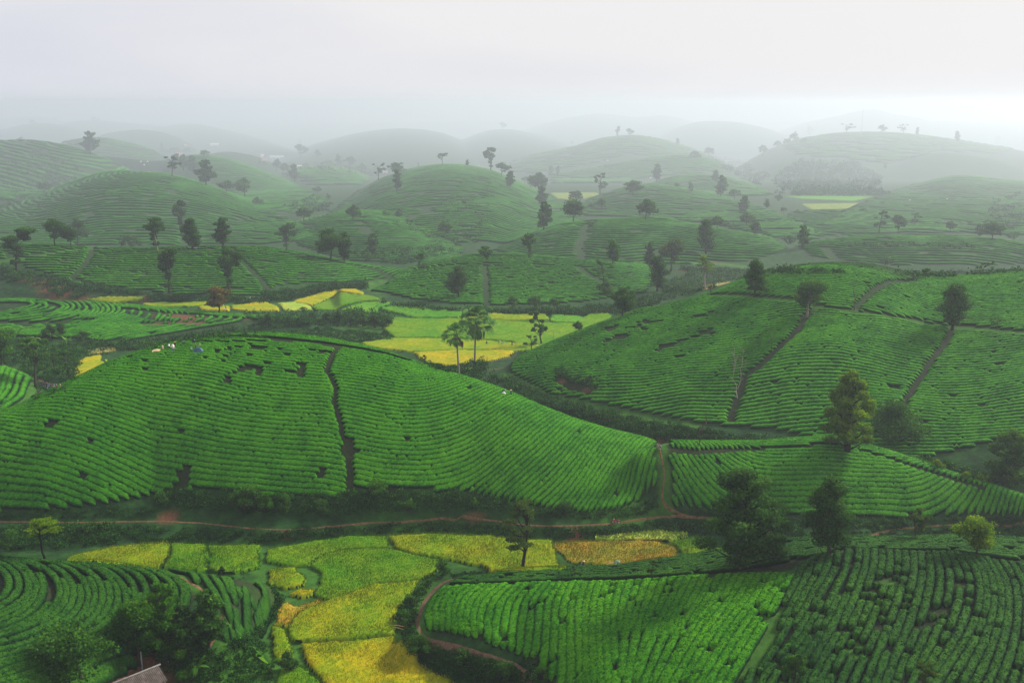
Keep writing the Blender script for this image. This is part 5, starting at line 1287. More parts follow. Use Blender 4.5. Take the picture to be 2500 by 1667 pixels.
Z = [
 ([(370,1196),(480,1200),(620,1215),(640,1240),(560,1250),(400,1235)], 120, 1.3, 1.5, 0, .30),
 ([(600,1215),(800,1205),(1000,1195),(1190,1215),(1300,1235),(1290,1255),(1150,1245),(900,1250),(700,1258),(600,1250)], 330, 1.2, 1.4, 0, .30),
 ([(1300,1240),(1440,1250),(1560,1240),(1600,1205),(1610,1230),(1590,1255),(1440,1268),(1300,1262)], 110, .9, .8, 0, .26),
 ([(0,1250),(280,1235),(380,1240),(350,1262),(0,1268)], 70, .8, .5, -.05, .26),
 ([(0,1285),(200,1285),(330,1280),(620,1298),(900,1285),(1100,1272),(1250,1288),(1330,1295),(1330,1312),(1200,1306),(1000,1300),(800,1310),(640,1328),(400,1322),(200,1332),(0,1340)], 420, 1.0, .8, -.06, .28),
 ([(40,1290),(290,1282),(280,1320),(160,1340),(30,1340)], 110, 1.4, 1.3, 0, .30),
 ([(1330,1292),(1500,1288),(1620,1270),(1740,1275),(1860,1300),(1800,1310),(1700,1298),(1560,1300),(1440,1312),(1330,1312)], 220, 1.0, .8, -.04, .28),
 ([(1640,1240),(1850,1262),(2154,1270),(2500,1258),(2500,1272),(2265,1278),(2120,1300),(1960,1316),(1860,1285),(1720,1258)], 330, 1.0, .9, 0, .28),
 ([(2130,1312),(2190,1296),(2300,1288),(2500,1284),(2500,1310),(2330,1302)], 110, 1.0, .8, -.05, .28),
 ([(1020,1425),(1060,1420),(1045,1445),(1025,1470),(1012,1500),(1008,1535),(1020,1560),(1060,1580),(1140,1596),(1210,1615),(1280,1650),(1280,1667),(1130,1667),(1050,1625),(1000,1590),(968,1555),(975,1500),(1000,1455)], 330, .9, 1.0, -.06, .24),
 ([(1080,1392),(1240,1398),(1400,1388),(1380,1396),(1240,1404),(1110,1412)], 60, .6, .6, -.02, .22),
 ([(1130,1600),(1250,1625),(1310,1600),(1330,1667),(1300,1700),(1260,1660)], 60, .7, .6, -.04, .22),
 ([(660,1425),(690,1462),(680,1500),(650,1530),(610,1570),(560,1590),(560,1575),(620,1545),(655,1500),(670,1462)], 90, .8, 1.0, -.02, .26),
 ([(480,1590),(560,1585),(640,1560),(660,1600),(670,1640),(660,1700),(420,1700),(440,1640)], 260, .7, .6, .12, .24),
 ([(390,1560),(470,1560),(500,1600),(440,1640),(380,1640)], 90, .9, 1.1, 0, .26),
 ([(1080,900),(1140,890),(1190,910),(1240,925),(1300,955),(1400,990),(1500,1020),(1640,1050),(1760,1060),(1760,1078),(1600,1072),(1500,1050),(1400,1020),(1300,985),(1200,935)], 330, 1.5, 1.5, -.02, .42),
 ([(1400,985),(1560,1025),(1800,1065),(1900,1068),(1900,1078),(1740,1078),(1560,1050),(1420,1010)], 170, 1.4, 1.3, 0, .42),
 ([(1350,900),(1380,905),(1430,920),(1470,935),(1450,950),(1400,935),(1360,918)], 70, 1.2, 1.2, .1, .38),
 ([(920,740),(1000,748),(1100,757),(1240,762),(1400,757),(1500,745),(1560,735),(1600,720),(1620,735),(1560,760),(1400,772),(1240,765),(1100,762),(960,748)], 420, 2.3, 2.4, -.02, .6),
 ([(1540,735),(1600,720),(1660,705),(1740,690),(1760,700),(1700,716),(1640,730),(1590,748),(1560,757)], 150, 1.6, 1.8, .02, .5),
 ([(1600,700),(1680,670),(1760,660),(1830,668),(1780,690),(1700,700),(1640,715)], 220, 2.2, 1.8, .06, .6),
 ([(1640,655),(1900,660),(2050,665),(2080,668),(1900,672),(1780,665),(1700,668)], 160, 2., 1.6, .04, .6),
 ([(2180,672),(2350,664),(2500,658),(2500,668),(2380,676),(2290,682)], 130, 2.4, 1.8, 0, .65),
 ([(640,715),(720,712),(770,700),(830,690),(900,695),(890,706),(820,708),(760,716),(700,735),(640,738)], 200, 2.2, 2.2, 0, .6),
 ([(350,718),(480,722),(640,728),(660,745),(560,742),(480,738),(350,735)], 160, 1.8, 1.5, -.03, .5),
 ([(0,650),(60,660),(140,680),(200,700),(210,730),(150,730),(100,700),(40,690),(0,690)], 170, 1.9, 2., 0, .55),
 ([(130,670),(190,690),(260,700),(350,712),(340,722),(240,716),(190,712)], 100, 2., 2., 0, .55),
 ([(200,836),(300,838),(440,822),(560,804),(700,782),(830,780),(955,785),(950,800),(860,797),(700,800),(560,820),(440,842),(320,858),(220,858)], 330, 1.5, 2.0, .02, .5),
 ([(600,770),(700,775),(900,765),(955,775),(950,798),(900,792),(780,792),(640,795)], 170, 2.2, 3.2, -.04, .6),
 ([(300,850),(450,835),(620,812),(800,802),(950,815),(960,835),(860,838),(700,820),(500,835),(360,862)], 360, 1.2, .9, .06, .45),
 ([(0,830),(60,830),(180,840),(260,862),(200,880),(190,930),(120,935),(80,925),(40,900),(0,890)], 280, 1.7, 1.7, .08, .45),
 ([(90,945),(130,955),(150,945),(170,935),(200,925),(140,965),(100,975),(60,995),(85,965)], 60, .8, .7, .02, .32),
 ([(1010,880),(1060,893),(1120,900),(1150,905),(1190,935),(1120,920),(1060,905)], 110, 1.1, 1.6, 0, .38),
 ([(1120,895),(1180,885),(1190,905),(1140,915)], 60, 1.8, 2.4, -.03, .45),
 ([(840,618),(960,610),(1060,600),(1120,618),(1080,628),(980,645),(900,640)], 150, 2.6, 2.4, 0, .8),
 ([(960,520),(1020,540),(1080,572),(1130,606),(1080,600),(1020,575),(950,545)], 130, 1.8, 1.2, .12, .7),
 ([(1080,480),(1180,490),(1200,560),(1180,600),(1090,590),(1060,540),(1070,500)], 150, 2.2, 1.6, .05, .8),
 ([(690,505),(770,480),(810,500),(790,520),(720,522)], 70, 2.6, 2.4, 0, 1.),
 ([(0,375),(90,360),(170,385),(200,420),(180,450),(60,500),(0,510)], 420, 2.6, 1.8, -.02, .7),
 ([(1950,395),(2080,398),(2150,430),(2140,470),(2000,475),(1920,470),(1880,440)], 420, 4.0, 4.0, -.05, 1.3),
 ([(1870,470),(2150,470),(2180,478),(1950,478)], 90, 3.1, 3.0, -.05, 1.1),
 ([(1720,380),(1800,390),(1880,430),(1850,455),(1760,410)], 120, 3.5, 3.0, -.03, 1.1),
 ([(620,400),(700,398),(900,415),(1000,420),(900,430),(700,415)], 120, 3.5, 3.0, -.02, 1.1),
 ([(2060,605),(2200,608),(2400,610),(2380,600),(2140,598)], 60, 2., 2., 0, .8),
 ([(2430,490),(2500,470),(2500,560),(2390,575)], 90, 3., 3., .02, .9),
 ([(2190,1120),(2300,1150),(2440,1180),(2440,1165),(2330,1135),(2230,1110)], 60, 1.1, 1.2, .18, .32),
 ([(1240,585),(1500,600),(1640,640),(1500,650),(1300,640)], 20, 1.6, 1., .1, .6),
]
parts = [scrub_zone(p, n, s, h, tb, lf, 50 if lf < .5 else 34, seed=200 + i) for i, (p, n, s, h, tb, lf) in enumerate(Z)]
V, f, at = join(parts)
LM['scrub'] = leafmat('leaf_scrub', (.004, .020, .004), (.026, .105, .010), trans=.2, hi=(.09, .24, .02))
obj('undergrowth', mesh('undergrowth', V, f, at, smooth=False), LM['scrub'], kind='stuff', label='tangled scrub on the banks and valley edges', category='undergrowth')
print('scrub faces', len(f[0]))
# ---------------------------------------------------------------- bushes one can tell apart
BUSH = [
 (600,1252,76,82,'dome','mid','biggest leafy bush at the foot of the big central hill'),
 (647,1250,50,42,'dome','bright','pale leaved bush right of the biggest one under the central hill'),
 (697,1252,50,40,'dome','mid','long leaved bush third along the bank under the central hill'),
 (788,1256,42,48,'dome','dark','round dark bush on the bank below the tea path'),
 (917,1222,52,48,'round','bright','bright leafy shrub at the lowest tea row right of the tea path'),
 (1000,1246,36,40,'dome','mid','bush on the bank right of the bright shrub'),
 (1160,1246,34,32,'dome','mid','bush below the right end of the bank scrub'),
 (1378,1258,44,40,'dome','dark','dark bush above the red motorbike'),
 (400,1228,36,50,'dome','mid','bush above the bare red earth patch'),
 (28,1338,50,60,'dome','mid','clump of shrubs left of the umbrella shaped tree'),
 (215,1302,34,56,'dome','dark','shrub clump on the path bank right of the umbrella shaped tree'),
 (979,1520,36,40,'dome','mid','bush on the paddy edge left of the red path'),
 (1008,1482,34,38,'dome','dark','dark round bush beside the upper bend of the red path'),
 (1029,1450,24,30,'dome','bright','small bright bush beside the red path top'),
 (1046,1428,20,26,'dome','mid','smallest bush of the row by the red path'),
 (1020,1592,46,64,'dome','mid','large bush inside the bend of the red path'),
 (1131,1618,36,46,'dome','mid','bush below the lower red path'),
 (1228,1662,56,60,'dome','mid','bush at the bottom edge below the red path'),
 (1320,1660,40,40,'dome','bright','bright bush between the red path and the lowest hedges'),
 (517,1401,20,22,'dome','dark','left of two small shrubs at the edge of the green rice'),
 (544,1401,22,24,'dome','dark','right of two small shrubs at the edge of the green rice'),
 (596,1410,16,24,'umbrella','mid','little flat topped shrub by the small left tea plot'),
 (700,1640,50,52,'dome','dark','dark bush by the ditch at the bottom left'),
 (1306,752,36,44,'dome','mid','domed bush on the bank under the oval hill'),
 (1353,754,32,34,'dome','mid','smaller domed bush on the oval hill bank'),
 (1250,752,32,36,'dome','mid','left domed bush on the oval hill bank'),
 (800,790,34,26,'dome','dark','first of the dark shrubs lining the middle valley'),
 (828,792,36,26,'dome','dark','second dark shrub of the row lining the middle valley'),
 (858,794,34,28,'dome','dark','third dark shrub of the row lining the middle valley'),
 (886,797,36,26,'dome','dark','fourth dark shrub of the row lining the middle valley'),
 (915,800,38,30,'dome','dark','fifth dark shrub of the row lining the middle valley'),
 (942,802,34,32,'dome','dark','last and roundest dark shrub of the row in the middle valley'),
 (657,795,34,30,'dome','dark','dark round bush standing alone above the reeds'),
 (740,760,14,22,'dome','mid','shrub between the yellow rice and the reeds'),
 (2287,1146,26,44,'dome','lime','yellow green bush behind the right slope of the knoll'),
 (2355,1170,26,36,'dome','lime','left of the two yellow green bushes near the big right tree'),
 (2398,1180,28,38,'dome','lime','right of the two yellow green bushes near the big right tree'),
 (1038,895,28,30,'sparse','dark','small dark tree on the skyline left of the palms'),
 (445,1660,30,44,'dome','bright','leafy shrub right of the hut roof'),
 (1035,660,18,26,'dome','mid','bush at the left tip of the oval hill'),
]
for i, (x, y, h, w, k, m, lab) in enumerate(BUSH):
    tree(x, y, h, w, k, m, lab, name='bush' if k == 'dome' else 'shrub', cat='bush', seed=40 + i % 7, sink=.1)

# ---------------------------------------------------------------- palms
def on(px, Y, ytop=None):
    a, m = ray(px, 850); X = a * Y; g = float(ter(X, Y))
    return np.array([X, Y, g])
PALM_LEAF = leafmat('palm_leaf', (.015, .060, .012), (.08, .21, .03), trans=.35, hi=(.20, .36, .07))
PALM_DRY = leafmat('palm_dry', (.030, .018, .012), (.14, .080, .045), trans=.05)
def palm(P, Hh, R, label, seed, nl=30, ndry=26, lean=.0):
    rg = np.random.default_rng(seed)
    root = obj('palm_tree', None, None, loc=tuple(P - [0, 0, .3]), label=label, category='palm tree')
    z = np.linspace(0, Hh, 12); P_ = np.stack([lean * Hh * (z / Hh) ** 1.5, 0 * z, z], 1); top = P_[-1]
    V, f, _ = tube(P_, np.linspace(.34, .20, 12) * 1.1, 9); obj('trunk', mesh('trunk', V, f), BARK_PALE, root)
    def fan(o, az, el, L_, fr, dry):
        """petiole and pleated fan blade with drooping tips"""
        parts = []
        d = np.array([math.cos(az) * math.cos(el), math.sin(az) * math.cos(el), math.sin(el)])
        e_ = o + d * L_; V, f, a_ = tube(np.array([o, (o + e_) / 2 + [0, 0, .1], e_]), [.05, .04, .03], 4); parts.append((V, f, {'tint': np.full(len(V), .3)}))
        s_ = np.cross(d, [0, 0, 1.]); s_ /= np.linalg.norm(s_) + 1e-6
        for q in np.linspace(-1.25, 1.25, 17):
            dd = d * math.cos(q) + s_ * math.sin(q); w = np.cross(dd, np.cross(d, s_)); w = w / (np.linalg.norm(w) + 1e-6) * fr * .062
            t1 = e_ + dd * fr * .62 + [0, 0, -.04 * fr]; t2 = e_ + dd * fr * (.9 if not dry else .8) + [0, 0, -.38 * fr - rg.uniform(0, .2) * fr]
            V = np.array([e_ - w * .2, e_ + w * .2, t1 + w, t1 - w, t2]); tn = rg.uniform(.35, .85)
            parts.append((V, [np.array([[0, 1, 2, 3]]), np.array([[3, 2, 4]])], {'tint': np.array([tn * .8, tn * .8, tn, tn, tn * 1.1])}))
        return parts
    pr = []
    for i in range(nl):
        el = math.radians(85 - 110 * (i / nl) ** .9 + rg.uniform(-8, 8)); az = i * 2.4 + rg.uniform(-.2, .2)
        pr += fan(top, az, el, R * rg.uniform(.42, .58), R * rg.uniform(.48, .6), False)
    V, f, at = join(pr); obj('crown', mesh('crown', V, f, at, smooth=False), PALM_LEAF, root)
    pr = []
    for i in range(ndry):
        az = i * 2.4; r = rg.uniform(.25, .95) * R * .42
        o = top + np.array([math.cos(az) * r, math.sin(az) * r, -R * rg.uniform(.18, .4)])
        for q in range(16):
            a = rg.uniform(0, 6.28); w_ = rg.uniform(.06, .12); b = o + np.array([math.cos(a), math.sin(a), 0]) * .32 * rg.random()
            V = np.array([b + [w_, 0, 0], b - [w_, 0, 0], b + [rg.normal(0, .15), rg.normal(0, .15), -R * rg.uniform(.3, .48)]])
            pr.append((V, [np.array([[0, 1, 2]])], {'tint': np.full(3, rg.uniform(.2, 1))}))
        V, f, _ = tube(np.array([top, (top + o) / 2 + [0, 0, .25], o]), [.05, .04, .03], 4); pr.append((V, f, {'tint': np.full(len(V), .2)}))
    V, f, at = join(pr); obj('dead_fronds', mesh('dead_fronds', V, f, at, smooth=False), PALM_DRY, root)
Pb = hit(1159, 891); palm(Pb, CAMH - ray(1165, 789)[1] * Pb[1] - Pb[2], 7.2, 'taller fan palm with a brown skirt of dead leaves before the rice', 5, lean=.035)
Ps = on(1122, 303); palm(Ps, CAMH - ray(1116, 816)[1] * Ps[1] - Ps[2], 4.6, 'shorter fan palm left of the taller one', 6, nl=18, ndry=20, lean=-.04)

# ---------------------------------------------------------------- banana plants
def banana(px, py, hpx, label, seed, nl=9):
    rg = np.random.default_rng(seed); P = hit(px, py); zc = P[1] * cP - (P[2] - CAMH) * sP; Hh = hpx / F * zc * 1.1
    root = obj('banana_plant', None, None, loc=tuple(P - [0, 0, .1]), label=label, category='banana plant')
    V, f, _ = tube([(0, 0, 0), (.02, 0, Hh * .25), (0, .02, Hh * .5)], [.16, .13, .08], 7); obj('stem', mesh('stem', V, f), plain_ban, root)
    for i in range(nl):
        az = i * 2.2 + rg.uniform(-.3, .3); up = rg.uniform(.35, 1.2); L_ = Hh * rg.uniform(.55, .8); n = 9
        t = np.linspace(0, 1, n); r = L_ * t * (1 - .25 * up * t); z = Hh * .48 + L_ * (up * t - (.55 + .35 * (1.2 - up)) * t * t)
        c = np.stack([np.cos(az) * r, np.sin(az) * r, z], 1); s_ = np.array([-math.sin(az), math.cos(az), 0])
        w = L_ * .15 * np.sin(np.clip(t * 1.05 + .06, 0, 1) * math.pi) ** .7 + .01
        V = np.concatenate([c - s_ * w[:, None] - [0, 0, 1] * (w * .35)[:, None], c, c + s_ * w[:, None] - [0, 0, 1] * (w * .35)[:, None]])
        q = np.arange(n - 1); ff = np.concatenate([np.stack([q, q + n, q + n + 1, q + 1], 1), np.stack([q + n, q + 2 * n, q + 2 * n + 1, q + n + 1], 1)])
        obj('leaf', mesh('leaf', V, [ff], {'tint': np.full(3 * n, rg.uniform(.45, 1.))}), LM['bright'] if rg.random() < .5 else LM['mid'], root)
plain_ban = plain('banana_stem', (.06, .09, .03), .8)
for i, (x, y, h, l) in enumerate([(39,836,34,'leftmost banana plant below the curved left tea field'),(86,840,30,'second banana plant from the left below the curved tea field'),(124,832,24,'small banana plant third from the left below the curved tea field'),(163,842,24,'rightmost banana plant below the curved tea field'),
        (481,1650,50,'large banana plant right of the hut roof'),(658,1640,46,'banana plant at the ditch beside the bottom rice field'),(640,1610,28,'smaller banana plant above the one at the ditch'),(1143,912,20,'low banana plant in the thicket under the palms')]):
    banana(x, y, h, l, 300 + i)

# ---------------------------------------------------------------- people
def person_mesh(pose, fat=1.):
    """one continuous skinned figure, feet at the origin, facing +X"""
    if pose == 'stand':
        J = {'pel': (0, 0, .93), 'wa': (.01, 0, 1.08), 'ch': (.03, 0, 1.30), 'nk': (.05, 0, 1.45), 'hd': (.08, 0, 1.57), 'tp': (.08, 0, 1.66)}
        sh = (.04, .17, 1.38); el = (.14, .24, 1.14); wr = (.36, .20, 1.08); hp = (0, .09, .90); kn = (.03, .10, .50); an = (0, .10, .08); to = (.13, .11, .03)
    elif pose == 'bend':
        J = {'pel': (0, 0, .86), 'wa': (.12, 0, .96), 'ch': (.36, 0, 1.02), 'nk': (.50, 0, 1.03), 'hd': (.60, 0, 1.00), 'tp': (.68, 0, .97)}
        sh = (.40, .16, 1.0); el = (.46, .20, .74); wr = (.60, .14, .54); hp = (0, .10, .84); kn = (.12, .11, .46); an = (0, .11, .08); to = (.13, .12, .03)
    else:  # squat
        J = {'pel': (-.05, 0, .32), 'wa': (.0, 0, .46), 'ch': (.12, 0, .66), 'nk': (.17, 0, .80), 'hd': (.22, 0, .91), 'tp': (.23, 0, 1.0)}
        sh = (.13, .17, .74); el = (.28, .24, .56); wr = (.46, .14, .48); hp = (-.04, .10, .30); kn = (.34, .17, .48); an = (.10, .14, .08); to = (.24, .15, .03)
    vs, rs_, es = [], [], []
    def add(p, r, par=None):
        vs.append(p); rs_.append(r)
        if par is not None: es.append((par, len(vs) - 1))
        return len(vs) - 1
    pel = add(J['pel'], .14 * fat); wa = add(J['wa'], .125 * fat, pel); ch = add(J['ch'], .145 * fat, wa); nk = add(J['nk'], .055, ch); hd = add(J['hd'], .095, nk); add(J['tp'], .075, hd)
    for s in (1, -1):
        m = lambda p: (p[0], p[1] * s, p[2])
        a = add(m(sh), .06, ch); b = add(m(el), .042, a); c = add(m(wr), .028, b)
        w = np.array(m(wr)); d = w - np.array(m(el)); d /= np.linalg.norm(d); side = np.cross(d, [0, 0, 1.]); side /= np.linalg.norm(side) + 1e-6
        pm = add(tuple(w + d * .07), .024, c)
        for k, (o, l) in enumerate(((-.03, .055), (-.01, .07), (.01, .065), (.03, .05))):
            g = add(tuple(w + d * .10 + side * o), .009, pm); add(tuple(w + d * (.10 + l) + side * o + np.array([0, 0, -.02])), .007, g)
        g = add(tuple(w + d * .05 + side * .045 * s), .009, pm); add(tuple(w + d * .09 + side * .06 * s), .008, g)
        a = add(m(hp), .085 * fat, pel); b = add(m(kn), .06, a); c = add(m(an), .038, b); add(m(to), .032, c)
    me = bpy.data.meshes.new('body'); me.from_pydata(vs, es, [])
    o = bpy.data.objects.new('body', me); COL.objects.link(o)
    md = o.modifiers.new('skin', 'SKIN'); o.modifiers.new('sub', 'SUBSURF').levels = 1
    sv = me.skin_vertices[0].data if me.skin_vertices else None
    if sv is None:
        bpy.context.view_layer.update(); bmm = bpy.data.meshes  # skin layer is created by the modifier below
    for v, r in zip(me.skin_vertices[0].data, rs_): v.radius = (r, r)
    me.skin_vertices[0].data[0].use_root = True
    dg = bpy.context.evaluated_depsgraph_get(); nm = bpy.data.meshes.new_from_object(o.evaluated_get(dg))
    bpy.data.objects.remove(o); nm.name = 'body'
    return nm, J
def cloth_mat(name, top, low, zc):
    m, t, b = material(name, .9, .1)
    c = t.nodes.new('ShaderNodeTexCoord'); s = t.nodes.new('ShaderNodeSeparateXYZ'); t.links.new(c.outputs['Object'], s.inputs[0])
    r = ramp(t, [(0, low), (zc / 2, low), (zc / 2 + .01, top), (1, top)]); r.color_ramp.interpolation = 'CONSTANT'
    h = t.nodes.new('ShaderNodeMath'); h.operation = 'MULTIPLY'; h.inputs[1].default_value = .5
    t.links.new(s.outputs[2], h.inputs[0]); t.links.new(h.outputs[0], r.inputs[0]); t.links.new(r.outputs[0], b.inputs['Base Color'])
    return m
SKIN = plain('skin', (.34, .19, .12), .6, .1); HAIR = plain('hair', (.01, .009, .008), .6, .1); STRAW = plain('straw_hat', (.62, .42, .24), .8, .15)
BODY = {}
for ps in ('stand', 'bend', 'squat'):
    BODY[ps] = person_mesh(ps)
def lathe(prof, n=14):
    prof = np.array(prof); k = len(prof); th = np.linspace(0, 2 * math.pi, n, endpoint=False)
    V = np.stack([prof[:, None, 0] * np.cos(th), prof[:, None, 0] * np.sin(th), np.repeat(prof[:, 1:2], n, 1)], -1).reshape(-1, 3)
    i, j = np.meshgrid(np.arange(k - 1), np.arange(n), indexing='ij'); a = (i * n + j).ravel(); b = (i * n + (j + 1) % n).ravel()
    return V, [np.stack([a, b, b + n, a + n], 1)], {}
def bodyless_head(J, pose):
    """face over the skinned head: skull with nose, ears and eyes, and hair"""
    c = np.array(J['hd']) + [.01, 0, .02]; parts = []
    V, f, a = lathe([(0.001, -.115), (.045, -.10), (.07, -.05), (.082, .0), (.078, .05), (.05, .095), (.001, .11)], 12); V = V * [1.08, .92, 1] + c; parts.append((V, f, a))
    V, f, a = lathe([(.001, -.02), (.014, -.015), (.008, .02), (.001, .025)], 6); parts.append((V + c + [.088, 0, -.01], f, a))
    for s in (1, -1):
        V, f, a = lathe([(.001, -.03), (.016, -.01), (.016, .015), (.001, .03)], 6); parts.append((V * [1, .5, 1] + c + [0, .078 * s, 0], f, a))
    return join(parts)
def person(px, py, pose, face, top, low, hat, label, group=None, dz=0., scale=1.0, Y=None, sackc=None):
    P = on(px, Y) if Y else hit(px, py)
    root = obj('person', None, None, loc=(P[0], P[1], P[2] + dz), label=label, category='person', group=group)
    root.rotation_euler = (0, 0, face); root.scale = (scale,) * 3
    me, J = BODY[pose]; me = me.copy()
    zc = {'stand': .95, 'bend': .84, 'squat': .36}[pose]
    obj('body', me, cloth_mat('clothes', top, low, zc), root)
    V, f, _ = bodyless_head(J, pose); obj('head', mesh('head', V, f), SKIN, root)
    c = np.array(J['hd']) + [0, 0, .03]
    if hat == 'cone':
        V, f, _ = lathe([(.26, -.005), (.25, .012), (.14, .085), (.02, .155), (.001, .16)], 18); obj('conical_hat', mesh('conical_hat', V + c + [0, 0, .05], f), STRAW, root)
    elif hat:
        V, f, _ = lathe([(.10, .0), (.10, .04), (.08, .09), (.001, .11)], 12); W_ = V + c + [0, 0, .02]; V2, f2, _ = lathe([(.09, 0), (.15, -.01), (.15, .0), (.09, .012)], 12)
        V, f, _ = join([(W_, f, {}), (V2 * [1, .8, 1] + c + [.05, 0, .02], f2, {})]); obj('cap', mesh('cap', V, f), plain('cap_cloth', hat, .8, .1), root)
    else:
        V, f, _ = lathe([(.088, -.03), (.092, .03), (.075, .09), (.001, .115)], 12); obj('hair', mesh('hair', V + c + [-.012, 0, 0], f), HAIR, root)
    return P
GP = 'tea pickers on the central hill'
person(414, 855, 'stand', 2.6, (.75,.74,.78), (.05,.05,.08), None, 'person in a white shirt standing among the hedges on the central hill', GP)
person(428, 851, 'stand', -1.2, (.05,.025,.035), (.03,.03,.03), (.75,.30,.06), 'person with an orange hat and dark clothes picking tea', GP)
person(421, 860, 'bend', .4, (.42,.36,.28), (.04,.10,.45), (.3,.25,.2), 'person bending under a cream sack, in blue boots', GP)
person(398, 858, 'squat', 2., (.45,.30,.25), (.05,.05,.05), 'cone', 'person with a straw hat crouching beside the tan sheet', GP, dz=.3)
person(445, 846, 'bend', .2, (.16,.12,.18), (.04,.04,.05), (.20,.16,.22), 'person in dull purple bending over the tea', GP, dz=.3)
person(469, 843, 'bend', .1, (.02,.02,.03), (.04,.04,.05), (.5,.5,.52), 'person in black with a pale hat bending near the crest', GP, dz=.3)
person(467, 862, 'stand', .5, (.42,.38,.40), (.05,.05,.06), (.02,.25,.12), 'person with a green cap and pale shirt beside the blue sheet', GP, scale=.95)
person(479, 855, 'stand', 3., (.10,.06,.05), (.06,.05,.05), (.42,.12,.16), 'person in brown with a reddish cap behind the blue sheet', GP)
person(489, 854, 'stand', 3.4, (.30,.30,.14), (.05,.10,.12), (.25,.22,.14), 'person with a khaki cap at the right of the blue sheet', GP)
person(1227, 965, 'bend', .5, (.02,.04,.04), (.03,.03,.03), (.35,.34,.42), 'person in black with a grey cap picking on the right flank', GP, dz=.3)
person(1248, 969, 'stand', 2.4, (.01,.06,.12), (.02,.03,.05), 'cone', 'person in blue with a straw hat on the right flank of the central hill', GP)
GR = 'harvesters in the golden rice'
person(1187, 843, 'squat', .4, (.02,.03,.08), (.02,.02,.03), None, 'leftmost harvester crouching in the rice behind the palms', GR, dz=.5, scale=1.15)
person(1216, 843, 'bend', 0, (.08,.07,.10), (.03,.03,.05), 'cone', 'harvester with a pale hat bending in the rice', GR, dz=.4, scale=1.15)
person(1225, 845, 'bend', .2, (.12,.18,.42), (.05,.06,.12), (.3,.35,.6), 'harvester in light blue bending in the rice', GR, dz=.4, scale=1.15)
person(1250, 847, 'stand', 1., (.05,.02,.05), (.04,.02,.03), None, 'rightmost harvester standing in dark red clothes', GR, dz=.2, scale=1.15)
person(529, 752, 'bend', .3, (.10,.07,.06), (.03,.03,.03), 'cone', 'harvester with a straw hat left of the orange tree trunk', GR, dz=.4, scale=1.2)
person(541, 755, 'bend', .3, (.10,.12,.14), (.03,.03,.04), 'cone', 'harvester with a straw hat right of the orange tree trunk', GR, dz=.4, scale=1.2)
person(552, 758, 'stand', 2.9, (.02,.03,.05), (.03,.03,.04), None, 'person in dark clothes beside a white sack in the yellow rice', GR, dz=.1, scale=1.2)
person(1422, 1384, 'squat', 0, (.12,.03,.14), (.03,.02,.04), 'cone', 'person in purple with a straw hat by the harvested rice', GR, dz=.3)
person(1312, 856, 'stand', 1., (.35,.14,.06), (.10,.05,.04), 'cone', 'person in orange at the nose of the dark right hill', None)
person(1140, 621, 'stand', 1., (.20,.05,.06), (.05,.05,.06), None, 'left of two people on the track behind the oval hill', None, scale=1.2)
person(1145, 621, 'stand', 1., (.12,.12,.16), (.05,.05,.06), None, 'right of two people on the track behind the oval hill', None, scale=1.2)

# ---------------------------------------------------------------- sheets and sacks
def cloth_heap(name, px, py, sx, sy, h, mat, label, cat, seed, rot=0, dz=0):
    rg = np.random.default_rng(seed); P = hit(px, py); n = 15
    u, v = np.meshgrid(np.linspace(-1, 1, n), np.linspace(-1, 1, n), indexing='ij')
    z = h * (np.exp(-(u * u + v * v) * 1.6) * .7 + .5 * vnoise(u * 2 + seed, v * 2, seed) * (1 - np.maximum(abs(u), abs(v)) ** 2)) + .03
    x = u * sx / 2 * (1 - .12 * v * v); y = v * sy / 2
    c, s = math.cos(rot), math.sin(rot); X = x * c - y * s + P[0]; Y = x * s + y * c + P[1]
    zt = ter(X, Y) + z + dz; V = np.stack([X, Y, zt], -1).reshape(-1, 3); Vb = V - [0, 0, .04]
    i, j = np.meshgrid(np.arange(n - 1), np.arange(n - 1), indexing='ij'); q = (i * n + j).ravel(); f = np.stack([q, q + n, q + n + 1, q + 1], 1)
    V = np.concatenate([V, Vb]); k = n * n
    bd = [i_ * n for i_ in range(n)] + [(n - 1) * n + j_ for j_ in range(1, n)] + [i_ * n + n - 1 for i_ in range(n - 2, -1, -1)] + [j_ for j_ in range(n - 2, 0, -1)]
    e_ = np.array([[a, b, b + k, a + k] for a, b in zip(bd, bd[1:] + bd[:1])])
    obj(name, mesh(name, V, [f, f[:, ::-1] + k, e_]), mat, label=label, category=cat)
M_BLUE = plain('blue_sheet', (.02, .075, .11), .5, .5, 1.2); M_TAN = plain('tan_sheet', (.50, .36, .20), .7, .2); M_SACK = plain('sack', (.62, .55, .46), .8, .15); M_TEAL = plain('teal_sheet', (.12, .30, .30), .6, .3)
M_PALE = plain('pale_sack', (.72, .70, .70), .8, .1); M_STRAWH = plain('straw_heap', (.40, .24, .09), .9, .4)
cloth_heap('plastic_sheet', 484, 862, 2.6, 1.4, 1.2, M_BLUE, 'crumpled blue sheet heaped with tea leaves', 'sheet', 3, dz=.4)
cloth_heap('plastic_sheet', 382, 862, 1.9, 1.2, .25, M_TAN, 'tan sheet spread on the hedges at the left crest', 'sheet', 5, dz=.65)
cloth_heap('sack', 422, 855, .9, .7, .8, M_SACK, 'full cream sack on the bent picker back', 'sack', 7, dz=.8)
cloth_heap('sack', 1231, 966, .9, .5, .4, M_PALE, 'white sack at the hip of the picker in black', 'sack', 8, dz=.6)
cloth_heap('sack', 548, 758, 1.1, .8, 1.0, M_PALE, 'white sack standing in the yellow rice', 'sack', 9, dz=.4)
cloth_heap('plastic_sheet', 1507, 1378, 1.4, .8, .6, M_TEAL, 'teal sheet at the edge of the harvested rice', 'sheet', 11, dz=.3)
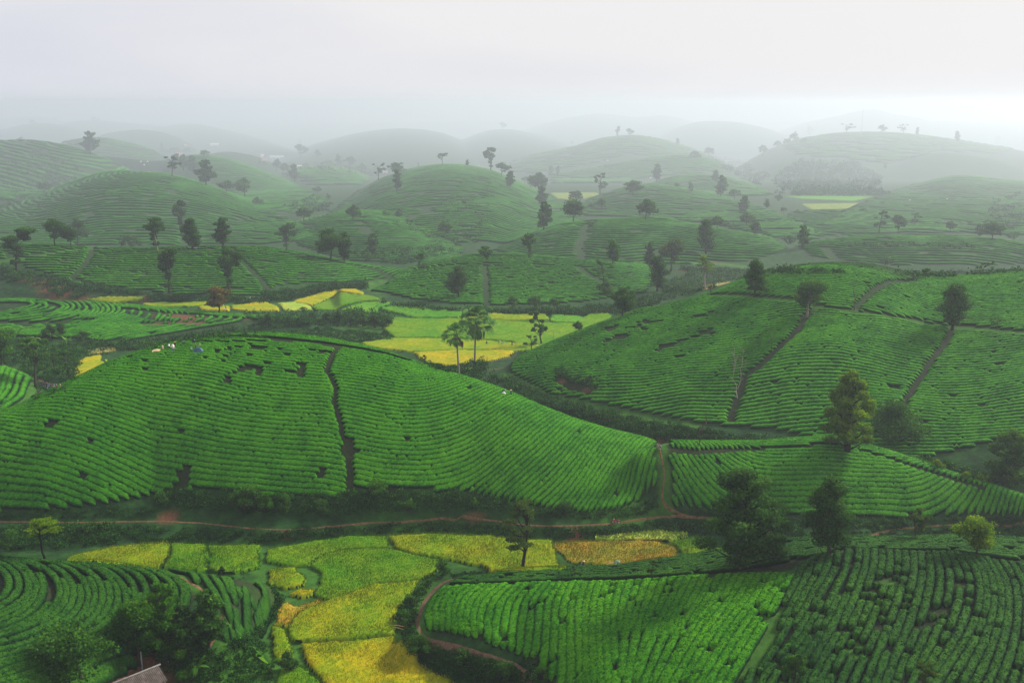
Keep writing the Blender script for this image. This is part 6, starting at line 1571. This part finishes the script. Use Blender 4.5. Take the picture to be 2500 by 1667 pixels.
cloth_heap('straw_heap', 1492, 1380, 1.6, .8, .5, M_STRAWH, 'low heap of cut rice beside the teal sheet', 'straw heap', 12, dz=.2)

# ---------------------------------------------------------------- motorbikes
def torus(R, r, n=20, m=7):
    a = np.linspace(0, 2 * math.pi, n, endpoint=False); b = np.linspace(0, 2 * math.pi, m, endpoint=False)
    A, B = np.meshgrid(a, b, indexing='ij')
    V = np.stack([(R + r * np.cos(B)) * np.cos(A), r * np.sin(B) * .9, (R + r * np.cos(B)) * np.sin(A)], -1).reshape(-1, 3)
    i, j = np.meshgrid(np.arange(n), np.arange(m), indexing='ij')
    f = np.stack([(i * m + j).ravel(), (((i + 1) % n) * m + j).ravel(), (((i + 1) % n) * m + (j + 1) % m).ravel(), (i * m + (j + 1) % m).ravel()], 1)
    return V, [f], {}
M_TYRE = plain('tyre', (.02, .02, .02), .85, .1); M_RIM = plain('rim', (.55, .52, .55), .35, .1, metal=.6); M_SEAT = plain('seat_vinyl', (.03, .03, .05), .4, .2); M_ENG = plain('engine_metal', (.22, .22, .22), .4, .2, metal=.6); M_LAMP = plain('headlamp', (.7, .7, .68), .15, .05)
BIKE = {}
def slab(pts, w):
    """side outline in XZ given a width"""
    p = np.array(pts, float); n = len(p); ww = np.full(n, w / 2)
    V = np.concatenate([np.stack([p[:, 0], -ww, p[:, 1]], 1), np.stack([p[:, 0], ww, p[:, 1]], 1)])
    q = np.arange(n); return V, [np.stack([q, (q + 1) % n, (q + 1) % n + n, q + n], 1), q[None, ::-1], (q + n)[None]], {}
BP = {}
BP['tyre'] = mesh('tyre', *torus(.27, .045)[:2]); 
BP['rim'] = mesh('rim', *join([torus(.22, .02)] + [tube([(0, 0, 0), (.21 * math.cos(a), 0, .21 * math.sin(a))], [.012, .008], 4) for a in np.arange(0, 6.2, .63)] + [tube([(0, -.06, 0), (0, .06, 0)], [.05, .05], 8)])[:2])
BP['seat'] = mesh('seat', *slab([(-.62,.80),(-.60,.86),(-.2,.78),(.02,.74),(.06,.70),(-.2,.70),(-.55,.76)], .24)[:2])
BP['engine'] = mesh('engine', *join([slab([(-.12,.30),(.18,.30),(.24,.42),(.10,.50),(-.15,.46)], .22), tube([(.1, .12, .28), (-.2, .14, .24), (-.75, .15, .34)], [.025, .03, .045], 7)])[:2])
BP['handlebar'] = mesh('handlebar', *join([tube([(.40, -.34, .98), (.46, -.1, 1.0), (.48, 0, .98), (.46, .1, 1.0), (.40, .34, .98)], [.018] * 5, 6), tube([(.48, 0, .98), (.56, 0, .62), (.62, .07, .28)], [.03, .03, .02], 6), tube([(.56, 0, .62), (.62, -.07, .28)], [.03, .02], 6),
    tube([(.44, .25, 1.0), (.42, .30, 1.16)], [.008, .008], 4), tube([(.44, -.25, 1.0), (.42, -.30, 1.16)], [.008, .008], 4), tube([(.42, .26, 1.17), (.42, .36, 1.17)], [.04, .04], 6), tube([(.42, -.36, 1.17), (.42, -.26, 1.17)], [.04, .04], 6)])[:2])
BP['headlight'] = mesh('headlight', *tube([(.46, 0, .96), (.52, 0, .95), (.56, 0, .94)], [.05, .08, .07], 9)[:2])
BP['fender'] = mesh('fender', *slab([(.36,.44),(.44,.56),(.60,.62),(.78,.56),(.86,.44),(.78,.50),(.62,.55),(.46,.50)], .13)[:2])
BP['body'] = mesh('body', *join([slab([(.42,.92),(.50,.90),(.46,.62),(.30,.34),(.12,.30),(.16,.48),(.34,.66)], .26), slab([(.20,.52),(.14,.42),(-.15,.44),(-.60,.66),(-.66,.80),(-.3,.72),(.0,.62)], .20), slab([(-.6,.66),(-.86,.70),(-.84,.62),(-.6,.58)], .12)])[:2])
def bike(px, py, rz, col, label, group=None, Y=None, scale=1.0, nm='motorbike'):
    P = on(px, Y) if Y else hit(px, py)
    root = obj(nm, None, None, loc=(P[0], P[1], P[2] + .02), label=label, category='motorbike', group=group)
    e_ = .6
    sl = [(float(ter(P[0] + e_ * math.cos(rz), P[1] + e_ * math.sin(rz))) - float(ter(P[0] - e_ * math.cos(rz), P[1] - e_ * math.sin(rz)))) / (2 * e_)]
    root.rotation_euler = (math.radians(6), -math.atan(sl[0]), rz); root.scale = (scale,) * 3
    paint = col if not isinstance(col, tuple) else plain('paint', col, .35, .1, spec=.5)
    for k, mt in (('seat', M_SEAT), ('engine', M_ENG), ('handlebar', M_ENG), ('headlight', M_LAMP), ('fender', paint), ('body', paint)):
        o = bpy.data.objects.new(k, BP[k]); COL.objects.link(o); o.parent = root
        if len(BP[k].materials) == 0: BP[k].materials.append(None)
        o.material_slots[0].link = 'OBJECT'; o.material_slots[0].material = mt
    for x in (.62, -.62):
        w = bpy.data.objects.new('wheel', None); COL.objects.link(w); w.parent = root; w.location = (x, 0, .31); w.empty_display_size = .2
        obj('tyre', BP['tyre'], M_TYRE, w); obj('rim', BP['rim'], M_RIM, w)
RED = (.55, .01, .04)
bike(1503, 1278, math.pi + .05, RED, 'red motorbike parked beside the dirt path under the central hill')
bike(1611, 1094, -1.3, (.10, .05, .06), 'dark motorbike parked on the grassy saddle at the top of the fork')
GB = 'motorbikes parked by the tall thin tree'
for (x, y, r, c, l) in [(103,939,.5,(.02,.02,.03),'black motorbike nearest the pale tree trunk, first of the parked row'),(112,942,.4,(.02,.02,.02),'second black motorbike of the parked row'),(107,948,1.2,(.06,.06,.07),'dark motorbike standing in front of the parked row'),(118,946,1.5,(.02,.06,.30),'blue motorbike in the middle of the parked row'),(131,946,1.4,(.03,.12,.14),'dark teal motorbike right of the blue one'),(138,947,1.9,(.45,.10,.10),'red and cream motorbike near the hill edge'),(146,949,.2,(.50,.06,.06),'red motorbike with a pale seat, last of the parked row'),(94,962,.6,(.16,.05,.03),'lone dark motorbike with a white mirror, below the row')]:
    bike(x, y, r, c, l, GB)
GC = 'motorbikes parked in a line under the long left slope'
for (x, y, r, c, l) in [(608,731,.3,(.55,.56,.62),'white scooter at the left end of the distant parked line'),(617,730,.2,(.30,.22,.20),'brownish motorbike second in the distant parked line'),(636,729,.3,(.08,.12,.22),'blue grey motorbike third in the distant parked line'),(652,729,.3,(.60,.60,.60),'white scooter at the right end of the distant parked line')]:
    bike(x, y, r, c, l, GC, scale=1.15)
bike(1927, 651, .3, (.10,.10,.12), 'dark motorbike on the valley track behind the right hill', scale=1.2)

# ---------------------------------------------------------------- small tractor on the left ridge
def boxm(x0, x1, y0, y1, z0, z1):
    V = np.array([(x, y, z) for z in (z0, z1) for y in (y0, y1) for x in (x0, x1)], float)
    return V, [np.array([(0, 2, 3, 1), (4, 5, 7, 6), (0, 1, 5, 4), (2, 6, 7, 3), (0, 4, 6, 2), (1, 3, 7, 5)])], {}
P = hit(466, 610); tr = obj('tractor', None, None, loc=tuple(P), label='small tractor with a white canopy parked under the dense dark tree', category='tractor')
obj('body', mesh('body', *join([boxm(-1.6, .2, -.45, .45, .7, 1.3), boxm(.2, 3.2, -.8, .8, .7, 1.15)])[:2]), plain('tractor_paint', (.10, .09, .12), .6), tr)
obj('canopy', mesh('canopy', *join([boxm(-1.3, .5, -.8, .8, 2.5, 2.62)] + [boxm(x, x + .07, y, y + .07, 1.2, 2.5) for x in (-1.2, .4) for y in (-.75, .68)])[:2]), M_PALE, tr)
for x, r in ((-1.1, .45), (.3, .6), (2.4, .45)):
    for y in (-.75, .75):
        V, f, _ = torus(r - .12, .12); w = obj('wheel', mesh('wheel', *join([(V, f, {}), tube([(0, -.08, 0), (0, .08, 0)], [r * .6, r * .6], 10)])[:2]), M_TYRE, tr); w.location = (x, y, r)

# ---------------------------------------------------------------- hut with corrugated roof
def hut():
    r1 = np.array([-51.4, 146.0]); d = np.array([-.68, -.735]); n = np.array([.735, -.68]); zr = 8.0
    g = float(ter(*(r1 + d * 5))); root = obj('hut', None, None, loc=(r1[0], r1[1], 0), label='low hut with a grey corrugated roof at the bottom left', category='hut')
    Ln, Wd = 13.0, 2.3
    def panel(sgn, name):
        m = 180; s = np.linspace(0, Ln, m); wv = .035 * np.cos(s * 2 * math.pi / .26)
        rows_ = []
        for t, k in ((0, 0), (.5, 0), (.505, .03), (1, .03)):
            p = d[None] * s[:, None] + n[None] * sgn * Wd * t * (1 + .02 * np.sin(s * 1.3)[:, None])
            z = zr - .62 * Wd * t + wv + (k if sgn > 0 else 0) * -1
            rows_.append(np.stack([p[:, 0], p[:, 1], z], 1))
        V = np.concatenate(rows_ + [q - [0, 0, .03] for q in rows_]); q = np.arange(m - 1); fs = []
        for b in range(3): fs.append(np.stack([q + b * m, q + 1 + b * m, q + 1 + (b + 1) * m, q + (b + 1) * m], 1))
        for b in range(3): fs.append(np.stack([q + (b + 5) * m, q + 1 + (b + 5) * m, q + 1 + (b + 4) * m, q + (b + 4) * m], 1))
        me = mesh(name, V, [np.concatenate(fs)], smooth=False); return me
    m, t, b = material('corrugated_sheet', .8, .15)
    ns_ = noise(t, .9, 5, .7); r = ramp(t, [(.3, (.025, .02, .018)), (.55, (.085, .068, .058)), (.75, (.17, .145, .14))]); t.links.new(ns_.outputs[0], r.inputs[0]); t.links.new(r.outputs[0], b.inputs['Base Color'])
    obj('roof_panel', panel(1, 'roof_panel'), m, root); obj('roof_panel', panel(-1, 'roof_panel'), m, root)
    e0 = -d * .3; e1 = d * (Ln + .2)
    V, f, _ = tube([(e0[0], e0[1], zr + .06), (e1[0], e1[1], zr + .06)], [.13, .13], 6); obj('ridge_cap', mesh('ridge_cap', V, f), plain('ridge_tile', (.13, .12, .11), .9), root)
    for k in (0.3, 4.4, 8.6, 12.6):
        for sg in (1, -1):
            p = d * k + n * sg * Wd * .88; gz = float(ter(r1[0] + p[0], r1[1] + p[1]))
            V, f, _ = tube([(p[0], p[1], gz - .3), (p[0], p[1], zr - .62 * Wd * .88 - .02)], [.07, .06], 6); obj('post', mesh('post', V, f), GREY, root)
    a = d * .6 - n * Wd * .7; b_ = d * 12 - n * Wd * .7; c_ = d * 12 + n * Wd * .6; gz = min(float(ter(r1[0] + q[0], r1[1] + q[1])) for q in (a, b_, c_)) - .3
    pts = [a, b_, c_]; V = []; 
    for q in pts: V += [(q[0], q[1], gz), (q[0], q[1], zr - .62 * Wd * .75)]
    for q in pts: V += [(q[0] + .1, q[1] - .1, gz), (q[0] + .1, q[1] - .1, zr - .62 * Wd * .75)]
    obj('wall', mesh('wall', V, [np.array([(0, 2, 3, 1), (2, 4, 5, 3), (6, 7, 9, 8), (8, 9, 11, 10), (1, 3, 9, 7), (3, 5, 11, 9), (0, 1, 7, 6), (4, 10, 11, 5)])], smooth=False), DBR, root)
hut()
def pole(name, px, py, ytop, r, mat, label, cat, Y=None, lean=0):
    P = on(px, Y) if Y else hit(px, py); Hh = CAMH - ray(px, ytop)[1] * P[1] - P[2]
    V, f, _ = tube([(0, 0, -.3), (lean * Hh * .5, 0, Hh * .5), (lean * Hh, 0, Hh)], [r, r * .9, r * .75], 7); obj(name, mesh(name, V, f), mat, loc=tuple(P), label=label, category=cat)
CONC = plain('concrete', (.30, .30, .30), .9, .1)
pole('concrete_post', 347, 1632, 1590, .14, CONC, 'grey concrete post behind the hut roof', 'post')
pole('wooden_stake', 1190, 890, 868, .07, BARK_PALE, 'thin stake at the golden rice right of the palms', 'stake', lean=-.05)
pole('wooden_stake', 1260, 870, 848, .06, BARK_PALE, 'thin stake at the upper end of the bamboo fence', 'stake')
pole('wooden_stake', 1350, 830, 803, .08, BARK_PALE, 'leaning stake on the nose of the dark right hill', 'stake', lean=.08)
pole('utility_pole', 1874, 428, 397, .35, CONC, 'pale pole on the misty slope left of the woods', 'pole')
def mast():
    P = hit(2103, 333); Hh = CAMH - ray(2103, 268)[1] * P[1] - P[2]; parts = []
    for a in range(3):
        c, s = math.cos(a * 2.094) * 1.6, math.sin(a * 2.094) * 1.6; parts.append(tube([(c, s, 0), (c * .4, s * .4, Hh)], [.3, .18], 4))
    for k in np.arange(0, 1, .08):
        for a in range(3):
            q = 1 - .6 * k; c, s = math.cos(a * 2.094) * 1.6 * q, math.sin(a * 2.094) * 1.6 * q; c2, s2 = math.cos((a + 1) * 2.094) * 1.6 * q, math.sin((a + 1) * 2.094) * 1.6 * q
            parts.append(tube([(c, s, k * Hh), (c2, s2, (k + .08) * Hh)], [.1, .1], 3))
    V, f, _ = join(parts); obj('radio_mast', mesh('radio_mast', V, f), CONC, loc=tuple(P), label='thin lattice mast on top of the big misty hill', category='mast')
mast()
# bamboo fence at the rice edge and loose bamboo poles
def fence(line, label, hgt=1.1, step=1.0):
    Wp = resample(polyline_world(line), step); c = Wp[0]; z0 = float(ter(*c)); root = obj('bamboo_fence', None, None, loc=(c[0], c[1], z0), label=label, category='fence')
    tops = []
    for p in Wp:
        z = float(ter(*p)) - z0; q = np.array([p[0] - c[0], p[1] - c[1], z]); h = hgt * RNG.uniform(.8, 1.4)
        V, f, _ = tube([q - [0, 0, .2], q + [RNG.normal(0, .05), 0, h]], [.045, .035], 5); obj('post', mesh('post', V, f), BARK_PALE, root); tops.append(q)
    for hh in (.35, .8):
        V, f, _ = tube([q + [0, 0, hh * hgt] for q in tops], [.03] * len(tops), 4); obj('rail', mesh('rail', V, f), BARK_PALE, root)
fence([(1192,889),(1215,884),(1240,878),(1260,871)], 'low bamboo fence between the palms thicket and the golden rice', step=1.6)
for i, (x0, y0, x1, y1, l) in enumerate([(952, 1537, 988, 1541, 'upper of two loose bamboo poles on the scrub by the rice edge'), (956, 1542, 986, 1548, 'lower of two loose bamboo poles on the scrub by the rice edge'), (364, 1594, 388, 1588, 'yellowish bamboo pole lying above the hut roof')]):
    a, b = hit(x0, y0), hit(x1, y1); V, f, _ = tube([a + [0, 0, .9], (a + b) / 2 + [0, 0, 1.0], b + [0, 0, .9]], [.06, .055, .045], 6); o = obj('bamboo_pole', mesh('bamboo_pole', V - a, f), plain('bamboo', (.36, .22, .08), .6), loc=tuple(a), label=l, category='pole')

# ---------------------------------------------------------------- village houses in the mist
WHITE = plain('plaster', (.70, .68, .64), .9, .08, .5); GLASS = plain('window_dark', (.03, .04, .05), .3, .2)
def house(px, py, wpx, deep, storeys, rz, roofc, label, ratio=1.):
    P = hit(px, py); zc = P[1] * cP - (P[2] - CAMH) * sP; w = wpx / F * zc; s = 1.; h = 3.2 * storeys * max(1, w / 14) * ratio; dp = w * deep
    root = obj('house', None, None, loc=tuple(P - [0, 0, .5]), label=label, category='house'); root.rotation_euler = (0, 0, rz)
    obj('wall', mesh('wall', *join([boxm(-w/2, w/2, -dp/2, dp/2, 0, h), (np.array([(-w/2, -dp/2, h), (-w/2, dp/2, h), (-w/2, 0, h + dp * .3), (w/2, -dp/2, h), (w/2, dp/2, h), (w/2, 0, h + dp * .3)]), [np.array([(0, 1, 2), (3, 5, 4)])], {})])[:2], smooth=False), WHITE, root)
    e_ = .06 * w; zr = h + dp * .3 + .15; V = [(-w/2-e_, -dp/2-e_, h-.1), (w/2+e_, -dp/2-e_, h-.1), (w/2+e_, 0, zr), (-w/2-e_, 0, zr), (-w/2-e_, dp/2+e_, h-.1), (w/2+e_, dp/2+e_, h-.1)]
    V = V + [(x, y, z + .25) for x, y, z in V]
    obj('roof', mesh('roof', V, [np.array([(0, 3, 2, 1), (3, 4, 5, 2), (6, 7, 8, 9), (9, 8, 11, 10), (0, 1, 7, 6), (4, 10, 11, 5), (0, 6, 9, 3), (3, 9, 10, 4), (1, 2, 8, 7), (2, 5, 11, 8)])], smooth=False), plain('roof_tiles', roofc, .8, .2), root)
    for k in range(2):
        x = (-.25 + .5 * k) * w; obj('window', mesh('window', *boxm(x - .07*w, x + .07*w, -dp/2 - .06, -dp/2 + .02, h * .4, h * .75)[:2], smooth=False), GLASS, root)
    obj('door', mesh('door', *boxm(-.05*w, .05*w, -dp/2 - .08, -dp/2 + .02, 0, h * .6)[:2], smooth=False), DBR, root)
house(438, 378, 12, .8, 1, .5, (.45,.08,.06), 'white house with a red roof among the trees left of the village')
house(524, 357, 18, .5, 1, .2, (.55,.57,.60), 'long pale roofed house on the hazy slope')
house(453, 356, 6, 1., 1, .3, (.55,.30,.12), 'tiny house with an orange roof above the red roofed one')
house(640, 384, 8, 1., 2, .9, (.55,.50,.50), 'tall white gabled house in the misty village', 1.3)
house(646, 394, 14, .6, 1, .2, (.50,.16,.18), 'low house with a pinkish red roof in the village')
house(680, 388, 38, .3, 1, -.15, (.38,.40,.44), 'long grey building in the misty village', .5)
house(731, 408, 10, .8, 1, .3, (.50,.50,.52), 'small grey roofed house in the tree belt')
house(940, 423, 12, .7, 1, .3, (.55,.28,.36), 'house with a pink roof left of the central far hill')
# white stones scattered on the hazy slopes
for i, (x, y, l) in enumerate([(344,396,'leftmost of three white grave markers on the low hazy hill'),(352,404,'middle of three white grave markers on the low hazy hill'),(360,396,'rightmost of three white grave markers on the low hazy hill'),(1484,393,'white grave marker on the high hazy hill'),(1538,418,'white grave marker on the lower hazy hill'),(1588,436,'white grave marker beside the narrow hazy tree'),(2222,490,'white grave marker on the low right hill'),(2312,488,'white grave marker right of the other on the low right hill')]):
    P = hit(x, y); sc = P[1] * .0007; V, f, _ = join([boxm(-1.3, 1.3, -.8, .8, 0, .7), boxm(-.5, .5, -.5, .5, .7, 1.6)]); obj('grave_marker', mesh('grave_marker', V * sc, f, smooth=False), WHITE, loc=tuple(P), label=l, category='grave', group='white markers on the hazy hills')
# ---------------------------------------------------------------- haze
def haze():
    x, y0, y1, z0, z1 = 19500, -60, 24400, float(ZG.min()) - 1.0, 112.0
    V = [(-x, y0, z0), (x, y0, z0), (x, y1, z0), (-x, y1, z0), (-x, y0, z1), (x, y0, z1), (x, y1, z1), (-x, y1, z1)]
    f = np.array([(0, 3, 2, 1), (4, 5, 6, 7), (0, 1, 5, 4), (1, 2, 6, 5), (2, 3, 7, 6), (3, 0, 4, 7)])
    m = bpy.data.materials.new('haze_air'); m.use_nodes = True; t = m.node_tree; t.nodes.clear()
    o = t.nodes.new('ShaderNodeOutputMaterial'); v = t.nodes.new('ShaderNodeVolumePrincipled')
    v.inputs['Color'].default_value = HAZE_COL
    v.inputs['Density'].default_value = HAZE_D
    v.inputs['Anisotropy'].default_value = 0.4
    t.links.new(v.outputs[0], o.inputs['Volume'])
    h = obj('haze', mesh('haze', V, [f], smooth=False), m, kind='stuff')
HAZE_D = 0.00019
HAZE_COL = (.69, .745, .82, 1)
haze()
